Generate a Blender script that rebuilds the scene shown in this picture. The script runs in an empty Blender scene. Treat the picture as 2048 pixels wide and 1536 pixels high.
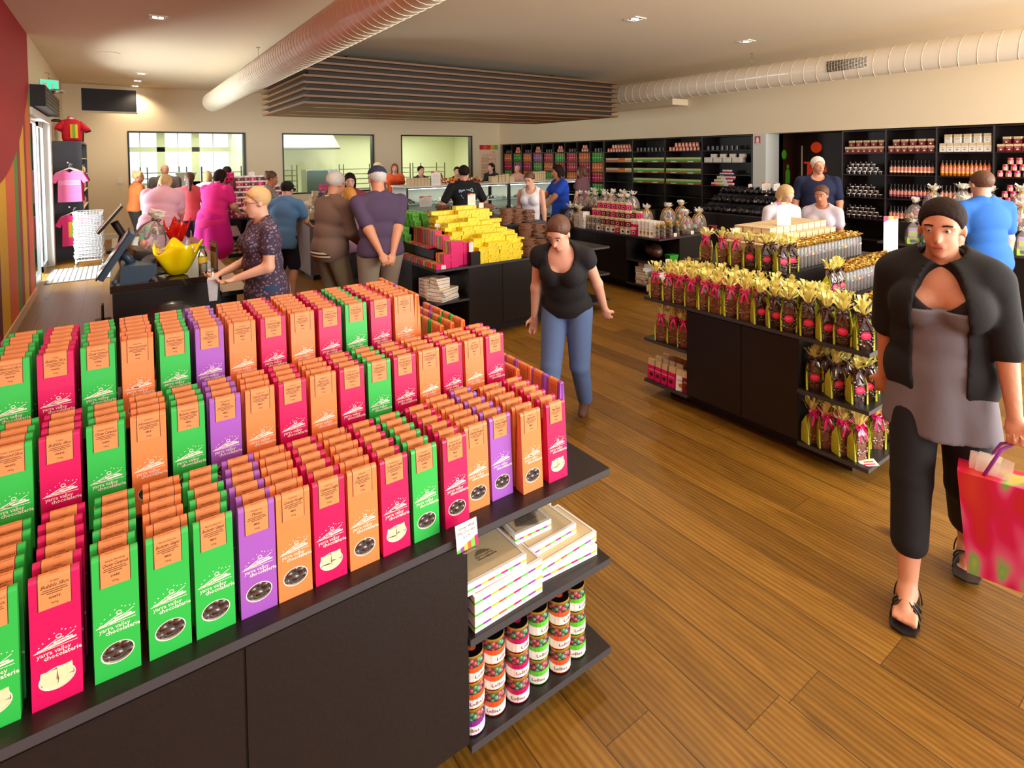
import bpy, bmesh, math, random
import numpy as np
from mathutils import Vector, Matrix
S = bpy.context.scene
COL = S.collection
random.seed(7)
PI = math.pi
R = math.radians

# ---------------------------------------------------------------- camera
cam_d = bpy.data.cameras.new('camera')
cam = bpy.data.objects.new('camera', cam_d)
COL.objects.link(cam)
S.camera = cam
EYE = 1.85
YAW, PITCH, ROLL, FPX = .6155, .0324, -.0108, 1119.6
cam_d.sensor_width = 36
cam_d.lens = FPX * 36 / 2048
cam_d.shift_y = -(768 - 348.5) / 2048
cam_d.clip_start = .05
_f = Vector((math.sin(YAW) * math.cos(PITCH), math.cos(YAW) * math.cos(PITCH), -math.sin(PITCH)))
_r0 = Vector((math.cos(YAW), -math.sin(YAW), 0))
_u0 = _r0.cross(_f)
_r = _r0 * math.cos(ROLL) + _u0 * math.sin(ROLL)
_u = -_r0 * math.sin(ROLL) + _u0 * math.cos(ROLL)
cam.matrix_world = Matrix(((_r.x, _u.x, -_f.x, 0), (_r.y, _u.y, -_f.y, 0), (_r.z, _u.z, -_f.z, EYE), (0, 0, 0, 1)))

# ---------------------------------------------------------------- colour management
S.view_settings.view_transform = 'Standard'
S.view_settings.look = 'None'
S.view_settings.gamma = 1
S.view_settings.use_curve_mapping = False
S.view_settings.exposure = 0.47
S.cycles.max_bounces = 7
S.cycles.diffuse_bounces = 4
S.cycles.glossy_bounces = 3
S.cycles.transparent_max_bounces = 12
S.cycles.transmission_bounces = 4
S.cycles.caustics_reflective = False
S.cycles.caustics_refractive = False
S.cycles.sample_clamp_indirect = 4
S.cycles.use_denoising = True

# ---------------------------------------------------------------- world: bright hazy daylight outside
W = bpy.data.worlds.new('daylight')
S.world = W
W.use_nodes = True
bgn = W.node_tree.nodes['Background']
bgn.inputs['Color'].default_value = (.93, .96, 1.0, 1)
WORLD_STRENGTH = 1.15
bgn.inputs['Strength'].default_value = WORLD_STRENGTH

def area_light(name, loc, rot, sx, sy, power, color):
    d = bpy.data.lights.new(name, 'AREA'); d.shape = 'RECTANGLE'; d.size = sx; d.size_y = sy
    d.energy = power; d.color = color
    o = bpy.data.objects.new(name, d); COL.objects.link(o); o.location = loc; o.rotation_euler = rot
    return o
# added area lights: assumed daylight behind the camera; daylight through the open side door
area_light('assumed_front_daylight', (6.6, -2.9, 1.8), (R(90), 0, R(14)), 9, 2.9, 640, (1.0, .95, .89))  # assumed source, added for frontal light
area_light('side_door_daylight', (-1.75, 11.5, 1.45), (0, R(-90), 0), 2.4, 2.3, 290, (.95, .98, 1.0))

# ---------------------------------------------------------------- small helpers
def lin(c):
    c = c / 255.0
    return c / 12.92 if c <= .04045 else ((c + .055) / 1.055) ** 2.4
def rgb(r, g, b): return (lin(r), lin(g), lin(b), 1)
MATS = {}
def mat(name, col, rough=.5, metal=0.0, coat=0.0, spec=.5, emit=None, estr=0.0, bump=0.0, bscale=60, alpha=1.0, vary=0.0, trans=0.0):
    if name in MATS: return MATS[name]
    m = bpy.data.materials.new(name); m.use_nodes = True
    nt = m.node_tree; b = nt.nodes['Principled BSDF']
    b.inputs['Base Color'].default_value = col
    b.inputs['Roughness'].default_value = rough
    b.inputs['Metallic'].default_value = metal
    b.inputs['Coat Weight'].default_value = coat
    b.inputs['Specular IOR Level'].default_value = spec
    b.inputs['Alpha'].default_value = alpha
    b.inputs['Transmission Weight'].default_value = trans
    if emit:
        b.inputs['Emission Color'].default_value = emit
        b.inputs['Emission Strength'].default_value = estr
    tc = nt.nodes.new('ShaderNodeTexCoord')
    nz = nt.nodes.new('ShaderNodeTexNoise'); nz.inputs['Scale'].default_value = bscale
    nz.inputs['Detail'].default_value = 3
    nt.links.new(tc.outputs['Object'], nz.inputs['Vector'])
    if bump > 0:
        bp = nt.nodes.new('ShaderNodeBump'); bp.inputs['Strength'].default_value = bump
        bp.inputs['Distance'].default_value = .01
        nt.links.new(nz.outputs['Fac'], bp.inputs['Height'])
        nt.links.new(bp.outputs['Normal'], b.inputs['Normal'])
    if vary > 0:
        mx = nt.nodes.new('ShaderNodeMix'); mx.data_type = 'RGBA'
        mx.inputs[6].default_value = tuple(c * (1 - vary) for c in col[:3]) + (1,)
        mx.inputs[7].default_value = tuple(min(1, c * (1 + vary)) for c in col[:3]) + (1,)
        nt.links.new(nz.outputs['Fac'], mx.inputs[0])
        nt.links.new(mx.outputs[2], b.inputs['Base Color'])
    MATS[name] = m
    return m

def film_mat(name, col, gloss=.25, rough=.08, tint=(1, 1, 1, 1), sheen_white=.0):
    """clear wrapping film or glazing: mostly see-through, with a sheen"""
    if name in MATS: return MATS[name]
    m = bpy.data.materials.new(name); m.use_nodes = True
    nt = m.node_tree; nt.nodes.clear()
    o = nt.nodes.new('ShaderNodeOutputMaterial'); t = nt.nodes.new('ShaderNodeBsdfTransparent')
    t.inputs['Color'].default_value = tint
    g = nt.nodes.new('ShaderNodeBsdfGlossy'); g.inputs['Color'].default_value = col; g.inputs['Roughness'].default_value = rough
    lw = nt.nodes.new('ShaderNodeLayerWeight'); lw.inputs['Blend'].default_value = gloss
    mx = nt.nodes.new('ShaderNodeMixShader'); mz = nt.nodes.new('ShaderNodeMixShader'); df = nt.nodes.new('ShaderNodeBsdfDiffuse'); df.inputs['Color'].default_value = (.9, .9, .88, 1)
    mz.inputs[0].default_value = sheen_white  # white mixed into the film, imitating highlights
    nt.links.new(t.outputs[0], mz.inputs[1]); nt.links.new(df.outputs[0], mz.inputs[2])
    nt.links.new(lw.outputs['Fresnel'], mx.inputs[0]); nt.links.new(mz.outputs[0], mx.inputs[1]); nt.links.new(g.outputs[0], mx.inputs[2])
    nt.links.new(mx.outputs[0], o.inputs[0])
    MATS[name] = m
    return m

def frill_mat(name, col, see=.3):
    """crinkled cellophane: partly see-through, partly glossy paper white"""
    if name in MATS: return MATS[name]
    m = bpy.data.materials.new(name); m.use_nodes = True
    nt = m.node_tree; b = nt.nodes['Principled BSDF']; o = nt.nodes['Material Output']
    b.inputs['Base Color'].default_value = col; b.inputs['Roughness'].default_value = .18
    b.inputs['Coat Weight'].default_value = .6
    t = nt.nodes.new('ShaderNodeBsdfTransparent'); mx = nt.nodes.new('ShaderNodeMixShader')
    mx.inputs[0].default_value = see
    nt.links.new(b.outputs[0], mx.inputs[1]); nt.links.new(t.outputs[0], mx.inputs[2]); nt.links.new(mx.outputs[0], o.inputs[0])
    MATS[name] = m
    return m

_TX = {}
def text_geo(s, shear=0.0, bold=0.0, res=1, space=1.0):
    key = (s, shear, bold, res, space)
    if key in _TX: return _TX[key]
    cu = bpy.data.curves.new('lettering', 'FONT'); cu.body = s; cu.size = 1; cu.shear = shear; cu.offset = bold
    cu.resolution_u = res; cu.align_x = 'CENTER'; cu.align_y = 'CENTER'; cu.fill_mode = 'FRONT'; cu.space_character = space
    o = bpy.data.objects.new('lettering', cu); COL.objects.link(o)
    me = o.to_mesh()
    v = [tuple(x.co) for x in me.vertices]; f = [tuple(p.vertices) for p in me.polygons]
    o.to_mesh_clear(); bpy.data.objects.remove(o); bpy.data.curves.remove(cu)
    _TX[key] = (v, f)
    return _TX[key]

class MB:
    def __init__(s): s.v = []; s.f = []; s.m = []; s.mats = []; s.sm = []
    def mi(s, m):
        if m not in s.mats: s.mats.append(m)
        return s.mats.index(m)
    def poly(s, pts, m, smooth=False):
        k = len(s.v); s.v += [tuple(p) for p in pts]; s.f.append(tuple(range(k, k + len(pts)))); s.m.append(s.mi(m)); s.sm.append(smooth)
        return s
    def add(s, v, f, m, smooth=False):
        k = len(s.v); s.v += [tuple(p) for p in v]; i = s.mi(m)
        for q in f: s.f.append(tuple(a + k for a in q)); s.m.append(i); s.sm.append(smooth)
        return s
    def box(s, x0, x1, y0, y1, z0, z1, m, rot=0.0, org=None):
        v = [(x0, y0, z0), (x1, y0, z0), (x1, y1, z0), (x0, y1, z0), (x0, y0, z1), (x1, y0, z1), (x1, y1, z1), (x0, y1, z1)]
        if rot:
            cx, cy = org or ((x0 + x1) / 2, (y0 + y1) / 2); c, q = math.cos(rot), math.sin(rot)
            v = [(cx + (x - cx) * c - (y - cy) * q, cy + (x - cx) * q + (y - cy) * c, z) for x, y, z in v]
        return s.add(v, [(3, 2, 1, 0), (4, 5, 6, 7), (0, 1, 5, 4), (1, 2, 6, 5), (2, 3, 7, 6), (3, 0, 4, 7)], m)
    def frustum(s, w0, d0, w1, d1, z0, z1, m, cx=0, cy=0, ox=0, oy=0):
        v = [(cx + a * w0 / 2, cy + b * d0 / 2, z0) for a, b in ((-1, -1), (1, -1), (1, 1), (-1, 1))] + [(cx + ox + a * w1 / 2, cy + oy + b * d1 / 2, z1) for a, b in ((-1, -1), (1, -1), (1, 1), (-1, 1))]
        return s.add(v, [(3, 2, 1, 0), (4, 5, 6, 7), (0, 1, 5, 4), (1, 2, 6, 5), (2, 3, 7, 6), (3, 0, 4, 7)], m)
    def lathe(s, prof, m, n=16, c=(0, 0, 0), smooth=True, wave=None):
        """prof: list of (r, z); wave(r_index, angle) -> (dr, dz)"""
        k = len(s.v)
        for i, (r, z) in enumerate(prof):
            for j in range(n):
                a = 2 * PI * j / n
                dr, dz = wave(i, a) if wave else (0, 0)
                s.v.append((c[0] + (r + dr) * math.cos(a), c[1] + (r + dr) * math.sin(a), c[2] + z + dz))
        mi = s.mi(m)
        for i in range(len(prof) - 1):
            for j in range(n):
                a = k + i * n + j; b = k + i * n + (j + 1) % n
                s.f.append((a, b, b + n, a + n)); s.m.append(mi); s.sm.append(smooth)
        return s
    def cyl(s, r, z0, z1, m, n=16, c=(0, 0), r1=None, smooth=True):
        r1 = r if r1 is None else r1
        s.lathe([(r, z0), (r1, z1)], m, n, (c[0], c[1], 0), smooth)
        s.poly([(c[0] + r1 * math.cos(2 * PI * j / n), c[1] + r1 * math.sin(2 * PI * j / n), z1) for j in range(n)], m)
        s.poly([(c[0] + r * math.cos(-2 * PI * j / n), c[1] + r * math.sin(-2 * PI * j / n), z0) for j in range(n)], m)
        return s
    def tube(s, pts, r, m, n=8, closed=False, smooth=True):
        pts = [Vector(p) for p in pts]; k = len(s.v); N = len(pts); up = None
        for i, p in enumerate(pts):
            if closed: t = pts[(i + 1) % N] - pts[i - 1]
            else: t = pts[min(i + 1, N - 1)] - pts[max(i - 1, 0)]
            t = t.normalized() if t.length > 1e-9 else Vector((0, 0, 1))
            if up is None: up = Vector((0, 0, 1)) if abs(t.z) < .9 else Vector((1, 0, 0))
            a = t.cross(up); a = a.normalized() if a.length > 1e-6 else t.orthogonal().normalized(); b = a.cross(t); up = b
            rr = r[i] if isinstance(r, (list, tuple)) else r
            for j in range(n):
                q = 2 * PI * j / n; s.v.append(tuple(p + (a * math.cos(q) + b * math.sin(q)) * rr))
        mi = s.mi(m)
        for i in range(N if closed else N - 1):
            for j in range(n):
                a0 = k + i * n; b0 = k + ((i + 1) % N) * n
                s.f.append((a0 + j, a0 + (j + 1) % n, b0 + (j + 1) % n, b0 + j)); s.m.append(mi); s.sm.append(smooth)
        if not closed:
            s.f.append(tuple(k + j for j in range(n))[::-1]); s.m.append(mi); s.sm.append(False)
            s.f.append(tuple(k + (N - 1) * n + j for j in range(n))); s.m.append(mi); s.sm.append(False)
        return s
    def ball(s, c, r, m, n=10, sq=(1, 1, 1), rot=None, smooth=True, jit=0, rnd=None):
        k = len(s.v); rn = rnd or random
        rings = max(4, n // 2)
        pts = [(0, 0, 1)]
        for i in range(1, rings):
            th = PI * i / rings
            for j in range(n): pts.append((math.sin(th) * math.cos(2 * PI * j / n), math.sin(th) * math.sin(2 * PI * j / n), math.cos(th)))
        pts.append((0, 0, -1))
        for p in pts:
            q = Vector((p[0] * sq[0] * r, p[1] * sq[1] * r, p[2] * sq[2] * r))
            if jit: q *= 1 + (rn.random() - .5) * jit
            if rot is not None: q = rot @ q
            s.v.append((c[0] + q.x, c[1] + q.y, c[2] + q.z))
        mi = s.mi(m)
        def ff(t): s.f.append(t); s.m.append(mi); s.sm.append(smooth)
        for j in range(n): ff((k, k + 1 + j, k + 1 + (j + 1) % n))
        for i in range(rings - 2):
            for j in range(n):
                a = k + 1 + i * n + j; b = k + 1 + i * n + (j + 1) % n; ff((a, a + n, b + n, b))
        last = k + 1 + (rings - 1) * n; base = k + 1 + (rings - 2) * n
        for j in range(n): ff((base + j, last, base + (j + 1) % n))
        return s
    def text(s, txt, o, ux, uz, size, m, shear=0.0, bold=0.0, res=1, width=None, space=1.0):
        v, f = text_geo(txt, shear, bold, res, space)
        if not v: return s
        o = Vector(o); ux = Vector(ux).normalized(); uz = Vector(uz).normalized()
        w = max(p[0] for p in v) - min(p[0] for p in v); sx = size
        if width and w * size > width: sx = width / w
        return s.add([tuple(o + ux * (p[0] * sx) + uz * (p[1] * size)) for p in v], f, m)
    def xform(s, M):
        s.v = [tuple(M @ Vector(p)) for p in s.v]; return s
    def merge(s, o, M=None):
        vv = o.v if M is None else [tuple(M @ Vector(p)) for p in o.v]
        k = len(s.v); s.v += vv; mp = [s.mi(m) for m in o.mats]
        for f, m, q in zip(o.f, o.m, o.sm): s.f.append(tuple(a + k for a in f)); s.m.append(mp[m]); s.sm.append(q)
        return s
    def data(s, name):
        me = bpy.data.meshes.new(name); me.from_pydata(s.v, [], s.f)
        for m in s.mats: me.materials.append(m)
        me.polygons.foreach_set('material_index', s.m); me.polygons.foreach_set('use_smooth', s.sm); me.update()
        return me
    def obj(s, name, parent=None, loc=None, rot=None):
        return put(name, s.data(name), parent, loc, rot)

def put(name, data, parent=None, loc=None, rot=None):
    o = bpy.data.objects.new(name, data); COL.objects.link(o)
    if loc is not None: o.location = loc
    if rot is not None: o.rotation_euler = rot if not isinstance(rot, (int, float)) else (0, 0, rot)
    if parent: o.parent = parent
    return o
LABELS = {}
def tag(o, label, cat, group=None):
    o['label'] = label; o['category'] = cat
    if group: o['group'] = group
    elif 'group' in o: del o['group']
    LABELS.setdefault(label, []).append(o.name)
    return o
def thing(name, label, cat, loc=(0, 0, 0), rot=0, group=None):
    return tag(put(name, None, None, loc, rot), label, cat, group)
def struct(o): o['kind'] = 'structure'; return o
def dup(o, loc, rot=None, label=None, group=None, cat=None):
    r = o.copy(); COL.objects.link(r); r.location = loc
    if rot is not None: r.rotation_euler = rot if not isinstance(rot, (int, float)) else (0, 0, rot)
    if label: tag(r, label, cat or o['category'], group or o.get('group'))
    for ch in o.children:
        c = ch.copy(); COL.objects.link(c); c.parent = r
        for g in ch.children:
            d = g.copy(); COL.objects.link(d); d.parent = c
    return r
PROTO = {}
def place(key, make, loc, rot, label, cat, group):
    """the first call uses the thing just built, later calls copy it with its parts"""
    if key not in PROTO:
        o = make(); PROTO[key] = o; o.location = loc
        o.rotation_euler = rot if not isinstance(rot, (int, float)) else (0, 0, rot)
        return tag(o, label, cat, group)
    return dup(PROTO[key], loc, rot, label, group, cat)
ORD = ['first', 'second', 'third', 'fourth', 'fifth', 'sixth', 'seventh', 'eighth', 'ninth', 'tenth', 'eleventh', 'twelfth', 'thirteenth', 'fourteenth', 'fifteenth', 'sixteenth', 'seventeenth', 'eighteenth', 'nineteenth', 'twentieth']

# ---------------------------------------------------------------- shared materials
M_dark = mat('dark_laminate', rgb(29, 23, 22), .38, bump=.06, bscale=90, vary=.12, spec=.45)
M_darkedge = mat('laminate_edge', rgb(64, 62, 66), .4)
M_black = mat('black_paint', rgb(14, 13, 14), .5)
M_white = mat('white_card', rgb(245, 242, 236), .55)
M_cream = mat('cream_card', rgb(218, 196, 152), .6, vary=.05)
M_kraft = mat('kraft_label', rgb(222, 140, 82), .5)
M_kline = mat('label_print', rgb(70, 35, 18), .6)
M_choc = mat('chocolate', rgb(62, 34, 22), .22, coat=.8, bump=.3, bscale=40, vary=.35)
M_wchoc = mat('white_chocolate', rgb(238, 222, 180), .35, coat=.4)
M_steel = mat('steel', rgb(170, 175, 175), .25, metal=.9)
M_gold = mat('gold_ribbon', rgb(205, 160, 60), .28, metal=.35, coat=.3)
M_pinkrib = mat('pink_ribbon', rgb(215, 10, 105), .3, coat=.4)
M_brownrib = mat('brown_ribbon', rgb(62, 28, 24), .3, coat=.4)
M_lime = mat('lime_foil', rgb(190, 200, 60), .28, coat=.5, bump=.5, bscale=30, vary=.25)
M_pink = mat('pink_card', rgb(222, 16, 110), .45)
M_red = mat('red_card', rgb(190, 18, 40), .45)
M_green = mat('green_card', rgb(70, 190, 70), .45)
M_yellow = mat('yellow_card', rgb(252, 226, 40), .45)
M_orange = mat('orange_card', rgb(246, 140, 40), .45)
M_purple = mat('purple_card', rgb(150, 60, 165), .45)
M_maroon = mat('maroon_card', rgb(120, 22, 40), .45)
M_glass = film_mat('clear_glazing', (1, 1, 1, 1), .12, .02, (.93, .97, .95, 1))
M_film = film_mat('clear_film', (1, 1, 1, 1), .12, .16, sheen_white=.05)
M_wrap = film_mat('clear_cellophane', (1, 1, 1, 1), .15, .12, sheen_white=.14)
# ================================================================= the room
XL, XR, YF, YN, ZC = -.95, 11.4, 16.15, -2.0, 3.6
def floor_material():
    m = bpy.data.materials.new('oak_planks'); m.use_nodes = True; nt = m.node_tree; L = nt.links.new
    b = nt.nodes['Principled BSDF']
    N = nt.nodes.new
    geo = N('ShaderNodeNewGeometry'); sep = N('ShaderNodeSeparateXYZ'); L(geo.outputs['Position'], sep.inputs[0])
    def math_(op, a, c=None, v=None):
        n = N('ShaderNodeMath'); n.operation = op
        if isinstance(a, (int, float)): n.inputs[0].default_value = a
        else: L(a, n.inputs[0])
        if c is not None:
            if isinstance(c, (int, float)): n.inputs[1].default_value = c
            else: L(c, n.inputs[1])
        return n.outputs[0]
    W_, LN = .2, 2.3
    u = math_('DIVIDE', sep.outputs[0], W_); row = math_('FLOOR', u); fu = math_('FRACT', u)
    wn = N('ShaderNodeTexWhiteNoise'); wn.noise_dimensions = '1D'; L(row, wn.inputs['W'])
    v = math_('ADD', math_('DIVIDE', sep.outputs[1], LN), math_('MULTIPLY', wn.outputs['Value'], 7.0))
    pl = math_('FLOOR', v); fv = math_('FRACT', v)
    cmb = N('ShaderNodeCombineXYZ'); L(row, cmb.inputs[0]); L(pl, cmb.inputs[1])
    wn2 = N('ShaderNodeTexWhiteNoise'); wn2.noise_dimensions = '2D'; L(cmb.outputs[0], wn2.inputs['Vector'])
    # seams
    e1 = math_('LESS_THAN', fu, .012); e2 = math_('GREATER_THAN', fu, .988); e3 = math_('LESS_THAN', fv, .0013)
    seam = math_('MAXIMUM', math_('MAXIMUM', e1, e2), e3)
    # grain coordinates: stretched along the plank, shifted per plank
    sh = N('ShaderNodeCombineXYZ')
    L(math_('ADD', math_('MULTIPLY', sep.outputs[0], 14.0), math_('MULTIPLY', wn2.outputs['Value'], 60.0)), sh.inputs[0])
    L(math_('ADD', math_('MULTIPLY', sep.outputs[1], 1.6), math_('MULTIPLY', wn2.outputs['Value'], 33.0)), sh.inputs[1])
    n1 = N('ShaderNodeTexNoise'); n1.inputs['Scale'].default_value = 1.0; n1.inputs['Detail'].default_value = 6; n1.inputs['Roughness'].default_value = .65; n1.inputs['Distortion'].default_value = 1.4
    L(sh.outputs[0], n1.inputs['Vector'])
    n2 = N('ShaderNodeTexNoise'); n2.inputs['Scale'].default_value = 9.0; n2.inputs['Detail'].default_value = 4; L(sh.outputs[0], n2.inputs['Vector'])
    wv = N('ShaderNodeTexWave'); wv.wave_type = 'BANDS'; wv.bands_direction = 'X'; wv.inputs['Scale'].default_value = .9; wv.inputs['Distortion'].default_value = 7; wv.inputs['Detail'].default_value = 2; wv.inputs['Detail Scale'].default_value = .6
    L(sh.outputs[0], wv.inputs['Vector'])
    # knots
    kc = N('ShaderNodeCombineXYZ'); L(math_('MULTIPLY', sep.outputs[0], 1.9), kc.inputs[0]); L(math_('MULTIPLY', sep.outputs[1], .95), kc.inputs[1])
    vo = N('ShaderNodeTexVoronoi'); vo.inputs['Scale'].default_value = 1.0; L(kc.outputs[0], vo.inputs['Vector'])
    kr = N('ShaderNodeValToRGB'); kr.color_ramp.elements[0].position = .022; kr.color_ramp.elements[0].color = (1, 1, 1, 1); kr.color_ramp.elements[1].position = .10; kr.color_ramp.elements[1].color = (0, 0, 0, 1)
    L(vo.outputs['Distance'], kr.inputs[0])
    ramp = N('ShaderNodeValToRGB'); cr = ramp.color_ramp
    cr.elements[0].position = .25; cr.elements[0].color = rgb(90, 60, 15)
    cr.elements[1].position = .75; cr.elements[1].color = rgb(160, 116, 44)
    e = cr.elements.new(.5); e.color = rgb(126, 87, 24)
    g = math_('ADD', math_('MULTIPLY', n1.outputs['Fac'], .55), math_('MULTIPLY', wv.outputs['Fac'], .16))
    g = math_('ADD', g, math_('MULTIPLY', n2.outputs['Fac'], .16))
    g = math_('ADD', g, math_('MULTIPLY', math_('SUBTRACT', wn2.outputs['Value'], .5), .22))
    L(math_('ADD', g, .06), ramp.inputs[0])
    mk = N('ShaderNodeMix'); mk.data_type = 'RGBA'; L(kr.outputs[0], mk.inputs[0]); L(ramp.outputs[0], mk.inputs[6]); mk.inputs[7].default_value = rgb(58, 34, 16)
    ms = N('ShaderNodeMix'); ms.data_type = 'RGBA'; L(math_('MULTIPLY', seam, .75), ms.inputs[0]); L(mk.outputs[2], ms.inputs[6]); ms.inputs[7].default_value = rgb(45, 28, 12)
    L(ms.outputs[2], b.inputs['Base Color'])
    b.inputs['Roughness'].default_value = .38
    L(math_('ADD', math_('MULTIPLY', n1.outputs['Fac'], .2), .3), b.inputs['Roughness'])
    bp = N('ShaderNodeBump'); bp.inputs['Strength'].default_value = .25; bp.inputs['Distance'].default_value = .004
    L(math_('SUBTRACT', math_('MULTIPLY', n2.outputs['Fac'], .4), math_('MULTIPLY', seam, 1.0)), bp.inputs['Height']); L(bp.outputs['Normal'], b.inputs['Normal'])
    return m
M_floor = floor_material()
M_wall = mat('warm_white_wall', rgb(238, 222, 190), .7, bump=.02, bscale=200)
M_ceil = mat('ceiling_paint', rgb(240, 224, 196), .75)
M_trim = mat('white_trim', rgb(235, 232, 225), .5)
M_dkframe = mat('dark_window_frame', rgb(22, 24, 22), .4)
MB().box(XL - .2, XR + 2, YN - 1.5, YF + .2, -.12, 0, M_floor).obj('floor').__setitem__('kind', 'structure')
struct(MB().box(XL - .2, XR + .2, YN - .3, YF + .2, ZC, ZC + .15, M_ceil).obj('ceiling'))
# far wall with three window openings (x0, x1), sill .86, head 2.545
WIN = [(.24, 2.81), (3.73, 6.35), (7.22, 9.79)]; WZ0, WZ1 = .86, 2.545
w = MB(); xs = [XL - .2] + [a for p in WIN for a in p] + [XR + .2]
for i in range(0, len(xs), 2): w.box(xs[i], xs[i + 1], YF, YF + .16, 0, ZC, M_wall)
for a, b in WIN: w.box(a, b, YF, YF + .16, 0, WZ0, M_wall); w.box(a, b, YF, YF + .16, WZ1, ZC, M_wall)
struct(w.obj('wall_far'))
for i, (a, b) in enumerate(WIN):
    f = MB(); t = .035
    f.box(a, a + t, YF - .02, YF + .17, WZ0, WZ1, M_dkframe).box(b - t * 1.6, b, YF - .02, YF + .17, WZ0, WZ1, M_dkframe)
    f.box(a + t, b - t * 1.6, YF - .02, YF + .17, WZ1 - t, WZ1, M_dkframe).box(a + t, b - t * 1.6, YF - .02, YF + .17, WZ0, WZ0 + t, M_dkframe)
    o = struct(f.obj('window_%d' % (i + 1)))
    MB().box(a + t, b - t * 1.6, YF + .07, YF + .078, WZ0 + t, WZ1 - t, M_glass).obj('window_pane', o)
# right wall with the dark recess of the doors
DY0, DY1, DZ = 4.9, 6.38, 2.26
w = MB().box(XR, XR + .16, YN - .3, DY0, 0, ZC, M_wall).box(XR, XR + .16, DY1, YF + .2, 0, ZC, M_wall).box(XR, XR + .16, DY0, DY1, DZ, ZC, M_wall)
w.box(10.9, XR, 2.3 - 3.5, 16.15, 2.26, ZC, M_wall)          # bulkhead over the shelving
struct(w.obj('wall_right'))
M_dwood = mat('dark_timber', rgb(54, 32, 18), .5, bump=.1, bscale=40, vary=.3)
w = MB().box(XR + .75, XR + .85, DY0, DY1, 0, DZ, M_dwood).box(XR, XR + .85, DY1, DY1 + .08, 0, DZ, M_dwood).box(XR, XR + .85, DY0 - .08, DY0, 0, DZ, M_dwood).box(XR, XR + .85, DY0, DY1, DZ, DZ + .06, M_dwood)
struct(w.obj('door_1'))
# pale pier beside the recess
struct(MB().box(10.9, XR, 6.38, 6.665, 0, 2.26, mat('pale_pier', rgb(214, 218, 210), .6)).obj('trim_1'))
# left wall: wine red front stretch, doorway, pale end
M_stripe = None
def stripe_material():
    m = bpy.data.materials.new('striped_mural'); m.use_nodes = True; nt = m.node_tree; L = nt.links.new; N = nt.nodes.new
    b = nt.nodes['Principled BSDF']; b.inputs['Roughness'].default_value = .6; b.inputs['Specular IOR Level'].default_value = .25
    geo = N('ShaderNodeNewGeometry'); sep = N('ShaderNodeSeparateXYZ'); L(geo.outputs['Position'], sep.inputs[0])
    def mt(op, a, c):
        n = N('ShaderNodeMath'); n.operation = op
        for k, q in ((0, a), (1, c)):
            if isinstance(q, (int, float)): n.inputs[k].default_value = q
            else: L(q, n.inputs[k])
        return n.outputs[0]
    mr = mt('MODULO', mt('ADD', mt('SUBTRACT', sep.outputs[1], 7.0), 35.2), 3.52)
    rp = N('ShaderNodeValToRGB'); rp.color_ramp.interpolation = 'CONSTANT'; cr = rp.color_ramp
    seq = [(0, (112, 26, 50)), (.10, (245, 190, 40)), (.24, (238, 110, 60)), (.42, (92, 158, 62)), (.50, (168, 46, 62)), (.57, (245, 190, 40)), (.68, (168, 46, 62)), (.735, (238, 110, 60)), (.86, (92, 158, 62)), (.94, (112, 26, 50))]
    cr.elements[0].color = rgb(*seq[0][1]); cr.elements[0].position = 0
    cr.elements[1].color = rgb(*seq[1][1]); cr.elements[1].position = seq[1][0]
    for p, c in seq[2:]:
        e = cr.elements.new(p); e.color = rgb(*c)
    L(mt('DIVIDE', mr, 3.52), rp.inputs[0])
    # curved upper edge of the stripes
    t = mt('SUBTRACT', sep.outputs[1], 6.6)
    edge = mt('ADD', mt('MULTIPLY', mt('POWER', mt('MAXIMUM', t, 0), 2.4), .062), 1.58)
    mask = mt('GREATER_THAN', sep.outputs[2], edge)
    mx = N('ShaderNodeMix'); mx.data_type = 'RGBA'; L(mask, mx.inputs[0]); L(rp.outputs[0], mx.inputs[6]); mx.inputs[7].default_value = rgb(176, 30, 46)
    L(mx.outputs[2], b.inputs['Base Color'])
    return m
M_stripe = stripe_material()
w = MB().box(XL - .16, XL, YN - .3, 10.15, 0, ZC, M_stripe)
w.box(XL - .16, XL, 10.15, 12.95, 2.58, ZC, M_wall).box(XL - .16, XL, 12.95, YF + .2, 0, ZC, M_wall)
struct(w.obj('wall_left'))
struct(MB().box(XL, XL + .014, YN, 10.13, 0, .11, mat('timber_skirting', rgb(225, 190, 150), .5)).obj('baseboard_left'))
struct(MB().box(-.35, .5, YF - .015, YF, 0, .12, M_trim).box(.5, 10.9, YF - .015, YF, 0, .12, M_trim).obj('baseboard_far'))
# sliding door in the left wall
M_alu = mat('aluminium', rgb(200, 205, 205), .3, metal=.6)
d = MB()
d.box(XL - .14, XL + .02, 12.72, 12.95, 0, 2.62, M_trim)
d.box(XL - .12, XL + .03, 10.15, 12.95, 2.5, 2.6, M_trim)
d.box(XL - .14, XL - .02, 10.15, 10.24, 0, 2.5, M_alu)
o = struct(d.obj('door_2'))
for k, (y0, y1, x) in enumerate(((10.24, 11.2, -.07), (11.9, 12.72, -.11))):
    f = MB(); X = XL + x
    f.box(X, X + .04, y0, y0 + .08, 0.02, 2.5, M_alu).box(X, X + .04, y1 - .08, y1, .02, 2.5, M_alu).box(X, X + .04, y0, y1, .02, .12, M_alu).box(X, X + .04, y0, y1, 2.42, 2.5, M_alu)
    p = f.obj('sliding_leaf', o)
    MB().box(X + .016, X + .022, y0 + .08, y1 - .08, .12, 2.42, M_glass).obj('door_glass', p)
# pavement seen outside the door
struct(MB().box(XL - 5, XL - .2, 8, 16, -.14, -.02, mat('pale_paving', rgb(205, 205, 200), .8)).obj('ground_outside'))
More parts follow.
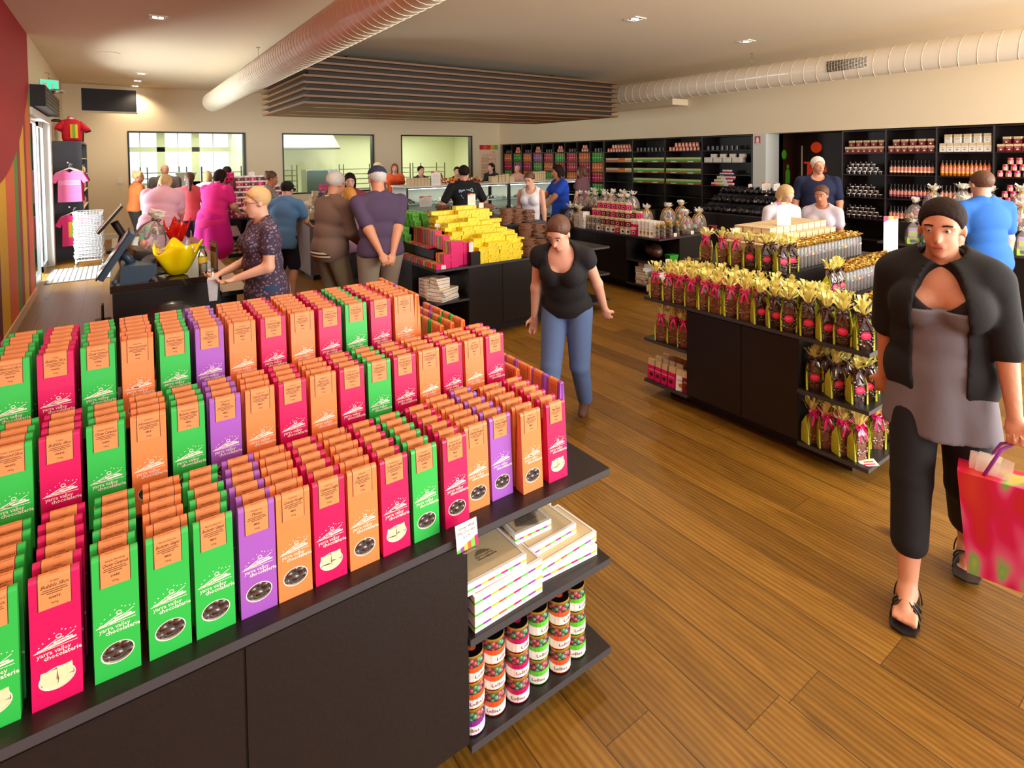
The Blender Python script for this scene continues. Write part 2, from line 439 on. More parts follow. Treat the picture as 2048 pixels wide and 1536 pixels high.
# ================================================================= ceiling things
M_lamp = mat('lamp_glow', (1, 1, 1, 1), .5, emit=(1, .86, .66, 1), estr=14)
def downlight(x, y, label, power=60, spot=True, sq=True, rot=0):
    t = thing('downlight', label, 'ceiling light', (x, y, ZC), rot, 'recessed downlights')
    m = MB(); a = .1; b = .075
    for q in ((-a, a, -a, -b), (-a, a, b, a), (-a, -b, -b, b), (b, a, -b, b)): m.box(q[0], q[1], q[2], q[3], -.012, .0, M_trim)
    m.obj('frame', t)
    MB().box(-b, b, -b, b, -.005, -.001, mat('lamp_recess', rgb(70, 60, 50), .5)).obj('recess', t)
    for dx in (-.033, .033): MB().cyl(.026, -.014, -.004, M_lamp, 12, (dx, 0)).obj('lamp', t)
    if spot:
        d = bpy.data.lights.new('downlight_beam', 'SPOT'); d.energy = power; d.spot_size = R(125); d.spot_blend = .7; d.shadow_soft_size = .07; d.color = (1.0, .80, .57)
        o = put('downlight_beam', d, t, (0, 0, -.04))
    return t
for x, y, s in ((.47, 8.14, 'square recessed downlight near the red wall, closest to the left duct mouth'), (5.5, 5.0, 'square downlight between the two ducts, nearer the centre of the ceiling'),
             (8.05, 5.04, 'square downlight beside the right duct hanger'), (.47, 13.6, 'downlight over the doorway, nearest of the row of three'),
             (.44, 14.84, 'downlight over the doorway, middle of the row of three'), (.42, 15.9, 'downlight nearest the black high panel, end of the row of three')):
    downlight(x, y, s, 60)
downlight(.4, 4.7, 'square recessed downlight straight above the checkout counter', 130)  # added out of view to brighten the underlit checkout
for x, y, s in ((.6, 2.6, 'above the till lane'), (.6, .1, 'at the shop front end by the red wall'), (3.2, .2, 'above the aisle at the shop front'), (6.2, .2, 'above the second display table'), (9.9, .6, 'in the right front corner'), (3.3, 2.6, 'above the foreground bags'),
                (6.0, 12.6, 'hidden beyond the slatted canopy, middle'), (8.4, 12.9, 'hidden beyond the slatted canopy, near the poster'), (3.4, 12.6, 'hidden beyond the slatted canopy, by the left window')):
    downlight(x, y, 'square recessed downlight ' + s, 52)  # unseen extra lamps, put in to give the room more light
# round grilles and small fittings
for x, y, lb in ((-.05, 11.28, 'flat round white air vent on the ceiling nearer the camera'), (-.45, 15.6, 'flat round white air vent on the ceiling above the black panel')):
    tag(MB().cyl(.16, ZC - .012, ZC, M_ceil, 20, (x, y)).obj('ceiling_vent'), lb, 'vent')
# spiral ducts
M_duct = mat('duct_paint', rgb(240, 228, 206), .32, coat=.25)
def duct(x, y0, y1, z, r, label, step, endcap):
    t = thing('air_duct', label, 'duct', (x, y0, z))
    m = MB(); L_ = y1 - y0
    def tubey(mb, a, b, rr, mm, n=40):
        k = len(mb.v)
        for yy in (a, b):
            for j in range(n): mb.v.append((rr * math.cos(2 * PI * j / n), yy, rr * math.sin(2 * PI * j / n)))
        i = mb.mi(mm)
        for j in range(n): mb.f.append((k + j, k + n + j, k + n + (j + 1) % n, k + (j + 1) % n)); mb.m.append(i); mb.sm.append(True)
    tubey(m, 0, L_, r, M_duct)
    if endcap: m.poly([(r * math.cos(2 * PI * j / 40), L_, r * math.sin(2 * PI * j / 40)) for j in range(40)], M_duct)
    m.obj('duct_body', t)
    # the lock seam: a helix
    s = MB(); pts = []; turns = int(L_ / step)
    for i in range(turns * 24 + 1):
        a = 2 * PI * i / 24; pts.append(((r + .002) * math.cos(a), step * i / 24, (r + .002) * math.sin(a)))
    s.tube(pts, .0035, M_duct, 4)
    s.obj('spiral_seam', t)
    return t
dl = duct(1.87, -1.9, 14.6, 3.17, .215, 'white spiral air duct over the till side, running above the slatted canopy edge', .125, True)
dr = duct(9.12, -1.9, 12.2, 3.17, .2, 'white spiral air duct along the wall of shelves, with a black grille', .2, True)
for par, r, ys in ((dr, .2, (5.6,)), (dl, .215, (4.5, 9.5))):
    for y in ys:
        MB().tube([(0, 0, r), (0, 0, ZC - 3.17)], .004, M_steel, 5).box(-.03, .03, -.02, .02, ZC - 3.17 - .006, ZC - 3.17, M_steel).obj('hanger', par, (0, y + 1.9, 0))
# grille of the right duct
def curved_grille(par, r, y0, y1, a0, a1, nx=9, ny=14):
    b = MB(); mm = mat('grille_black', rgb(40, 38, 34), .6)
    for i in range(nx):
        q0 = a0 + (a1 - a0) * i / nx; q1 = a0 + (a1 - a0) * (i + 1) / nx
        rr = r + .004
        b.poly([(rr * math.cos(q0), y0, rr * math.sin(q0)), (rr * math.cos(q1), y0, rr * math.sin(q1)), (rr * math.cos(q1), y1, rr * math.sin(q1)), (rr * math.cos(q0), y1, rr * math.sin(q0))], mm)
    g = b.obj('air_grille', par)
    s = MB(); rr = r + .008
    for i in range(nx + 1):
        q = a0 + (a1 - a0) * i / nx; s.tube([(rr * math.cos(q), y0, rr * math.sin(q)), (rr * math.cos(q), y1, rr * math.sin(q))], .0035, M_duct, 4)
    for k in range(ny + 1):
        y = y0 + (y1 - y0) * k / ny
        s.tube([(rr * math.cos(a0 + (a1 - a0) * i / nx), y, rr * math.sin(a0 + (a1 - a0) * i / nx)) for i in range(nx + 1)], .003, M_duct, 4)
    s.obj('grille_bars', g)
curved_grille(dr, .2, 1.9 + 3.68, 1.9 + 4.25, R(160), R(205))
tag(MB().box(10.35, 10.9, 8.3, 10.6, 2.98, 3.12, M_wall).obj('ceiling_bulkhead'), 'pale boxed bulkhead fixed on the wall below the right duct', 'bulkhead')
# slatted timber canopy
M_slat = mat('slat_timber', rgb(122, 86, 52), .5, vary=.25, bscale=12)
M_slatd = mat('canopy_core', rgb(48, 36, 28), .7)
cx0, cx1, cy0, cy1, cz0, cz1 = 2.28, 8.82, 8.5, 11.4, 2.66, 3.39
t = thing('slatted_canopy', 'long dark timber slatted canopy hanging above the glass cabinets', 'canopy', (0, 0, 0))
MB().box(cx0 + .1, cx1 - .1, cy0 + .1, cy1 - .1, cz0 + .02, cz1, M_slatd).box(cx0 + 1, cx0 + 1.05, cy0 + 1, cy0 + 1.05, cz1, ZC, M_slatd).box(cx1 - 1, cx1 - .95, cy0 + 1, cy0 + 1.05, cz1, ZC, M_slatd).box(cx0 + 1, cx0 + 1.05, cy1 - 1, cy1 - .95, cz1, ZC, M_slatd).box(cx1 - 1, cx1 - .95, cy1 - 1, cy1 - .95, cz1, ZC, M_slatd).obj('core', t)
n = 8
for k in range(n):
    z = cz0 + k * (cz1 - cz0 - .03) / (n - 1)
    for (a, b, c, d) in ((cx0, cx1, cy0, cy0 + .09), (cx0, cx1, cy1 - .09, cy1)): MB().box(a, b, c, d, z, z + .032, M_slat).obj('slat', t)
    for (a, b, c, d) in ((cx0, cx0 + .09, cy0 + .09, cy1 - .09), (cx1 - .09, cx1, cy0 + .09, cy1 - .09)): MB().box(a, b, c, d, z, z + .032, M_slat).obj('slat', t)
# underside boards with light slots
u = MB()
for a, b in ((.09, .55), (.60, 1.5), (1.55, 2.35), (2.4, 2.81)): u.box(cx0 + .09, cx1 - .09, cy0 + a, cy0 + b, cz0 + .0, cz0 + .02, M_slat)
u.obj('soffit', t)
M_strip = mat('strip_glow', (1, 1, 1, 1), .5, emit=(1, .8, .6, 1), estr=3)
for a in (.55, 1.5, 2.35): MB().box(cx0 + .3, cx1 - .3, cy0 + a + .01, cy0 + a + .04, cz0 + .004, cz0 + .016, M_strip).obj('light_strip', t)
# high black panel, poster on the far wall, switch
p = MB().box(-.6, .44, YF - .02, YF - .004, 3.0, 3.51, M_black).box(-.62, .46, YF - .012, YF - .001, 2.98, 3.53, M_trim).obj('black_screen')
tag(p, 'black rectangular panel high on the far wall with thin white edge', 'panel')
tag(MB().box(.02, .12, YF - .012, YF, 1.3, 1.42, M_trim).obj('light_switch'), 'small white switch plate on the far wall beside the shirt stand', 'switch')
m = MB(); ps = mat('poster_paper', rgb(246, 214, 180), .6); y = YF - .006
m.box(10.08, 10.82, y, YF - .001, .95, 2.24, ps)
for i, c in enumerate(((200, 30, 60), (232, 90, 40), (225, 40, 90), (240, 160, 40), (120, 180, 60))):
    m.box(10.08 + i * .148, 10.08 + (i + 1) * .148, y - .002, y, 2.08, 2.24, mat('poster_band_%d' % i, rgb(*c), .5))
tr = mat('poster_print', rgb(150, 60, 40), .6)
m.text('coffee', (10.62, y - .003, 2.0), (1, 0, 0), (0, 0, 1), .07, tr, shear=.2)
m.text('hand crafted chocolate', (10.45, y - .003, 1.9), (1, 0, 0), (0, 0, 1), .06, tr)
for r_ in range(16):
    z = 1.82 - r_ * .05
    m.box(10.14, 10.14 + .3 + .12 * ((r_ * 7) % 3) / 2, y - .002, y, z, z + .014, tr)
    for q in (10.58, 10.68): m.box(q, q + .05, y - .002, y, z, z + .014, tr)
tag(m.obj('price_poster'), 'tall peach price poster with a coloured band on the far wall', 'poster')
# ================================================================= foreground display and its paper bags
def island(name, label, x0, x1, y0, y1, cut=(1, 1, 1, 1), splits=(), cx=.57, cy=.42, top=.76):
    """display table: slab top, cabinets in the middle, open shelves at the corners.
    cut: open corners (x0y0, x1y0, x1y1, x0y1); splits: list of (axis, face, [positions]) for cabinet fronts"""
    t = thing(name, label, 'display table', ((x0 + x1) / 2, (y0 + y1) / 2, 0))
    ox, oy = (x0 + x1) / 2, (y0 + y1) / 2
    a, b, c, d = x0 - ox, x1 - ox, y0 - oy, y1 - oy
    def slab(m, X0, X1, Y0, Y1, Z0, Z1):
        m.box(X0, X1, Y0, Y1, Z0, Z1, M_dark)
        e = .0012; E_ = M_darkedge
        m.box(X0, X1, Y0 - e, Y0, Z1 - .0225, Z1 - .0005, E_).box(X0, X1, Y1, Y1 + e, Z1 - .0225, Z1 - .0005, E_).box(X0 - e, X0, Y0, Y1, Z1 - .0225, Z1 - .0005, E_).box(X1, X1 + e, Y0, Y1, Z1 - .0225, Z1 - .0005, E_)
        return m
    slab(MB(), a, b, c, d, top - .025, top).obj('table_top', t)
    core = MB()
    # plus-shaped core
    core.box(a + cx, b - cx, c + .012, d - .012, .12, top - .025, M_dark)
    if d - cy > c + cy: core.box(a + .012, b - .012, c + cy, d - cy, .12, top - .025, M_dark)
    core.obj('cabinet_body', t)
    MB().box(a + .14, b - .14, c + .14, d - .14, 0, .12, mat('plinth', rgb(34, 30, 30), .5)).obj('plinth', t)
    corners = ((a, a + cx, c, c + cy), (b - cx, b, c, c + cy), (b - cx, b, d - cy, d), (a, a + cx, d - cy, d))
    for k, q in enumerate(corners):
        if cut[k]:
            for z in (.44, .12): slab(MB(), q[0], q[1], q[2], q[3], z - .02, z).obj('shelf', t)
        else: MB().box(q[0] + .012 * (k in (0, 3)), q[1] - .012 * (k in (1, 2)), q[2], q[3], .12, top - .025, M_dark).obj('cabinet_end', t)
    for axis, face, ps in splits:
        for p, q in zip(ps[:-1], ps[1:]):
            m = MB()
            if axis == 'x': m.box(p - ox + .003, q - ox - .003, face - oy - (.006 if face < oy else -.0), face - oy + (.0 if face < oy else .006), .125, top - .032, M_dark)
            else: m.box(face - ox - (.006 if face < ox else 0), face - ox + (0 if face < ox else .006), p - oy + .003, q - oy - .003, .125, top - .032, M_dark)
            m.obj('cabinet_door', t)
    return t
I1 = (-.95, 1.376, 1.375, 3.02)
island('display_table', 'dark display table in the foreground covered with paper chocolate bags', *I1, cut=(1, 1, 1, 1), splits=[('x', 1.375 + .012, [-.38, .21, .803])])
def riser(x0, x1, y0, y1, z0, z1, label):
    o = MB().box(x0, x1, y0, y1, z0, z1, M_dark).obj('display_riser'); return tag(o, label, 'riser', None)
riser(-.94, 1.215, 1.762, 2.62, .76, .905, 'lower dark riser step under the second rank of paper bags')
riser(-.94, .978, 2.005, 2.40, .905, 1.05, 'upper dark riser step under the topmost rank of paper bags')

BAGC = {'G': ('green', (44, 184, 74)), 'P': ('pink', (204, 6, 88)), 'O': ('orange', (242, 134, 74)), 'U': ('purple', (158, 88, 190))}
FL = {  # flavour: colour, tagline, name, kind, window contents
    'almond': ('G', 'Heavenly Caramelised', 'Almond Slice', 'WHITE', 'w'), 'bubble': ('P', 'Crispy', 'Bubble Slice', 'WHITE', 'w'),
    'caramel': ('G', 'Simply Amazing', 'Chewy Caramels', 'DARK', 'd'), 'honey': ('O', 'Heavenly', 'Honeycomb', 'MILK', 'd'),
    'ginger': ('G', 'World Famous', 'Buderim Ginger', 'MILK', 'd'), 'plums': ('U', 'Plumptious', 'Plums', 'MILK', 'd'),
    'nougat': ('O', 'Delicious', 'Crunchy Nougat', 'MILK', 'd'), 'berry': ('P', 'Luscious', 'Cranberry Delight', 'WHITE', 'w'),
    'apricot': ('O', 'Natural', 'Apricots', 'MILK', 'd'), 'cookies': ('P', 'Scrumptious', 'Cookies & Cream', 'WHITE', 'w'),
    'hazel': ('G', 'Roasted', 'Hazelnuts', 'DARK', 'd'), 'rocky': ('P', 'Wickedly Good', 'Rocky Road', 'MILK', 'd'),
    'turkish': ('U', 'Rose Scented', 'Turkish Delight', 'DARK', 'd'), 'mint': ('P', 'Cool', 'Mint Bark', 'WHITE', 'w')}
BW, BD, BH, TOPD = .0805, .042, .258, .017
def fy(z): return -BD / 2 + (BD - TOPD) / 2 * min(1, z / (BH - .008))      # front face plane
M_print = mat('white_print', rgb(252, 240, 225), .5)
def paper(ck): return mat('bag_paper_' + BAGC[ck][0], rgb(*BAGC[ck][1]), .38, coat=.12)
def bag_body(ck, light=False):
    P = paper(ck); m = MB(); w = BW / 2; zt = BH - .008; g = .006
    # side gussets with the pressed-in fold
    for s in (-1, 1):
        pts = [(s * w, -BD / 2, 0), (s * w, BD / 2, 0), (s * w, -fy(zt), zt), (s * w, fy(zt), zt), (s * (w - g), 0, zt), (s * w, 0, .10)]
        q = [(0, 1, 5), (0, 5, 3), (1, 2, 5), (5, 2, 4), (5, 4, 3)]
        m.add(pts, [(a, b, c) if s > 0 else (c, b, a) for a, b, c in q], P)
    m.poly([(-w, BD / 2, 0), (-w, -fy(zt), zt), (w, -fy(zt), zt), (w, BD / 2, 0)][::1], P)
    m.poly([(-w, -BD / 2, 0), (-w, BD / 2, 0), (w, BD / 2, 0), (w, -BD / 2, 0)], P)
    # folded top
    f = fy(zt)
    prof = [(f, zt), (f + .0015, BH - .003), (f + .005, BH), (-f - .005, BH), (-f - .0015, BH - .003), (-f, zt)]
    for (ya, za), (yb, zb) in zip(prof[:-1], prof[1:]): m.poly([(-w, ya, za), (w, ya, za), (w, yb, zb), (-w, yb, zb)], P)
    for s in (-1, 1): m.poly([(s * w, y, z) for y, z in (prof if s < 0 else prof[::-1])], P)
    def F(u, z, o=0): return (u, fy(z) - o, z)
    if light:
        m.poly([F(-w, 0), F(w, 0), F(w, zt), F(-w, zt)], P)
        m.poly([F(.024 * math.cos(a), .05 + .018 * math.sin(a), .0006) for a in [i * PI / 5 for i in range(10)]], M_choc)
        m.poly([F(-.028, .1, .0006), F(.028, .112, .0006), F(.02, .13, .0006), F(-.02, .118, .0006)], M_print)
        m.poly([F(-.024, .195, .0006), F(.024, .195, .0006), F(.024, zt, .0006), F(-.024, zt, .0006)], M_kraft)
        m.poly([(-.024, f, BH + .0006), (.024, f, BH + .0006), (.024, -f, BH + .0006), (-.024, -f, BH + .0006)], M_kraft)
        return m
    zc, rx, rz, n = .05, .0275, .0205, 24
    hi = .085
    m.poly([F(-w, hi), F(w, hi), F(w, zt), F(-w, zt)], P)
    ell = [(rx * math.cos(2 * PI * i / n), zc + rz * math.sin(2 * PI * i / n)) for i in range(n)]
    def out(i):
        a = 2 * PI * i / n; c, s_ = math.cos(a), math.sin(a); k = min(w / abs(c) if abs(c) > 1e-6 else 9, ((hi - zc) if s_ > 0 else zc) / abs(s_) if abs(s_) > 1e-6 else 9)
        return (c * k, zc + s_ * k)
    o_ = [out(i) for i in range(n)]
    for i in range(n):
        j = (i + 1) % n; m.poly([F(*o_[i]), F(*o_[j]), F(*ell[j]), F(*ell[i])], P)
    for cxx, czz in ((w, hi), (-w, hi), (-w, 0), (w, 0)):   # corner fillers
        i = min(range(n), key=lambda k: abs(o_[k][0] - cxx) + abs(o_[k][1] - czz) if (abs(o_[k][0]) < w - 1e-6) else 9)
        j = min(range(n), key=lambda k: abs(o_[k][0] - cxx) + abs(o_[k][1] - czz) if (abs(abs(o_[k][0]) - w) < 1e-6) else 9)
        tri = [F(cxx, czz), F(*o_[i]), F(*o_[j])]
        m.poly(tri, P)
    for i in range(n):                                       # cut edge of the window, with a pale rim
        j = (i + 1) % n
        a, b = F(*ell[i]), F(*ell[j]); m.poly([a, b, (b[0], b[1] + .006, b[2]), (a[0], a[1] + .006, a[2])], M_print)
        r1 = 1.07
        m.poly([F(ell[i][0], ell[i][1], .0004), F(ell[j][0], ell[j][1], .0004), F(ell[j][0] * r1, zc + (ell[j][1] - zc) * r1, .0004), F(ell[i][0] * r1, zc + (ell[i][1] - zc) * r1, .0004)], M_print)
    # printed sketch and name
    def stroke(pts, t):
        for (u0, z0), (u1, z1) in zip(pts[:-1], pts[1:]):
            L_ = math.hypot(u1 - u0, z1 - z0); nx, nz = -(z1 - z0) / L_ * t, (u1 - u0) / L_ * t
            m.poly([F(u0 - nx, z0 - nz, .0005), F(u1 - nx, z1 - nz, .0005), F(u1 + nx, z1 + nz, .0005), F(u0 + nx, z0 + nz, .0005)], M_print)
    stroke([(-.036, .112), (.034, .112)], .0005)
    stroke([(-.03, .113), (-.016, .119), (.0, .126), (.012, .127)], .0006)
    stroke([(-.024, .113), (-.008, .118), (.01, .122), (.03, .132)], .0006)
    stroke([(-.012, .115), (.008, .117), (.032, .119)], .0018)
    stroke([(-.03, .1145), (-.018, .1155), (.0, .116)], .0016)
    stroke([(-.004, .121), (.012, .1225), (.026, .1225)], .0014)
    stroke([(-.036, .112), (-.02, .116), (-.004, .1235)], .0005)
    for a in range(10):
        q0, q1 = a * PI / 5, (a + 1) * PI / 5
        stroke([(.004 + .0045 * math.cos(q0), .1315 + .0035 * math.sin(q0)), (.004 + .0045 * math.cos(q1), .1315 + .0035 * math.sin(q1))], .0007)
    for u, z in ((-.022, .127), (-.012, .132), (-.004, .139), (.014, .139), (.022, .1375), (.03, .136), (-.028, .121), (.008, .142)): stroke([(u, z), (u + .002, z + .001)], .0008)
    sl = (fy(.12) - fy(.08)) / .04; uz = (0, sl, 1)
    m.text('yarra valley', F(-.004, .1045, .0006), (1, 0, 0), uz, .0125, M_print, res=1, space=.95)
    m.text('chocolaterie', F(.010, .0955, .0006), (1, 0, 0), uz, .0128, M_print, bold=.012, res=1, space=.95)
    return m
def bag_label(fl):
    ck, tag_, nm, kd, wc = FL[fl]; m = MB(); w = .0255; zt = BH - .008; f = fy(zt); e = .0008
    def F(u, z, o=e): return (u, fy(z) - o, z)
    z0 = .192
    m.poly([F(-w, z0), F(w, z0), F(w, zt), F(-w, zt)], M_kraft)
    prof = [(f - e, zt), (f + .0015 - e, BH - .003 + e * .5), (f + .005, BH + e), (-f - .005, BH + e), (-f - .0015 + e, BH - .003 + e * .5), (-f + e, zt), (BD / 2 + e - (BD - TOPD) / 2 * .17 / .25, .17)]
    for (ya, za), (yb, zb) in zip(prof[:-1], prof[1:]): m.poly([(-w, ya, za), (w, ya, za), (w, yb, zb), (-w, yb, zb)], M_kraft)
    for s in (-1, 1):      # dark printed borders
        a, b = s * w, s * (w + .0014)
        m.poly([F(a, z0, .0009), F(b, z0, .0009), F(b, zt, .0009), F(a, zt, .0009)], M_kline)
        for (ya, za), (yb, zb) in zip(prof[:-1], prof[1:]): m.poly([(a, ya, za + .0001), (b, ya, za + .0001), (b, yb, zb + .0001), (a, yb, zb + .0001)], M_kline)
    sl = (fy(.24) - fy(.2)) / .04; uz = (0, sl, 1)
    def T(s, z, size, **k): m.text(s, F(0, z, .0012), (1, 0, 0), uz, size, M_kline, width=.046, **k)
    T(tag_, .2455, .0055); T(nm, .2365, .0105, shear=.35, space=.9)
    for z, q in ((.2285, .019), (.2245, .021), (.2205, .012)): m.poly([F(-q, z, .0012), F(q, z, .0012), F(q, z + .0013, .0012), F(-q, z + .0013, .0012)], M_kline)
    T(kd, .2125, .006, bold=.02); T('300g', .2015, .006)
    # tagline repeated on the fold
    m.text(tag_, (0, f - .001 + .005, BH + e + .0002), (1, 0, 0), (0, 1, 0), .0055, M_kline, width=.046)
    # back text block
    for i in range(9):
        z = .236 - i * .0065; yb = -fy(z) + .0012
        m.poly([(-.02, yb, z), (.02, yb, z), (.02, yb, z + .0012), (-.02, yb, z + .0012)][::-1], M_kline)
    return m
def bag_window(wc):
    m = MB(); rn = random.Random(3 if wc == 'w' else 5)
    if wc == 'w':
        back = mat('bag_inside_pale', rgb(225, 205, 165), .6)
        m.poly([(-.028, fy(.05) + .008, .029), (.028, fy(.05) + .008, .029), (.028, fy(.05) + .008, .072), (-.028, fy(.05) + .008, .072)], back)
        for (x, z, a, b, r_) in ((-.014, .056, .013, .012, .1), (.013, .06, .012, .011, -.1), (-.012, .036, .012, .010, .05), (.014, .038, .013, .011, .2)):
            q = MB().box(-a, a, -.004, .004, -b, b, M_wchoc); q.xform(Matrix.Translation((x, fy(.05) + .004, z)) @ Matrix.Rotation(r_, 4, 'Y')); m.merge(q)
    else:
        m.poly([(-.028, fy(.05) + .008, .029), (.028, fy(.05) + .008, .029), (.028, fy(.05) + .008, .072), (-.028, fy(.05) + .008, .072)], M_black)
        for (x, z, s) in ((-.015, .055, 1.2), (.012, .058, 1.3), (0, .043, 1.3), (-.02, .04, 1), (.021, .042, 1.1), (0, .064, .9)):
            m.ball((x, fy(.05) + .005, z), .0085 * s, M_choc, 9, (1.2, .55, .9), jit=.25, rnd=rn)
    return m
def bag_pane():
    m = MB(); n = 20
    m.poly([(.0275 * math.cos(2 * PI * i / n), fy(.05 + .0205 * math.sin(2 * PI * i / n)) + .0012, .05 + .0205 * math.sin(2 * PI * i / n)) for i in range(n)], M_film)
    return m
BODY = {k: bag_body(k).data('bag_body_' + BAGC[k][0]) for k in BAGC}
LITE = {k: bag_body(k, True).data('small_bag_' + BAGC[k][0]) for k in BAGC}
LAB = {k: bag_label(k).data('bag_label_' + k) for k in FL}
WND = {k: bag_window(k).data('bag_window_' + k) for k in 'wd'}
PANE = bag_pane().data('bag_pane')
COLFL = {}
def make_bag(fl, loc, rot, label, group, win=False):
    ck = FL[fl][0]
    o = tag(put('chocolate_bag', BODY[ck], None, loc, rot), label, 'bag', group)
    put('label', LAB[fl], o)
    w = put('window', WND[FL[fl][4]], o); 
    if win: put('window_film', PANE, w)
    return o
PITCH_R = .05
def row_word(k): return 'front' if k == 0 else ORD[k] + '-row'
NMW = {k: v[2].replace('&', 'and').lower() for k, v in FL.items()}
# lowest step: (left edge, flavour of the front bag, flavour of the bags behind, set back)
T1 = [(-.262, 'almond', 'almond', 0), (-.165, 'bubble', 'bubble', 0), (-.065, 'caramel', 'caramel', 0), (.03, 'ginger', 'honey', 0), (.12, 'ginger', 'ginger', 0), (.213, 'plums', 'plums', 0), (.297, 'nougat', 'nougat', 0),
      (.386, 'berry', 'berry', 0), (.475, 'apricot', 'apricot', 0), (.566, 'cookies', 'cookies', 0), (.658, 'hazel', 'hazel', 0), (.758, 'rocky', 'rocky', 0), (.848, 'nougat', 'nougat', .025), (.941, 'turkish', 'turkish', .03), (1.041, 'apricot', 'apricot', 0), (1.147, 'mint', 'mint', 0)]
rn = random.Random(11)
def ordcol(i, n):
    return (ORD[i] + ' column from left') if i < n / 2 else (('rightmost column' if i == n - 1 else ORD[n - 1 - i] + ' column from right'))
def fill(cols, y0, z, rows, step, grp, n):
    for i, (x, f0, fb, sb) in enumerate(cols):
        for k in range(rows):
            fl = f0 if k == 0 else fb
            jx = (rn.random() - .5) * .008 * (k > 0); jr = (rn.random() - .5) * .05
            lb = '%s %s bag, %s of the %s, %s step' % (BAGC[FL[fl][0]][0], NMW[fl], 'front' if k == 0 else ('rearmost' if k == rows - 1 else ORD[k] + ' back'), ordcol(i, n), step)
            make_bag(fl, (x + BW / 2 + jx, y0 + BD / 2 + k * PITCH_R + sb, z), jr * .6, lb, grp, k == 0)
fill(T1, 1.427, .7602, 6, 'lowest', 'paper chocolate bags on the lowest step', 16)
T2n = ['almond', 'bubble', 'caramel', 'honey', 'ginger', 'plums', 'nougat', 'berry', 'apricot', 'cookies', 'hazel', 'rocky', 'nougat', 'berry', 'apricot', 'mint']
fill([(-.268 + .0934 * i, f, f, 0) for i, f in enumerate(T2n)], 1.775, .9052, 4, 'middle', 'paper chocolate bags on the middle step', 16)
T3 = ['bubble', 'almond', 'bubble', 'caramel', 'honey', 'ginger', 'plums', 'nougat', 'berry', 'apricot', 'cookies', 'hazel', 'berry', 'apricot']
fill([(-.388 + .0965 * i, f, f, 0) for i, f in enumerate(T3)], 2.012, 1.0502, 7, 'top', 'paper chocolate bags on the top step', 14)
# bags turned to the right-hand aisle
def side(x, ys, z, fls, where):
    for k, (y, fl) in enumerate(zip(ys, fls)):
        make_bag(fl, (x, y, z), R(90), '%s %s bag turned to the aisle, %s along, %s' % (BAGC[FL[fl][0]][0], NMW[fl], ORD[k], where), 'paper bags turned to the right aisle')
side(1.318, [1.60 + .093 * i for i in range(8)], .7602, ['turkish', 'turkish', 'apricot', 'plums', 'nougat', 'turkish', 'honey', 'plums'], 'outer file on the table top')
side(1.262, [1.80 + .093 * i for i in range(6)], .7602, ['apricot', 'turkish', 'turkish', 'nougat', 'honey', 'plums'], 'inner file on the table top')
side(1.178, [2.075 + .095 * i for i in range(4)], .9052, ['apricot', 'hazel', 'apricot', 'turkish'], 'outer file on the middle step')
side(1.124, [2.07 + .095 * i for i in range(5)], .9052, ['apricot', 'hazel', 'turkish', 'nougat', 'rocky'], 'middle file on the middle step')
side(1.070, [2.06 + .095 * i for i in range(5)], .9052, ['apricot', 'hazel', 'apricot', 'rocky', 'nougat'], 'inner file on the middle step')
side(.995 + -.035, [2.06 + .1 * i for i in range(4)], 1.0502, ['apricot', 'honey', 'turkish', 'apricot'], 'end file on the top step')

# ---- open corner shelves: gift boxes, price cards and lolly jars
M_bstripe = [mat('stripe_' + n, rgb(*c), .45) for n, c in (('green', (90, 190, 60)), ('violet', (150, 60, 160)), ('gold', (245, 190, 50)), ('orange', (235, 95, 45)), ('leaf', (110, 200, 70)), ('magenta', (215, 10, 100)))]
M_boxlid = mat('box_lid_print', rgb(150, 110, 80), .5)
def gift_box(w, d, h):
    m = MB(); e = .001
    m.box(-w / 2, w / 2, -d / 2, d / 2, 0, h, M_white)
    m.box(-w / 2 + .012, w / 2 - .012, -d / 2 + .012, d / 2 - .012, h, h + .0006, M_cream)
    for x0, x1, y0, y1 in ((-.5, .5, -.5, -.493), (-.5, .5, .493, .5), (-.5, -.493, -.5, .5), (.493, .5, -.5, .5)):
        m.box(x0 * (w - .02), x1 * (w - .02), y0 * (d - .02), y1 * (d - .02), h + .0006, h + .001, M_boxlid)
    o = m.obj('gift_box')
    # striped band round the sides
    b = MB(); z0, z1 = h * .36, h * .52; n = 9
    for i in range(n):
        mm = M_bstripe[i % 6]
        b.box(-w / 2 + w * i / n, -w / 2 + w * (i + 1) / n, -d / 2 - e, -d / 2, z0, z1, mm).box(-w / 2 + w * i / n, -w / 2 + w * (i + 1) / n, d / 2, d / 2 + e, z0, z1, mm)
        b.box(-w / 2 - e, -w / 2, -d / 2 + d * i / n, -d / 2 + d * (i + 1) / n, z0, z1, mm).box(w / 2, w / 2 + e, -d / 2 + d * i / n, -d / 2 + d * (i + 1) / n, z0, z1, mm)
    b.obj('striped_band', o)
    l = MB()
    for q in range(5): l.box(-.03 + q * .004, .03 - q * .006, .0 + q * .004, .0015 + q * .004, h + .0007, h + .0012, M_kline)
    l.text('yarra valley', (0, -.008, h + .0013), (1, 0, 0), (0, 1, 0), .014, M_kline).text('chocolaterie', (.004, -.02, h + .0013), (1, 0, 0), (0, 1, 0), .014, M_kline, bold=.01)
    l.obj('lid_print', o)
    return o
GB = {}
def gbox(size, loc, rot, label, group='white gift boxes with a striped band'):
    return place(('gb', size), lambda: gift_box(*size), loc, rot, label, 'gift box', group)
big, mid_, sml = (.26, .2, .036), (.22, .17, .036), (.15, .12, .036)
z = .4402
for k in range(3): gbox(big, (.955, 1.49 , z + k * .037), R(2), 'wide white gift box, %s of the pile beside the cabinet front' % ['lowest', 'second', 'third'][k])
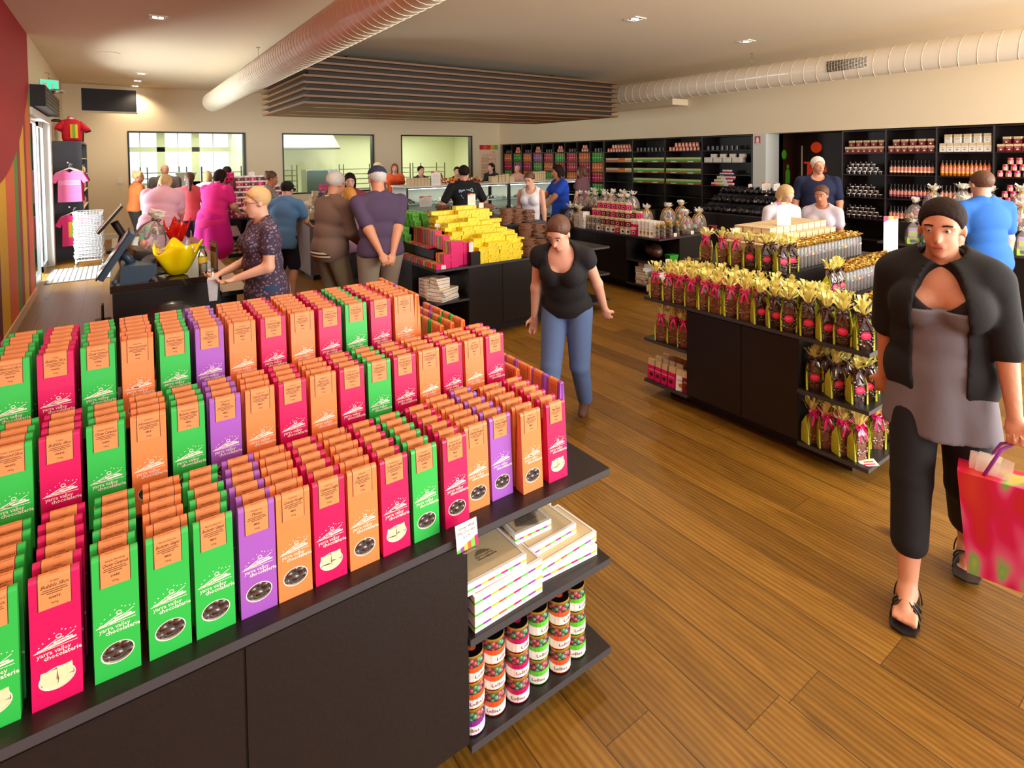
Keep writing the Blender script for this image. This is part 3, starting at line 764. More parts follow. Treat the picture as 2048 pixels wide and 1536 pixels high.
gbox(mid_, (.92, 1.485, z + 3 * .037), R(1), 'flat white gift box topping the pile beside the cabinet front')
for k in range(2): gbox(big, (1.225, 1.52, z + k * .037), R(-3 + 6 * k), 'wide white gift box, %s of the pile at the table corner' % ['lowest', 'second'][k])
gbox(mid_, (1.18, 1.54, z + 2 * .037), R(3), 'medium white gift box in the pile at the table corner')
gbox(sml, (1.13, 1.55, z + 3 * .037), R(-2), 'small square gift box topping the corner pile, under a clear card stand')
for k in range(3): gbox(sml, (1.28, 1.735, z + k * .037), R(1), 'small gift box, %s of the rear pile at the aisle side' % ['lowest', 'middle', 'topmost'][k])
def card(w, h, lines, base=True, tilt=0.0, bands=True, head=None):
    """price card standing on a little clear clip"""
    o = MB().box(-w / 2, w / 2, -.0008, .0008, 0, h, M_white).obj('price_card')
    m = MB()
    for i, (s, zz, sz) in enumerate(lines): m.text(s, (0, -.0014, h * zz), (1, 0, 0), (0, 0, 1), sz, mat('card_print', rgb(70, 70, 76), .6), width=w * .86)
    if bands:
        for i in range(6):
            a = -w / 2 + w * i / 6; hh = h * (.10 + .05 * i)
            m.poly([(a, -.0012, 0), (a + w / 6, -.0012, 0), (a + w / 6, -.0012, hh + h * .03), (a, -.0012, hh)], M_bstripe[i])
    m.obj('printing', o)
    if base: MB().box(-w * .3, w * .3, -.012, .012, -.003, .0, M_film).box(-w * .3, w * .3, .001, .0025, 0, h * .4, M_film).obj('clip', o)
    return o
c = card(.072, .075, [('Great Wall', .82, .012), ('300g Chocolates', .66, .012), ('$12.95', .48, .009)])
tag(c, 'small white price card with stripes clipped on the front edge of the near table', 'price card'); c.location = (.79, 1.355, .731); c.rotation_euler = (R(-8), 0, R(2))
m = MB().box(-.04, .04, -.03, .03, 0, .002, M_film); q = MB().box(-.04, .04, -.001, .001, 0, .07, M_film); q.xform(Matrix.Translation((0, .03, 0)) @ Matrix.Rotation(R(30), 4, 'X')); m.merge(q)
tag(m.obj('card_stand', None, (1.13, 1.53, z + 4 * .037), R(-25)), 'empty clear card stand lying on the small gift box', 'card stand')
# lolly jars
JC = {'orange': (238, 92, 40), 'magenta': (190, 15, 95), 'green': (95, 205, 50), 'violet': (140, 40, 150)}
def lolly_jar(col):
    body = MB().lathe([(0, .001), (.03, 0), (.033, .004), (.033, .058), (.029, .066), (.029, .07)], M_film, 20)
    o = body.obj('lolly_jar')
    s = MB(); rr = random.Random(4)
    cols = [mat('sweet_' + n, rgb(*c_), .3, coat=.5) for n, c_ in (('red', (190, 20, 40)), ('white', (235, 225, 210)), ('mint', (70, 160, 100)), ('pink', (225, 90, 130)))]
    for zz in (.006, .016, .026, .036, .046, .056):
        for j in range(8):
            a = j * PI / 4 + zz * 40; s.ball((.024 * math.cos(a), .024 * math.sin(a), zz + .004), .0075, rr.choice(cols), 6)
    s.cyl(.022, .003, .062, M_maroon, 10)
    s.obj('sweets', o)
    l = MB(); cm = mat('jar_label_' + col, rgb(*JC[col]), .45); n = 20
    for j in range(n):
        a0, a1 = 2 * PI * j / n, 2 * PI * (j + 1) / n; r_ = .0336
        up = lambda a: .036 + .008 * (0.5 - .5 * math.cos((a + PI / 2)))
        P3 = lambda a, z_: (r_ * math.cos(a), r_ * math.sin(a), z_)
        l.poly([P3(a0, .006), P3(a1, .006), P3(a1, up(a1) - .006), P3(a0, up(a0) - .006)], M_white, True)
        l.poly([P3(a0, up(a0) - .006), P3(a1, up(a1) - .006), P3(a1, .046), P3(a0, .046)], cm, True)
        l.poly([P3(a0, .004), P3(a1, .004), P3(a1, .006), P3(a0, .006)], cm, True)
    v, f = text_geo('Lollies', 0, .01, 1, 1.05)
    l.add([((r_ + .0004) * math.cos(-PI / 2 + p[0] * .0145 / r_), (r_ + .0004) * math.sin(-PI / 2 + p[0] * .0145 / r_), .018 + p[1] * .0145) for p in v], f, M_maroon)
    rr = random.Random(8)
    for q in range(26):
        a = rr.uniform(0, 2 * PI); zz = rr.uniform(.009, .03)
        if abs((a - 1.5 * PI)) < .6: continue
        d_ = .0012; r2 = r_ + .0004
        l.poly([(r2 * math.cos(a), r2 * math.sin(a), zz), (r2 * math.cos(a + .05), r2 * math.sin(a + .05), zz), (r2 * math.cos(a + .05), r2 * math.sin(a + .05), zz + d_), (r2 * math.cos(a), r2 * math.sin(a), zz + d_)], cm)
    l.obj('label', o)
    L2 = MB().lathe([(.03, .068), (.0315, .068), (.0315, .0765)], M_gold, 20).lathe([(.0315, .0765), (.03, .0775)], M_gold, 20).obj('lid_rim', o)
    c_ = MB().cyl(.0305, .070, .0778, mat('lid_black', rgb(20, 14, 16), .2, coat=.6), 20); c_.cyl(.012, .0778, .0782, cm, 14)
    c_.obj('lid', o)
    for ob in (o, *o.children): ob.data.transform(Matrix.Diagonal((1.18, 1.18, 1.03, 1)))
    return o
cols = [(.84, 'violet orange orange'), (.925, 'orange orange orange'), (1.01, 'magenta magenta magenta'), (1.1, 'green green green'), (1.185, 'orange orange orange'), (1.265, 'green green green')]
for i, (x, cs) in enumerate(cols):
    for k, c_ in enumerate(cs.split()):
        yy = 1.43 + .012 * (i % 2)
        place(('jar', c_), lambda: lolly_jar(c_), (x, yy, .1202 + k * .0815), R(-6 + 25 * ((i * 3 + k) % 3 - 1)), '%s-banded lolly jar, %s of the %s stack from the cabinet' % (c_, ['bottom', 'middle', 'top'][k], ORD[i]), 'jar', 'stacked jars of lollies')
c = card(.06, .08, [('Lollies', .7, .012), ('$9.95', .45, .01)]); tag(c, 'white price card leaning beside the last lolly jars', 'price card'); c.location = (1.325, 1.5, .1235); c.rotation_euler = (R(-15), 0, R(60))
# ================================================================= second display table: cellophane bags, bead tubes, boxes, tins
def nth(i, n, a='from left', b='from right'):
    if n == 1: return 'only one'
    if i < (n + 1) // 2: return ('first' if i == 0 else ORD[i]) + ' ' + a
    return ('first' if i == n - 1 else ORD[n - 1 - i]) + ' ' + b
M_frillY = frill_mat('frill_gold', rgb(236, 226, 128), .28)
M_frillW = frill_mat('frill_clear', rgb(245, 240, 228), .38)
def frill(n=9, r=.045, h=.1, seed=0, m=None, lo=.004):
    """crumpled fan of narrow cellophane leaves springing from the tie"""
    rr = random.Random(seed); g = MB(); n = int(n * 1.7)
    for i in range(n):
        a = 2 * PI * i / n + rr.uniform(-.4, .4); th = rr.uniform(.15, 1.0); ln = h * rr.uniform(.65, 1.1); wd = r * rr.uniform(.3, .6)
        d = Vector((math.cos(a) * math.sin(th), math.sin(a) * math.sin(th), math.cos(th))); sd = Vector((-math.sin(a), math.cos(a), rr.uniform(-.6, .6))).normalized(); nn = d.cross(sd)
        p = Vector((lo * math.cos(a), lo * math.sin(a), 0)); L = [p - sd * lo, p + sd * lo]
        for k in range(1, 4):
            q = p + d * ln * k / 3 + nn * rr.uniform(-1, 1) * wd * .35; w_ = wd * (.25, .42, .5)[k - 1] * rr.uniform(.8, 1.2); tw = sd + nn * rr.uniform(-.5, .5)
            N_ = [q - tw * w_, q + tw * w_]; g.poly([L[0], L[1], N_[1], N_[0]], m); L = N_
    return g
def bow(mat_, z, r=.03, tails=True, seed=0):
    rr = random.Random(seed); g = MB(); w = .008
    for s in (-1, 1):
        pts = [(0, -.012, z), (s * r * .6, -.02, z + .016), (s * r * 1.15, -.02, z + .008), (s * r * .9, -.017, z - .008), (0, -.014, z)]
        for (x0, y0, z0), (x1, y1, z1) in zip(pts[:-1], pts[1:]): g.poly([(x0, y0 - w * .6, z0 - w * .5), (x1, y1 - w * .6, z1 - w * .5), (x1, y1 + w * .6, z1 + w * .5), (x0, y0 + w * .6, z0 + w * .5)], mat_)
        if tails:
            q = [(0, -.016, z), (s * r * .45, -.034, z - .028), (s * r * (.6 + rr.random() * .4), -.036, z - .062)]
            for (x0, y0, z0), (x1, y1, z1) in zip(q[:-1], q[1:]): g.poly([(x0 - w * .7, y0, z0), (x0 + w * .7, y0, z0), (x1 + w * .7, y1, z1), (x1 - w * .7, y1, z1)], mat_)
    g.ball((0, -.014, z), .009, mat_, 8)
    g.lathe([(.011, z - .006), (.013, z), (.011, z + .006)], mat_, 10)
    return g
M_pouch = mat('pouch_chocolates', rgb(60, 30, 22), .12, coat=1.0, bump=.6, bscale=26, vary=.6)
M_almond = mat('chocolate_clusters', rgb(120, 70, 48), .16, coat=1.0, bump=.6, bscale=20, vary=.5)
def cello(kind, seed):
    """kind: 'l' pink oval label, brown ribbon; 'r' pink ribbon, clusters"""
    rr = random.Random(seed); w, d, h = .078, .052, .135
    p = MB(); core = M_pouch if kind == 'l' else M_almond
    n = 12; prof = [(.0, .001), (.96, 0), (1, .01), (1.02, .05), (1.0, .1), (.82, h - .01), (.45, h + .015), (.13, h + .03)]
    def ring(k, z):
        out = []
        for j in range(n):
            a = 2 * PI * j / n; c, s = math.cos(a), math.sin(a); q = max(abs(c), abs(s)); e = .72
            x = c / q * e + c * (1 - e); y = s / q * e + s * (1 - e)
            jj = 1 + (rr.random() - .5) * .06 * (z > .01)
            out.append((x * k * w / 2 * jj, y * k * d / 2 * jj, z))
        return out
    rings = [ring(k, z) for k, z in prof]
    for ra, rb in zip(rings[:-1], rings[1:]):
        for j in range(n): p.poly([ra[j], ra[(j + 1) % n], rb[(j + 1) % n], rb[j]], core, True)
    for q in range(16):     # lumps pressing at the film
        x = rr.uniform(-.032, .032); z = rr.uniform(.012, .11); p.ball((x, -d / 2 * .97, z), rr.uniform(.008, .012), core, 7, (1.1, .45, .8), jit=.2, rnd=rr)
    o = p.obj('cellophane_bag')
    g = MB()
    for s in (-1, 1):
        y0 = d / 2 + .001; X = s * (w / 2 + .0022)
        pts = [(X, -y0, .0), (X, y0, .0), (X * 1.03, y0, .05), (X, y0 * .9, .1), (X * .8, 0, h + .012), (X, -y0 * .9, .1), (X * 1.03, -y0, .05)]
        g.poly(pts if s > 0 else pts[::-1], M_lime)
        g.poly([(X, -y0 - .001, 0), (X - s * .009, -y0 - .002, 0), (X - s * .009, -y0 - .002, .1), (X * .75, -.01, h + .008), (X, -y0 * .9, .1)], M_lime)
    g.obj('gusset', o)
    if kind == 'l':
        l = MB(); l.poly([(.024 * math.cos(2 * PI * i / 16), -d / 2 - .0035, .072 + .02 * math.sin(2 * PI * i / 16)) for i in range(16)], mat('oval_label', rgb(228, 20, 84), .4))
        for zz, q in ((.078, .014), (.073, .016), (.066, .01)): l.box(-q, q, -d / 2 - .0042, -d / 2 - .0036, zz, zz + .0016, mat('oval_print', rgb(250, 150, 170), .5))
        l.obj('label', o)
    bow(M_brownrib if kind == 'l' else M_pinkrib, h + .03, .026, True, seed).obj('ribbon', o)
    f = frill(9, .04, .085, seed, M_frillY); f.xform(Matrix.Translation((0, 0, h + .03)))
    f.obj('frill', o)
    for ob in (o, *o.children): ob.data.transform(Matrix.Scale(1.12, 4))
    return o
def cbag(kind, seed, loc, rot, label, grp): return place(('cello', kind, seed % 4), lambda: cello(kind, seed % 4), loc, rot, label, 'gift bag', grp)
I2 = (3.3, 5.6, 1.335, 2.92)
island('display_table', 'dark display table with gold frilled cellophane bags, right of the aisle', *I2, cx=.57, cy=.39, splits=[('y', 3.3 + .012, [1.725, 2.10, 2.53])])
riser(3.80, 5.22, 1.74, 2.86, .76, .88, 'dark riser step under the bead tubes with the two pink labelled bags')
riser(3.80, 5.22, 2.07, 2.86, .88, 1.0, 'dark top riser under the cream cubes and upper cellophane bags')
rn = random.Random(21)
# outer file along the left edge, second file, third file
fz = .7602
def rk(y, row):  # bags near the far end have the pink ribbon, the near end the pink oval label
    return 'r' if y > 2.02 else 'l'
for row, (x, n, off) in enumerate(((3.355, 15, 0), (3.455, 14, .05), (3.555, 13, 0), (3.655, 11, .04))):
    for i in range(n):
        y = 2.84 - i * .104 - off
        k = rk(y, row)
        cbag(k, i * 5 + row * 3, (x + rn.uniform(-.008, .008), y + rn.uniform(-.008, .008), fz), R(-58 + rn.uniform(-22, 22)),
             '%s cellophane bag, %s, %s file from the table edge' % ('pink ribboned' if k == 'r' else 'pink oval labelled', nth(i, n, 'from far end', 'from near end'), ['outer', 'second', 'third', 'fourth'][row]), 'cellophane bags standing on the table edge')
# upper bags on the top riser
for i, (x, y, k) in enumerate(((3.86, 2.62, 'r'), (3.86, 2.50, 'r'), (3.86, 2.38, 'l'), (3.865, 2.26, 'l'), (3.87, 2.14, 'l'), (3.97, 2.13, 'l'), (3.95, 2.26, 'l'), (3.86, 2.76, 'r'))):
    cbag(k, i * 3 + 1, (x, y, 1.0002), R(-50 + rn.uniform(-15, 15)), '%s cellophane bag on the top riser, %s' % ('pink ribboned' if k == 'r' else 'pink oval labelled', ['fifth from the near corner', 'fourth from the near corner', 'third from the near corner', 'second from the near corner', 'at the near corner', 'beside the corner one', 'in the rear file', 'farthest along its edge'][i]), 'cellophane bags on the top riser')
for i, x in enumerate((3.86, 3.955)):
    cbag('l', 2 + i, (x, 1.80, .8802), R(-12 + i * 6), 'pink oval labelled bag on the middle step, %s the tubes' % ['farther from', 'next to'][i], 'cellophane bags on the middle step')
# bead tubes with gold bows
M_beads = mat('chocolate_beads', rgb(78, 52, 40), .25, coat=.7, bump=1.0, bscale=160, vary=.6)
M_leaf = [mat('leaf_' + n, rgb(*c), .45) for n, c in (('orange', (240, 90, 50)), ('green', (90, 205, 90)), ('yellow', (225, 220, 50)), ('violet', (90, 50, 180)), ('rose', (220, 40, 150)))]
def tube_(c):
    o = MB().lathe([(.0, .001), (.021, 0), (.022, .004), (.022, .135), (.016, .15)], M_wrap, 12).obj('bead_tube')
    MB().cyl(.019, .003, .085, M_beads, 12).obj('beads', o)
    s = MB(); 
    s.poly([(-.013, -.0226, .092), (-.004, -.0235, .086), (.006, -.0232, .089), (.015, -.022, .1), (.004, -.0232, .097), (-.006, -.0232, .1)], M_leaf[c]); s.obj('paper_leaf', o)
    rr = random.Random(c); g = MB()
    for i in range(5):
        a = rr.uniform(0, 2 * PI); b = a + rr.uniform(1.8, 3.4); r1 = rr.uniform(.022, .038); zz = .158 + rr.uniform(0, .02)
        p0 = Vector((0, 0, .152)); p1 = Vector((r1 * math.cos(a), r1 * math.sin(a), zz + .012)); p2 = Vector((r1 * .9 * math.cos(b), r1 * .9 * math.sin(b), zz)); nn = Vector((-math.sin(a), math.cos(a), .35)).normalized() * .0065
        g.poly([p0 - nn, p0 + nn, p1 + nn, p1 - nn], M_gold); n2 = Vector((-math.sin(b), math.cos(b), -.4)).normalized() * .0065
        g.poly([p0 - n2, p0 + n2, p2 + n2, p2 - n2], M_gold)
        g.poly([p1 - nn * 1.1, p1 + nn * 1.1, (p1 + p2) / 2 + Vector((0, 0, .014)), (p1 + p2) / 2 + Vector((0, 0, .004))], M_gold)
    g.obj('gold_bow', o)
    return o
def tubes(x0, n, y0, rows, z, step):
    for j in range(rows):
        for i in range(n):
            c = (i * 3 + j * 2 + int(z * 10)) % 5
            place(('tube', c), lambda: tube_(c), (x0 + i * .052 + .01 * (j % 2), y0 + j * .056, z), R(rn.uniform(-25, 25)),
                  'clear bead tube with a gold bow, %s, %s row, %s' % (nth(i, n), ['front', 'second', 'third', 'fourth'][j], step), 'sweet tube', 'bead tubes with gold bows, ' + step)
tubes(3.86, 19, 1.42, 4, .7602, 'table top')
tubes(4.05, 19, 1.79, 3, .8802, 'middle step')
tubes(4.05, 20, 2.13, 3, 1.0002, 'top riser')
# cream cubes
def cube_box(w, d, h):
    m = MB().box(-w / 2, w / 2, -d / 2, d / 2, 0, h, M_cream); m.box(-w / 2 - .0006, w / 2 + .0006, -d / 2 - .0006, d / 2 + .0006, h * .76, h * .79, M_boxlid); o = m.obj('cream_box')
    MB().text('noir', (0, -d / 2 - .0008, h * .55), (1, 0, 0), (0, 0, 1), .014, M_boxlid, shear=.3).box(-w * .48, w * .48, -d / 2 - .0006, -d / 2, h * .93, h * .945, M_boxlid).obj('printing', o)
    MB().poly([(-w / 2 - .0008, -d / 2, h * .8), (-w / 2 - .0008, d / 2, h * .8), (-w / 2 - .0008, d / 2, h * .815), (-w / 2 - .0008, -d / 2, h * .815)], M_boxlid).obj('lid_line', o)
    return o
for j, (y, hts) in enumerate(((2.36, [3] + [4] * 10), (2.44, [3, 4] + [5] * 9), (2.52, [3, 4] + [5] * 9), (2.60, [3, 4] + [5] * 9), (2.68, [3, 4] + [5] * 9))):
    for i, hh in enumerate(hts):
        x = 4.02 + i * .1 
        for k in range(hh):
            if 0 < i < len(hts) - 1 and 0 < j < 4 and k < hh - 3: continue
            place(('cube', 0), lambda: cube_box(.089, .070, .050), (x, y, 1.0002 + k * .0525), 0, 'cream printed box, %s layer, %s, %s row from the aisle' % (ORD[k], nth(i, len(hts)), ['front', 'second', 'third', 'fourth', 'rear'][j]), 'box', 'cream boxes on the top riser')
# tall price cards and tins
def tin(r=.048, h=.1, label='tin'):
    o = MB().cyl(r, 0, h, M_pink, 20).obj('striped_tin')
    m = MB(); rr = r + .0008; st = [(245, 225, 80), (225, 120, 150), (150, 200, 60), (245, 240, 220), (238, 110, 50)]
    for i in range(15):
        a0 = 2 * PI * i / 15; top = h * (.42 + .18 * math.sin(i * 2.1))
        m.poly([(rr * math.cos(a0), rr * math.sin(a0), h * .04), (rr * math.cos(a0 + .34), rr * math.sin(a0 + .34), h * .04), (rr * math.cos(a0 + .34), rr * math.sin(a0 + .34), top + .01), (rr * math.cos(a0), rr * math.sin(a0), top)], mat('tin_stripe_%d' % (i % 5), rgb(*st[i % 5]), .35))
    m.text('hot choc', (0, -rr - .0005, h * .75), (1, 0, 0), (0, 0, 1), .018, M_white, width=r)
    m.obj('stripes', o)
    MB().lathe([(r + .001, h - .006), (r + .003, h - .003), (r + .003, h + .002), (r - .002, h + .003)], M_maroon, 20).obj('rim', o)
    return o
for i, (x, y, z, w_) in enumerate(((5.38, 2.06, .7602, 'lower tin nearest the bead tubes'), (5.49, 2.02, .7602, 'lower tin beside the tall card'), (5.38, 2.06, .8642, 'upper tin under the tall card, nearest the tubes'), (5.49, 2.02, .8642, 'upper tin under the tall card, farther right'), (5.36, 1.80, .8642, 'upper tin behind the walking woman, near her shoulder'), (5.36, 1.80, .7602, 'lower tin behind the walking woman'), (5.48, 1.74, .7602, 'last tin at the table end'), (5.48, 1.74, .8642, 'upper tin at the table end'))):
    place(('tin', 0), tin, (x, y, z), R(-35), 'pink striped round tin, ' + w_, 'tin', 'pink striped tins')
def tall_card(w, h, loc, rot, label, head='Chocolates'):
    c = MB().box(-w / 2, w / 2, -.0015, .0015, 0, h, M_white).obj('sign_card')
    m = MB(); pr = mat('sign_print', rgb(190, 90, 130), .6)
    for i, hh in enumerate((.16, .12, .09)): m.poly([(-w / 2 + i * w / 3, -.002, h), (-w / 2 + i * w / 3, -.002, h - h * hh), (-w / 2 + (i + 1) * w / 3, -.002, h - h * hh * .6), (-w / 2 + (i + 1) * w / 3, -.002, h)], M_bstripe[(5, 2, 3)[i]])
    m.text(head, (0, -.002, h * .72), (1, 0, 0), (0, 0, 1), h * .09, pr, width=w * .8)
    for i in range(5): m.box(-w * .36, w * (.36 - .05 * (i % 2)), -.0021, -.0016, h * (.6 - .1 * i), h * (.615 - .1 * i), mat('sign_line', rgb(175, 175, 180), .6))
    m.obj('printing', c)
    if 1.17 < loc[2] < 1.19: MB().box(-.006, .006, .0, .004, -.1, .02, M_white).box(-.03, .03, -.02, .02, -.1, -.096, M_white).obj('card_foot', c)
    c.location = loc; c.rotation_euler = rot if not isinstance(rot, (int, float)) else (0, 0, rot)
    return tag(c, label, 'sign')
tall_card(.115, .33, (5.43, 2.04, .9675), R(-42), 'tall white sign card standing on the pink striped tins')
tall_card(.115, .19, (4.42, 2.43, 1.2632), R(-30), 'white sign card with pink corner on the cream boxes')
tall_card(.06, .05, (4.02, 2.60, 1.2107), R(-30), 'tiny white card on the left end of the cream boxes', '$6')
c = card(.06, .055, [('Pouches', .75, .010), ('$9.95', .45, .009)]); tag(c, 'small price card on a clip at the near corner of the second table', 'price card'); c.location = (3.62, 1.352, .79); c.rotation_euler = (0, 0, R(-28))
MB().lathe([(.004, -.027), (.014, -.027), (.003, 0)], M_white, 10).obj('card_foot', c)
c = card(.05, .055, [('Bags', .75, .010), ('$8', .45, .009)]); tag(c, 'small pink edged price card at the far left corner of the second table', 'price card'); c.location = (3.34, 2.895, .79); c.rotation_euler = (0, 0, R(-55))
MB().lathe([(.004, -.027), (.014, -.027), (.003, 0)], M_white, 10).obj('card_foot', c)
# shelves of that table
s1, s0 = .4402, .1202
k = 0
for i, (x, y) in enumerate(((3.37, 1.66), (3.46, 1.64), (3.37, 1.54), (3.47, 1.53), (3.38, 1.43), (3.48, 1.42), (3.58, 1.45), (3.60, 1.58), (3.72, 1.45), (3.80, 1.5))):
    cbag('l', i + 1, (x, y, s1), R(-45 + rn.uniform(-20, 20)), 'pink oval labelled bag on the upper open shelf, %s' % nth(i, 10, 'from the cabinet', 'from the aisle corner'), 'cellophane bags on the upper shelf')
for i, (x, y) in enumerate(((3.36, 1.67), (3.37, 1.59), (3.37, 1.50), (3.38, 1.42), (3.47, 1.66), (3.48, 1.56), (3.49, 1.46), (3.60, 1.42), (3.60, 1.54), (3.71, 1.44), (3.72, 1.56))):
    cbag('r', i, (x, y, s0), R(-45 + rn.uniform(-20, 20)), 'pink ribboned bag on the bottom open shelf, %s' % nth(i, 11, 'from the cabinet', 'from the aisle corner'), 'cellophane bags on the bottom shelf')
tag(MB().box(-.045, .045, -.03, .03, 0, .0015, M_white).box(-.03, .03, -.02, -.012, .0015, .002, M_bstripe[5]).box(-.02, .03, .0, .01, .0015, .002, M_bstripe[3]).obj('price_card', None, (3.37, 1.365, .1235), (R(6), R(-6), R(-40))), 'fallen white price card on the bottom shelf of the second table', 'price card')
for i, (x, y) in enumerate(((3.36, 2.80), (3.38, 2.70), (3.37, 2.60), (3.47, 2.64), (3.47, 2.76))):
    cbag('r', i, (x, y, s1), R(-60), 'pink ribboned bag on the far end shelf, %s' % nth(i, 5, 'from the far end', 'from the cabinet'), 'cellophane bags on the far end shelf')
def nut_box(c1, c2, w=.075, d=.05, h=.15, txt='Nobbles'):
    """gable box: coloured body, cream top"""
    m = MB(); m.frustum(w, d, w, d * .45, 0, h, c1)
    o = m.obj('gable_box'); t = MB()
    k = .72
    t.frustum(w + .001, d * (1 - .55 * k) + .001, w + .001, d * .45 + .001, h * k, h + .001, c2)
    t.obj('box_top', o)
    p = MB(); sl = d * .275 / h; y = -d / 2 + sl * h * .4 - .001
    uz = (0, sl, 1)
    p.text(txt, (0, y + sl * .02, h * .5), (1, 0, 0), uz, .016, M_white if c1 is not M_white else M_kline, shear=.3, width=w * .8)
    n = 12; p.poly([(w * .24 * math.cos(2 * PI * q / n), y - sl * h * .15 + sl * h * .1 * math.sin(2 * PI * q / n), h * .27 + h * .1 * math.sin(2 * PI * q / n)) for q in range(n)], M_choc if c1 is not M_white else M_gold)
    p.obj('front_print', o)
    return o
for i in range(4):
    for j in range(3):
        place(('nb', 'pw'), lambda: nut_box(M_pink, M_cream), (3.345 + j * .085, 2.87 - i * .062, s0), R(-90 + 0), 'pink gable box with cream top, %s file, %s' % (['outer', 'second', 'third'][j], nth(i, 4, 'from the far end', 'from the cabinet')), 'gable box', 'pink gable boxes on the bottom end shelf')
place(('nb', 'ww'), lambda: nut_box(M_white, M_cream), (3.345, 2.60, s0), R(-75), 'white gable box with a gold seal on the bottom end shelf', 'gable box', None)
place(('nb', 'mw'), lambda: nut_box(M_maroon, M_cream), (3.345, 2.545, s0), R(-75), 'maroon gable box with cream top on the bottom end shelf', 'gable box', None)

# ================================================================= third table: striped bars, yellow boxes, green boxes, bark
I3 = (2.48, 4.8, 4.78, 7.0)
island('display_table', 'dark display table heaped with yellow boxes and striped bars', *I3, cx=.36, cy=.57, splits=[('x', 4.78 + .012, [2.84, 3.25, 3.65, 4.05, 4.44])])
riser(2.60, 4.4, 5.06, 6.9, .76, .905, 'dark riser under the middle yellow boxes')
riser(2.72, 4.3, 5.36, 6.8, .905, 1.05, 'dark top riser under the highest yellow boxes')
def ybox(w=.135, d=.085, h=.04):
    o = MB().box(-w / 2, w / 2, -d / 2, d / 2, 0, h, M_yellow).obj('yellow_box')
    m = MB(); m.box(-w / 2 - .0003, w / 2 + .0003, -d / 2 - .0003, d / 2 + .0003, h * .78, h * .8, M_kline)
    z = h * .4; pts = [(.01, z - .009), (.022, z - .004), (.03, z + .004), (.043, z + .010)]
    for (x0, z0), (x1, z1) in zip(pts[:-1], pts[1:]): m.poly([(x0, -d / 2 - .0006, z0 - .002), (x1, -d / 2 - .0006, z1 - .002), (x1, -d / 2 - .0006, z1 + .002), (x0, -d / 2 - .0006, z0 + .002)], M_black)
    m.poly([(-.02 + .008 * math.cos(q * PI / 5), -d / 2 - .0006, z + .006 * math.sin(q * PI / 5)) for q in range(10)], mat('gold_seal', rgb(225, 190, 40), .4))
    m.obj('box_print', o)
    return o
rn = random.Random(5)
for tier, (y, z, x0, n, hts) in enumerate(((4.845, .7602, 3.02, 4, (4, 5, 5, 4)), (4.94, .7602, 3.0, 5, (6, 7, 7, 6, 5)), (5.115, .9052, 2.86, 6, (4, 5, 5, 5, 4, 3)), (5.21, .9052, 2.86, 6, (6, 6, 7, 6, 5, 3)), (5.42, 1.0502, 2.86, 6, (4, 4, 5, 5, 5, 2)), (5.52, 1.0502, 2.86, 5, (5, 5, 6, 6, 5)))):
    for i in range(n):
        for k in range(hts[i]):
            place(('yb', 0), ybox, (x0 + i * .139 + rn.uniform(-.006, .006) + .03 * (k % 2), y + rn.uniform(-.006, .006), z + k * .0405), R(rn.uniform(-4, 4)),
                  'yellow box, %s layer, %s, %s rank back' % (ORD[k], nth(i, n), ORD[tier]), 'yellow box', 'heaped yellow boxes')
BARC = [(222, 20, 100), (240, 110, 50), (140, 60, 160), (90, 200, 80), (240, 170, 40), (200, 40, 60), (245, 140, 50)]
def bar(L_=.165, w=.078, h=.0165):
    o = MB().box(-w / 2, w / 2, -L_ / 2, L_ / 2, 0, h, M_pink).obj('striped_bar'); m = MB(); e = .0006; n = 7
    for i in range(n):
        a, b = -L_ / 2 + L_ * i / n, -L_ / 2 + L_ * (i + 1) / n; mm = mat('bar_stripe_%d' % i, rgb(*BARC[i]), .42)
        m.box(-w / 2 - e, -w / 2, a, b, .001, h - .001, mm).box(-w / 2, w / 2, a, b, h, h + e * .7, mm)
    m.obj('stripes', o)
    return o
for j in range(5):
    y = 4.885 + j * .168
    for i, hh in enumerate((3, 8, 15) if j < 1 else (3, 9, 17) if j < 2 else (3, 10, 19)):
        x = 2.53 + i * .083
        zb = .7602
        for k in range(hh):
            if j > 1 and i == 2 and False: continue
            if x + .04 > 2.60 and y > 5.0 and k * .0171 + .76 < .905 and x + .04 > 2.6: 
                if x > 2.6: zb = .9052 if False else zb
            if x > 2.57 and y > 4.98 and .7602 + k * .0171 < .906: continue
            place(('bar', 0), bar, (x + rn.uniform(-.003, .003), y, zb + k * .0171), 0, 'striped chocolate bar, %s layer of the %s stack in, %s rank back' % (ORD[k], ORD[i], ORD[j]), 'chocolate bar', 'stacked striped chocolate bars')
for i, (x, hh) in enumerate(((2.79, 14), (2.875, 13))):
    for k in range(hh): place(('bar', 0), bar, (x + rn.uniform(-.003, .003), 4.945, .7602 + k * .0171), 0, 'pink ended chocolate bar, %s layer, pile %s the black stand' % (ORD[k], ['left of', 'behind'][i]), 'chocolate bar', 'stacked striped chocolate bars')
tag(MB().box(-.055, .055, -.03, .03, 0, .13, M_dark).obj('card_plinth', None, (2.93, 4.82, .7602)), 'small dark block stand between the bars and the yellow boxes', 'stand')
tall_card(.045, .105, (2.90, 4.83, .8902), R(-8), 'narrow white sign card on the small dark block stand')
tall_card(.06, .04, (2.56, 4.80, .7602), R(-15), 'white price card at the low front stack of striped bars', 'Bars')
c = tall_card(.06, .04, (2.78, 5.32, 1.10), (R(-20), R(12), R(-10)), 'tilted price card stuck between the striped bars and yellow boxes', 'Bars')
MB().box(-.004, .004, -.001, .003, -.05, 0, M_white).obj('card_foot', c)
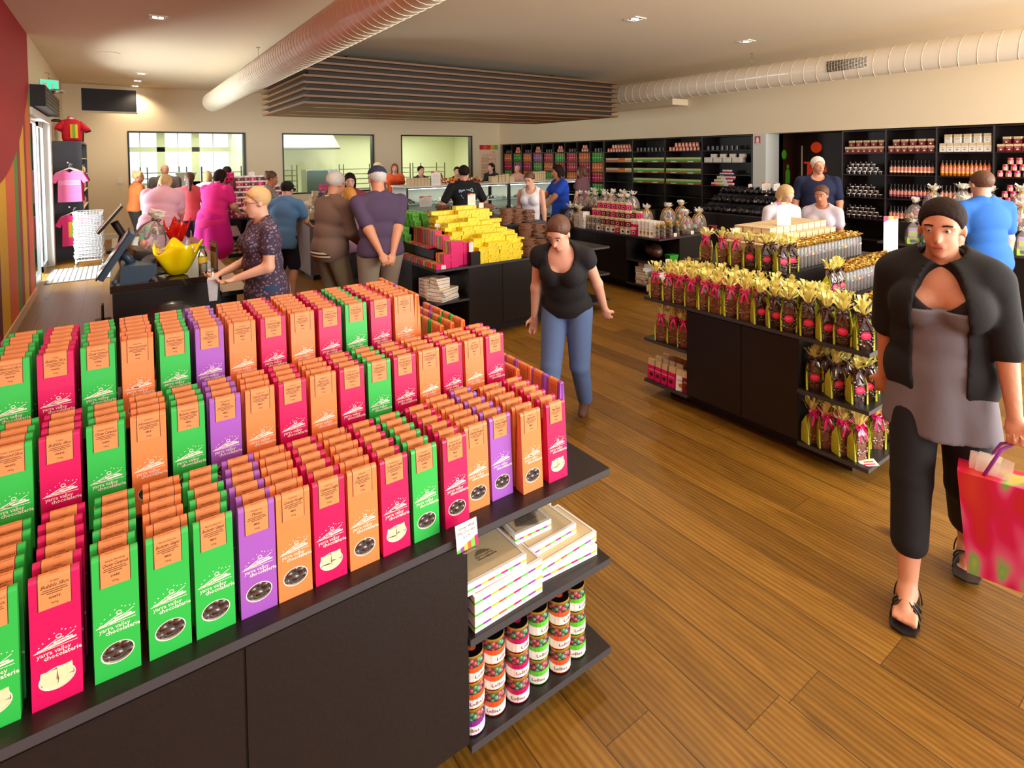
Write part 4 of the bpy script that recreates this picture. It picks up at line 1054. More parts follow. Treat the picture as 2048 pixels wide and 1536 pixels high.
def gcube():
    s = .078; m = MB().frustum(s * .86, s * .86, s, s, 0, s, mat('apple_green', rgb(120, 215, 90), .4)); o = m.obj('green_box'); b = MB()
    for q in (-1, 1): b.poly([(q * .014 + .009 * math.cos(t * PI / 5), -s * .475, .05 + .007 * math.sin(t * PI / 5)) for t in range(10)], M_black)
    b.box(-.012, .012, -s * .48, -s * .47, .026, .030, M_black); b.obj('box_print', o)
    return o
for i, (x, y, z) in enumerate([(2.54, 5.86 + .1 * j, .7602 + .0 * j) for j in range(6)] + [(2.54, 5.90 + .1 * j, .8392) for j in range(5)] + [(2.65, 5.78 + .1 * j, .9052) for j in range(5)] + [(2.65, 5.84 + .1 * j, .9842) for j in range(4)] + [(2.78, 5.80 + .1 * j, 1.0502) for j in range(6)] + [(2.78, 5.84 + .1 * j, 1.1292) for j in range(5)] + [(2.89, 5.82 + .1 * j, 1.1292 - .079) for j in range(5)] + [(2.89, 5.86 + .1 * j, 1.1292) for j in range(5)]):
    g = [('outer low tier', 0), ('outer upper tier', 6), ('second file low tier', 11), ('second file upper tier', 16), ('third file low tier', 20), ('third file upper tier', 26), ('inner file low tier', 31), ('inner file upper tier', 36)]
    q = max([t for t in g if t[1] <= i], key=lambda t: t[1])
    place(('gc', 0), gcube, (x, y, z), R(-18 + rn.uniform(-12, 12)), 'apple green cube box with a printed face, %s, %s back' % (q[0], ORD[i - q[1]]), 'green box', 'apple green cube boxes')
M_bark = mat('bark_slab', rgb(120, 78, 52), .5, bump=.8, bscale=50, vary=.5)
def bark_():
    m = MB(); rr = random.Random(2); n = 10; pts = []
    for i in range(n):
        a = 2 * PI * i / n; pts.append((.085 * math.cos(a) * (1 + rr.uniform(-.12, .12)), .055 * math.sin(a) * (1 + rr.uniform(-.15, .15))))
    m.poly([(x, y, .014 + rr.uniform(-.003, .003)) for x, y in pts], M_bark); m.poly([(x, y, 0) for x, y in pts][::-1], M_bark)
    for i in range(n):
        j = (i + 1) % n; m.poly([(pts[i][0], pts[i][1], 0), (pts[j][0], pts[j][1], 0), (pts[j][0] * 1.02, pts[j][1] * 1.02, .014), (pts[i][0] * 1.02, pts[i][1] * 1.02, .014)], M_bark)
    return m.obj('bark_piece')
sp = [(3.66, 4.88, 12, .7602), (3.84, 4.9, 10, .7602), (4.02, 4.9, 11, .7602), (3.80, 5.12, 11, .9052), (3.98, 5.13, 10, .9052), (4.16, 5.14, 8, .9052), (3.74, 5.42, 12, 1.0502), (3.92, 5.45, 11, 1.0502), (4.1, 5.48, 9, 1.0502), (3.3, 5.80, 14, 1.0502), (3.5, 5.8, 14, 1.0502), (3.7, 5.8, 14, 1.0502), (3.12, 5.82, 15, 1.0502)]
for i, (x, y, n, z) in enumerate(sp):
    for k in range(n):
        place(('slab', 0), bark_, (x + rn.uniform(-.01, .01), y + rn.uniform(-.01, .01), z + k * .0155), R(rn.uniform(-25, 25)), 'brown wrapped bark slab, %s layer of the %s pile along' % (ORD[k], ORD[i]), 'chocolate slab', 'piled brown slabs')
tall_card(.09, .13, (3.33, 5.52, 1.2936), R(-20), 'white leaning sign card behind the yellow boxes')
tall_card(.055, .06, (3.46, 5.52, 1.2532), R(-20), 'small square price card right of the leaning sign behind the yellow boxes')
# shelf below: piles of white gift boxes
for i, (x, y, sz, n, r_) in enumerate(((2.62, 4.92, big, 3, 30), (2.60, 5.1, mid_, 5, 10), (2.70, 4.98, mid_, 0, 0))):
    for k in range(n): gbox(sz, (x, y, .4402 + k * .037), R(r_ + (k * 37) % 14 - 7) , 'white gift box, %s of the %s pile on the shelf under the striped bars' % (ORD[k], ['near', 'far'][i]), 'white gift boxes under the striped bars')
for k in range(3): gbox(sml, (2.58, 4.90, .4402 + (3 + k) * .037), R(20 - 8 * k), 'small white gift box on the near pile under the striped bars, %s' % ORD[k], 'white gift boxes under the striped bars')
for k in range(4): gbox(sml, (2.76, 5.25, .4402 + k * .037), R(3), 'small white gift box, %s of the rear pile under the striped bars' % ORD[k], 'white gift boxes under the striped bars')

# ================================================================= fourth table: nobble boxes, tubes of balls, gift baskets
I4 = (5.66, 7.17, 4.75, 7.05)
island('display_table', 'dark display table with pink boxes and cellophane gift baskets', *I4, cx=.42, cy=.57, splits=[('y', 5.66 + .012, [5.32, 5.88, 6.47])])
def win_box(c, w=.075, d=.05, h=.1):
    o = MB().box(-w / 2, w / 2, -d / 2, d / 2, 0, h, c).obj('sweet_box'); t = MB().box(-w / 2 - .0006, w / 2 + .0006, -d / 2 - .0006, d / 2 + .0006, h * .72, h + .0006, M_cream); t.obj('box_top', o)
    n = 10; p = MB().poly([(w * .27 * math.cos(2 * PI * q / n), -d / 2 - .001, h * .34 + w * .27 * math.sin(2 * PI * q / n)) for q in range(n)], M_white).poly([(w * .2 * math.cos(2 * PI * q / n), -d / 2 - .0016, h * .34 + w * .2 * math.sin(2 * PI * q / n)) for q in range(n)], M_choc)
    p.obj('front_window', o)
    return o
M_grey = mat('grey_card', rgb(140, 135, 140), .45)
rn = random.Random(9)
def wrow(x, ys, z, cs, name):
    for i, (y, c) in enumerate(zip(ys, cs)):
        cm = {'g': M_grey, 'p': M_maroon, 'w': M_white, 'r': M_red, 'k': M_pink}[c]; cn = {'g': 'grey', 'p': 'maroon', 'w': 'white', 'r': 'red', 'k': 'pink'}[c]
        place(('wb', c), lambda: win_box(cm), (x, y, z), R(-90 + rn.uniform(-8, 8) + 25), '%s windowed box with a cream top, %s, %s' % (cn, nth(i, len(ys), 'from the far end', 'from the near end'), name), 'windowed box', 'windowed boxes on the fourth table, ' + name)
ys = [6.1 - .095 * i for i in range(10)]
wrow(5.73, ys, .7602, 'ggwgwwrwwk', 'outer file')
wrow(5.73, ys[:9], .8612, 'gggppprpp', 'outer file second layer')
wrow(5.83, ys[:9], .7602, 'ppppkkppk', 'second file')
wrow(5.83, ys[:9], .8612, 'pgpppkpkp', 'second file second layer')
wrow(5.83, ys[:8], .9622, 'kkppkppp', 'second file third layer')
wrow(5.94, ys[:9], .9622 , 'kppkkwppk', 'third file third layer'); wrow(5.94, ys[:9], .8612, 'kppkkwppk', 'third file second layer'); wrow(5.94, ys[:9], .7602, 'kppkkwppk', 'third file')
wrow(5.94, ys[:7], 1.0632, 'kkkkkkk', 'third file top layer')
for j in range(3):
    for i in range(4):
        place(('nb', 'wp'), lambda: nut_box(M_white, M_white, .07, .05, .2), (5.74 + j * .09, 5.12 - i * .062, .7602), R(-65), 'tall white gable carton, %s file, %s' % (['outer', 'second', 'third'][j], nth(i, 4, 'from the far end', 'from the near end')), 'carton', 'tall white cartons on the fourth table')
        place(('nb', 'pp'), lambda: nut_box(M_pink, M_white, .07, .05, .2), (5.76 + j * .09, 5.36 - i * .062, .7602 ), R(-65), 'tall pink gable carton, %s file, %s' % (['outer', 'second', 'third'][j], nth(i, 4, 'from the far end', 'from the near end')), 'carton', 'tall pink cartons on the fourth table')
M_ball = mat('gilt_ball', rgb(120, 98, 66), .3, metal=.3, coat=.5, bump=.4, bscale=60)
def ball_tube():
    o = MB().lathe([(0, .001), (.027, 0), (.028, .003), (.028, .17), (.0, .172)], M_film, 14).obj('ball_tube'); b = MB()
    for k in range(3): b.ball((0, 0, .032 + .05 * k), .0235, M_ball, 12)
    b.obj('chocolate_balls', o); MB().lathe([(.0285, .15), (.0287, .162)], M_gold, 14).cyl(.0275, .0, .006, M_pink, 12).obj('gold_band', o)
    f = frill(5, .03, .03, 3, M_gold, .003); f.xform(Matrix.Translation((0, 0, .17))); f.obj('gold_tie', o)
    return o
for i, (x, y) in enumerate(((5.74, 4.84), (5.81, 4.80), (5.88, 4.86), (5.95, 4.80), (6.02, 4.86), (6.09, 4.80), (6.15, 4.86), (6.03, 4.93), (6.10, 4.95), (5.90, 4.94))):
    place(('bt', 0), ball_tube, (x, y, .7602), 0, 'clear tube of golden chocolate balls, %s' % nth(i, 10, 'from the table corner', 'from the baskets'), 'sweet tube', 'tubes of golden balls')
# gift baskets in clear wrap
PAST = [mat('treat_' + n, rgb(*c), .35, coat=.5) for n, c in (('peach', (240, 150, 110)), ('pale', (236, 226, 214)), ('mint', (100, 200, 140)), ('rose', (225, 60, 120)), ('lilac', (180, 140, 200)), ('gold', (220, 180, 80)), ('cocoa', (100, 55, 40)))]
def basket(s, seed, egg=False):
    rr = random.Random(seed)
    o = MB().frustum(s * .9, s * .62, s, s * .7, 0, s * .22, mat('wicker', rgb(92, 76, 30), .6, bump=.8, bscale=70, vary=.4)).obj('gift_basket')
    t = MB()
    for k in range(22):
        a = rr.uniform(0, 2 * PI); q = rr.uniform(0, 1) ** .6; zz = s * (.26 + rr.uniform(0, .62)); sh = (1 - (zz / s - .2) * .75)
        x, y = q * s * .36 * sh * math.cos(a), q * s * .26 * sh * math.sin(a)
        m_ = rr.choice(PAST)
        if rr.random() < .5: t.ball((x, y, zz), s * rr.uniform(.05, .1), m_, 8, (1, 1, 1.3))
        else:
            b = MB().box(-s * .07, s * .07, -s * .03, s * .03, -s * .12, s * .12, m_); b.xform(Matrix.Translation((x, y, zz)) @ Matrix.Rotation(rr.uniform(-.6, .6), 4, 'Y') @ Matrix.Rotation(rr.uniform(0, 3), 4, 'Z')); t.merge(b)
    t.obj('treats', o)
    if egg:
        e = MB(); 
        for q in (-.2, .2): e.tube([(s * .5 * math.cos(a) * (1 if True else 1), q * s * .6, s * .2 + s * .95 * math.sin(a)) for a in [PI * i / 14 for i in range(15)]], s * .018, mat('orange_handle', rgb(240, 160, 60), .4), 6)
        e.obj('handle', o)
    w = MB(); n = 14
    def wv(i, a): return (math.sin(a * 5 + i) * s * .018, 0)
    w.lathe([(s * .5, 0), (s * .56, s * .22), (s * .52, s * .55), (s * .36, s * .9), (s * .12, s * 1.12), (s * .05, s * 1.18)], M_wrap, n, wave=wv)
    w.xform(Matrix.Diagonal((1, .75, 1, 1))); w.obj('clear_wrap', o)
    f = frill(13, s * .34, s * .42, seed, M_frillW, s * .03); f.xform(Matrix.Translation((0, 0, s * 1.15))); f.obj('frill', o)
    bow(M_gold if seed % 2 else M_brownrib, s * 1.16, s * .14, True, seed).obj('ribbon', o)
    return o
def bsk(s, seed, egg, loc, rot, label, grp='wrapped gift baskets'): return place(('bsk', round(s, 2), seed % 3, egg), lambda: basket(s, seed % 3, egg), loc, rot, label, 'gift basket', grp)
for i, (x, y, s) in enumerate(((6.40, 4.91, .21), (6.70, 4.92, .22), (6.48, 5.28, .22), (6.80, 5.30, .22), (6.25, 5.48, .2))):
    bsk(s, i, True, (x, y, .7602 if i < 2 else .8302), R(-20), 'egg shaped wrapped basket with an orange handle, ' + ['nearest the ball tubes', 'at the right table corner', 'behind the one beside the ball tubes', 'at the back by the dark bags', 'rear one behind the tubes'][i])
riser(6.2, 7.1, 5.1, 5.55, .76, .83, 'low dark step under the rear egg shaped baskets')
riser(6.05, 6.7, 5.7, 6.9, .76, 1.0, 'dark step under the row of white frilled baskets')
for i in range(7): bsk(.18, i, False, (6.16 + .02 * (i % 2), 6.80 - i * .172, 1.0002), R(-60 + 10 * (i % 3)), 'white frilled basket on the dark step, %s' % nth(i, 7, 'from the far end', 'from the near end'), 'row of white frilled baskets')
for i in range(5): bsk(.2, i + 1, False, (6.44 + .02 * (i % 2), 6.76 - i * .21, 1.0002), R(-50), 'white frilled basket in the rear row on the step, %s' % nth(i, 5, 'from the far end', 'from the near end'), 'rear row of white frilled baskets')
bsk(.22, 1, False, (5.80, 6.42, .7602), R(-40), 'white frilled basket standing on the table, left of the step'); bsk(.22, 2, False, (5.85, 6.68, .7602), R(-60), 'white frilled basket at the far left of the table')
for i, (x, y) in enumerate(((5.72, 6.22), (5.74, 6.36))):
    for k in range(11 - 2 * i): gbox((.12, .1, .022), (x + rn.uniform(-.005, .005), y, .7602 + k * .0225), R(rn.uniform(-8, 8)), 'thin cream gift box, %s of the %s tower by the windowed boxes' % (ORD[k], ['near', 'far'][i]), 'towers of thin gift boxes')
for i, (x, y) in enumerate(((6.36, 4.765), (6.7, 4.765), (6.0, 4.762))):
    c = card(.045, .05, [('Gift', .75, .01), ('$25', .45, .01)], base=False); tag(c, 'small price card on the fourth table edge, ' + ['below the nearest egg basket', 'below the corner egg basket', 'below the ball tubes'][i], 'price card'); c.location = (x, y, .7602); c.rotation_euler = (R(-12), 0, R(-20))
tag(MB().frustum(.1, .1, .11, .11, 0, .05, M_maroon).obj('small_tub', None, (7.05, 4.95, .7602)), 'small dark red tub at the right corner of the fourth table', 'tub')
# its open shelves
s = MB().ball((0, 0, .11), .13, mat('dark_shelf_hamper', rgb(70, 38, 24), .4, coat=.4, bump=.8, bscale=30, vary=.5), 12, (1.6, .9, .8), jit=.15)
tag(s.obj('wrapped_hamper', None, (5.9, 5.05, .4402), R(60)), 'dark brown wrapped hamper in the shadow of the open shelf', 'hamper')
tag(MB().frustum(.12, .09, .15, .11, 0, .08, mat('bright_green', rgb(60, 170, 50), .4)).obj('green_tub', None, (6.0, 4.83, .4402), R(-10)), 'bright green tub on the open shelf of the fourth table', 'tub')
c = card(.07, .045, [('$15', .6, .015)], base=False); tag(c, 'cream price card beside the green tub on the open shelf', 'price card'); c.location = (5.84, 4.77, .4402)
for i, (x, y, sz, n) in enumerate(((5.80, 5.10, mid_, 8), (5.80, 4.88, mid_, 5), (5.98, 4.86, sml, 8))):
    zz = 0
    for k in range(n): gbox(sz if k < n - 2 else sml, (x, y, .1202 + k * .037), R(rn.uniform(-10, 10)), 'striped cream gift box, %s of the %s pile under the fourth table' % (ORD[k], ['rear', 'front', 'right'][i]), 'gift boxes under the fourth table')
# silver lidded jars and small boxes on its far left shelves
def lidjar():
    o = MB().cyl(.03, 0, .06, mat('cocoa_jar', rgb(150, 110, 105), .3, coat=.5), 12).obj('lidded_jar'); MB().cyl(.028, .06, .078, mat('silver_lid', rgb(225, 222, 220), .25, metal=.5), 12).obj('lid', o); return o
for lv in range(3):
    for i in range(5):
        place(('lj', 0), lidjar, (5.70 + .03 * (i % 2), 6.55 + i * .075, .4402 + lv * .08), 0, 'silver lidded jar, %s layer, %s' % (['bottom', 'middle', 'top'][lv], nth(i, 5, 'from the cabinet', 'from the far end')), 'jar', 'silver lidded jars')
for lv in range(2):
    for i in range(5): place(('cube', 1), lambda: cube_box(.07, .07, .07), (5.72, 6.55 + i * .08, .1202 + lv * .0705), R(-90), 'cream cube box under the silver lidded jars, %s layer, %s' % (['lower', 'upper'][lv], nth(i, 5, 'from the cabinet', 'from the far end')), 'box', 'cream cubes under the jars')

# ================================================================= fifth table: dark foil bags
I5 = (9.05, 10.35, 5.15, 6.75)
island('display_table', 'dark display table heaped with shiny black foil bags', *I5, cut=(0, 0, 0, 0), splits=[('y', 9.05 + .012, [5.2, 5.72, 6.24, 6.7])])
riser(9.35, 10.1, 5.3, 6.65, .76, .92, 'dark riser under the upper black foil bags')
riser(9.6, 10.1, 5.35, 6.6, .92, 1.08, 'dark top riser under the highest black foil bags')
def foil(seed):
    rr = random.Random(seed)
    o = MB().ball((0, 0, .05), .062, mat('black_foil', rgb(26, 22, 34), .13, coat=1, metal=.2, bump=.8, bscale=26), 9, (1, .8, .85), jit=.3, rnd=rr, smooth=False).obj('foil_bag')
    f = frill(6, .04, .05, seed, mat('foil_frill', rgb(70, 62, 84), .1, metal=.7), .004); f.xform(Matrix.Translation((0, 0, .09))); f.obj('foil_top', o)
    p = MB(); 
    for k in range(3): a = rr.uniform(0, 6.28); p.poly([(.05 * math.cos(a) , .045 * math.sin(a), .05), (.055 * math.cos(a + .4), .05 * math.sin(a + .4), .06), (.04 * math.cos(a + .3), .035 * math.sin(a + .3), .085)], mat('foil_glint', rgb(225, 225, 230), .15, metal=.6))
    p.obj('painted_glint', o)  # pale patches standing in for highlights on the black foil
    return o
for lv, (x0, nx, z) in enumerate(((9.11, 3, .7602), (9.4, 3, .9202), (9.66, 4, 1.0802))):
    for i in range(nx):
        for j in range(12):
            y = 5.24 + j * .118 + .03 * (i % 2)
            if y > 6.66: continue
            if lv == 0 and x0 + i * .105 > 9.3 and y > 5.25: continue
            place(('foil', (i * 5 + j * 3) % 5), lambda: foil((i * 5 + j * 3) % 5), (x0 + i * .105, y, z), R(rn.uniform(0, 360)), 'shiny black foil bag, %s, %s file of the %s level' % (nth(j, 12, 'from the near end', 'from the far end'), ORD[i], ['table', 'middle', 'top'][lv]), 'foil bag', 'shiny black foil bags')
tall_card(.14, .14, (9.62, 5.62, 1.1802), R(-60), 'white sign with coloured edge at the near top of the foil bags')
tall_card(.10, .14, (9.62, 5.42, 1.1802), R(-60), 'second white sign at the near top of the foil bags')
tall_card(.07, .08, (10.05, 6.2, 1.1802), R(-60), 'small card behind the foil bags toward the wall shelf')

# ================================================================= sixth table, right edge
I6 = (7.6, 9.2, .4, 3.0)
island('display_table', 'dark display table at the right edge behind the walking woman', *I6, cut=(1, 1, 1, 1), cx=.5, cy=.8)
riser(7.95, 9.0, .8, 2.9, .76, .98, 'dark riser under the frilled baskets at the right edge')
def egg_pack(c, nm):
    s = .13; cm = mat('pack_' + nm, rgb(*c), .4)
    o = MB().frustum(.12, .09, .12, .09, 0, .07, cm).obj('wrapped_pack'); MB().poly([(.035 * math.cos(t * PI / 8), -.0458, .036 + .02 * math.sin(t * PI / 8)) for t in range(16)], mat('pack_seal', rgb(30, 50, 90), .4)).obj('seal', o)
    q = MB().box(-.05, .05, -.012, .012, .07, .19, PAST[4]); q.box(-.04, .04, -.016, -.012, .09, .15, mat('pack_top_' + nm, rgb(*c), .4)); q.obj('treats', o)
    w = MB().lathe([(.075, 0), (.078, .07), (.07, .15), (.04, .22), (.01, .26)], M_wrap, 10, wave=lambda i, a: (math.sin(a * 4 + i) * .006, 0)); w.xform(Matrix.Diagonal((1, .7, 1, 1))); w.obj('clear_wrap', o)
    f = frill(8, .05, .06, 2, M_frillW, .005); f.xform(Matrix.Translation((0, 0, .25))); f.obj('frill', o)
    return o
for i in range(9):
    c, nm = [((175, 205, 70), 'lime'), ((70, 190, 150), 'teal'), ((80, 200, 50), 'green')][i % 3]
    place(('ep', nm), lambda: egg_pack(c, nm), (7.70, 2.66 - i * .165, .7602), R(-65), '%s based wrapped pack with a dark seal, %s' % (nm, nth(i, 9, 'from the far end', 'from the near end')), 'wrapped pack', 'wrapped packs on the right edge table')
for i in range(8): bsk(.2 + .02 * (i % 3), i, False, (8.04 + .02 * (i % 2), 2.76 - i * .25, .9802), R(-60 + 13 * (i % 3)), 'frilled basket in the front row at the right edge, %s' % nth(i, 8, 'from the far end', 'from the near end'), 'frilled baskets at the right edge')
for i in range(7): bsk(.22 + .02 * (i % 2), i + 1, False, (8.45 + .05 * (i % 2), 2.7 - i * .28, 1.10), R(-60), 'frilled basket in the raised row at the right edge, %s' % nth(i, 7, 'from the far end', 'from the near end'), 'raised frilled baskets at the right edge')
riser(8.22, 8.95, .85, 2.88, .98, 1.0998, 'small dark riser under the raised frilled baskets')
for k in range(5): gbox(big, (7.76, 1.06, .1202 + k * .037), R(80), 'white gift box, %s of the pile on the lowest shelf at the right edge' % ORD[k], 'gift boxes at the right edge')
# ================================================================= wall shelving and its goods
def shelving(name, label, ys, zs, x0=10.9, x1=11.385):
    t = thing(name, label, 'wall shelving', ((x0 + x1) / 2, (ys[0] + ys[-1]) / 2, 0)); ox, oy = (x0 + x1) / 2, (ys[0] + ys[-1]) / 2
    T = .022; ym, yM = min(ys) - oy, max(ys) - oy
    MB().box(x1 - ox - .02, x1 - ox, ym, yM, 0, zs[0], M_dark).obj('back_panel', t)
    for y in ys: MB().box(x0 - ox, x1 - ox - .02, y - oy - T / 2, y - oy + T / 2, 0, zs[0], M_dark).box(x0 - ox - .001, x0 - ox, y - oy - T / 2, y - oy + T / 2, 0, zs[0], M_darkedge).obj('upright', t)
    for z in zs:
        for a, b in zip(sorted(ys)[:-1], sorted(ys)[1:]): MB().box(x0 - ox + .002, x1 - ox - .02, a - oy + T / 2, b - oy - T / 2, z - T, z, M_dark).obj('shelf', t)
    return t
NY = [15.954, 15.41, 14.86, 14.32, 13.77, 13.23, 12.69, 12.15, 11.60, 11.066]; NZ = [2.245, 1.954, 1.666, 1.391, 1.106, .80, .50, .12]
WY = [11.04, 10.013, 8.965, 7.913, 6.69]; WZ = [2.245, 1.933, 1.661, 1.399, 1.144, .85, .5, .12]
RY = [4.893, 4.185, 3.45, 2.722, 1.99]; RZ = [2.245, 1.84, 1.457, 1.05, .669, .3]
shelving('wall_shelving', 'dark shelving with nine narrow bays of coloured bags in the far right corner', NY, NZ)
shelving('wall_shelving', 'dark shelving with four wide bays of trays and cans, left of the doorway', WY, WZ)
shelving('wall_shelving', 'dark shelving with bottles and boxes, right of the doorway', RY, RZ)
def can_(c):
    o = MB().cyl(.036, 0, .092, mat('can_' + c, rgb(*{'o': (236, 92, 40), 'p': (222, 24, 110), 'k': (30, 24, 26)}[c]), .35, coat=.3), 14).obj('striped_can' if c != 'k' else 'dark_mug'); m = MB(); r = .0366
    if c == 'k':
        for a in (-.5, 2.6): m.poly([(r * math.cos(a), r * math.sin(a), .02), (r * math.cos(a + .7), r * math.sin(a + .7), .02), (r * math.cos(a + .7), r * math.sin(a + .7), .075), (r * math.cos(a), r * math.sin(a), .075)], M_white)
        m.obj('label', o); MB().tube([(.036, 0, .075), (.055, 0, .07), (.055, 0, .03), (.036, 0, .025)], .005, M_black, 6).obj('handle', o)
    else:
        for i in range(12):
            a = 2 * PI * i / 12; m.poly([(r * math.cos(a), r * math.sin(a), .004), (r * math.cos(a + .3), r * math.sin(a + .3), .004), (r * math.cos(a + .3), r * math.sin(a + .3), .055), (r * math.cos(a), r * math.sin(a), .05 + .01 * (i % 3))], M_white if i % 2 else mat('can_line_' + c, rgb(*((245, 180, 160) if c == 'o' else (235, 215, 90))), .4))
        m.obj('stripes', o); MB().lathe([(.036, .088), (.038, .09), (.037, .094), (.033, .095)], M_gold, 14).obj('rim', o)
    return o
XB = 10.97
def bayname(b, n): return nth(b, n, 'narrow bay from left', 'narrow bay from right')
rn = random.Random(31)
rows = {1: 'OGOUPGPOG', 2: 'PUPGOPPPO', 3: 'GPOUGOOPP'}
for b in range(9):
    y1, y0 = NY[b] - .02, NY[b + 1] + .02
    for r_, s in rows.items():
        ck = s[b]; z = NZ[r_ + 1] + .0005
        for i in range(5):
            y = y1 - .047 - i * (y1 - y0 - .094) / 4
            place(('sb', ck), lambda: put('paper_bag', LITE[ck]), (XB, y, z), R(-90), '%s paper bag, %s, %s shelf, %s' % (BAGC[ck][0], nth(i, 5), ['', 'second', 'third', 'fourth'][r_], bayname(b, 9)), 'bag', 'paper bags in the narrow wall bays')
    z = NZ[1] + .0005
    if b % 2 == 0:
        for i in range(3): place(('can', 'k'), lambda: can_('k'), (XB + .02, y1 - .12 - i * .12, z), R(-90 + 20 * i), 'dark mug, %s, top shelf, %s' % (nth(i, 3), bayname(b, 9)), 'mug', 'dark mugs on the wall shelving')
    else:
        for lv, q in ((0, 3), (1, 2)):
            for i in range(q): place(('can', 'o'), lambda: can_('o'), (XB, y1 - .16 - i * .1 - lv * .05, z + lv * .0955), R(-90), 'orange striped can, %s layer, %s, %s' % (['lower', 'upper'][lv], nth(i, q), bayname(b, 9)), 'can', 'orange cans in the narrow bays')
for b in range(9):   # dim fifth shelf: bags again, partly hidden behind the counters
    y1, y0 = NY[b] - .02, NY[b + 1] + .02; ck = 'PGOPGOPGG'[b]
    if b < 7: continue
    for i in range(5): dup(PROTO[('sb', ck)], (XB, y1 - .047 - i * (y1 - y0 - .094) / 4, NZ[5] + .0005), R(-90), '%s paper bag, %s, fifth shelf, %s' % (BAGC[ck][0], nth(i, 5), bayname(b, 9)), 'paper bags in the narrow wall bays')
def pack(lo, hi, w=.048, d=.12, h=.085):
    o = MB().box(-w / 2, w / 2, -d / 2, d / 2, 0, h, lo).obj('snack_pack'); MB().box(-w / 2 - .0004, w / 2 + .0004, -d / 2 - .0005, d / 2 + .0005, h * .52, h + .0005, hi).poly([(-.012, -d / 2 - .001, h * .15), (.0, -d / 2 - .001, h * .12), (.012, -d / 2 - .001, h * .3), (.006, -d / 2 - .001, h * .42)], M_kline).obj('pack_top', o)
    return o
M_paleg = mat('pale_green_top', rgb(222, 226, 150), .5); M_leafg = mat('leaf_green', rgb(120, 180, 60), .45); M_tray = mat('orange_tray', rgb(190, 80, 30), .5)
for b in (1, 2):
    y1, y0 = WY[b] - .03, WY[b + 1] + .03
    for r_ in (1, 2, 3):
        z = WZ[r_ + 1] + .0005
        t = MB().box(-.07, .07, -(y1 - y0) / 2, (y1 - y0) / 2, 0, .028, M_tray).obj('display_tray', None, (XB - .015, (y0 + y1) / 2, z)); tag(t, 'long orange tray, %s shelf of the %s wide bay' % (ORD[r_], ORD[b]), 'tray')
        m = MB(); 
        for q in (-.22, .26): m.box(-.0715, -.0705, q - .08, q + .08, .004, .024, M_white)
        m.obj('price_strip', t)
        for i in range(18):
            place(('pk', 'g'), lambda: pack(M_leafg, M_paleg), (XB - .01, y1 - .028 - i * (y1 - y0 - .056) / 17, z + .0285), R(-90), 'green and cream pack, %s, %s shelf, %s wide bay' % (nth(i, 18), ORD[r_], ORD[b]), 'snack pack', 'snack packs in the wide bays')
M_tan = mat('tan_front', rgb(205, 120, 80), .5)
for r_ in (1, 2):
    z = WZ[r_ + 1] + .0005; y1, y0 = WY[0] - .04, WY[1] + .03
    for i in range(12):
        k = 0 if i < 6 else (1 if i < 9 else 2)
        place(('pk', k), lambda: pack([M_tan, M_orange, M_cream][k], [M_cream, M_tan, mat('butter_top', rgb(246, 226, 150), .5)][k], .072, .1, .105), (XB, y1 - .04 - i * .078, z), R(-90), '%s carton, %s, on the %s shelf of the first wide bay' % (['tan', 'orange', 'butter cream'][k], nth(i, 12), ORD[r_]), 'carton', 'cartons in the first wide bay')
for b in range(4):
    z = WZ[1] + .0005; y1, y0 = WY[b] - .03, WY[b + 1] + .03
    if b == 3: y0 = 6.91
    if b in (1, 3):
        n = 8 - (b == 3)
        for i in range(n): dup(PROTO[('can', 'k')], (XB + .02, y1 - .07 - i * .12, z), R(-100 + 25 * (i % 3)), 'dark mug, %s, top shelf of the %s wide bay' % (nth(i, n), ORD[b]), 'dark mugs on the wall shelving')
    else:
        for lv, n in ((0, 9), (1, 7)):
            for i in range(n): dup(PROTO[('can', 'o')], (XB, y1 - .08 - i * .1 - lv * .17, z + lv * .0955), R(-90), 'orange striped can, %s layer, %s, in the %s wide bay' % (['lower', 'upper'][lv], nth(i, n), ORD[b]), 'orange cans in the wide bays')
for i in range(4):
    for k in range(3): gbox((.2, .2, .036), (XB + .04, 7.76 - i * .235, WZ[2] + .0005 + k * .037), R(-90), 'flat gift box, %s of the %s pile in the fourth wide bay' % (ORD[k], ORD[i]), 'gift boxes in the fourth wide bay')
    for k in range(2): gbox((.12, .1, .036), (XB + .03, 7.70 - i * .235 - .04, WZ[2] + .0005 + (3 + k) * .037), R(-90), 'small gift box, %s on top of the %s pile in the fourth wide bay' % (ORD[k], ORD[i]), 'small gift boxes in the fourth wide bay')
# small display of mixed packets on the low shelf
M_mix = [M_pink, M_orange, M_lime, M_white, M_red]
for lv, n in enumerate((5, 4, 4, 3, 2)):
    for i in range(n): place(('mx', (lv + i) % 5), lambda: pack(M_mix[(lv + i) % 5], M_white, .1, .05, .07), (10.90 + lv * .03, 7.60 - i * .11 - lv * .05, 1.144 + .0005 + lv * .0705 - .0), R(-90), 'bright mixed packet, %s tier, %s, in the fourth wide bay' % (ORD[lv], nth(i, n)), 'packet', 'stepped mixed packets')
# fire sign on the pier
m = MB().box(0, .002, -.062, .062, 0, .16, mat('sign_red', rgb(215, 20, 30), .4)); x = -.0008
m.poly([(x, .03, .03), (x, -.03, .03), (x, -.03, .1), (x, -.018, .115), (x, -.018, .135), (x, .018, .135), (x, .018, .115), (x, .03, .1)], M_white)
m.box(x, 0, -.045, .045, .008, .02, M_white)
tag(m.obj('fire_extinguisher_sign', None, (10.896, 6.56, 2.05)), 'small red fire extinguisher sign on the pale pier', 'sign')
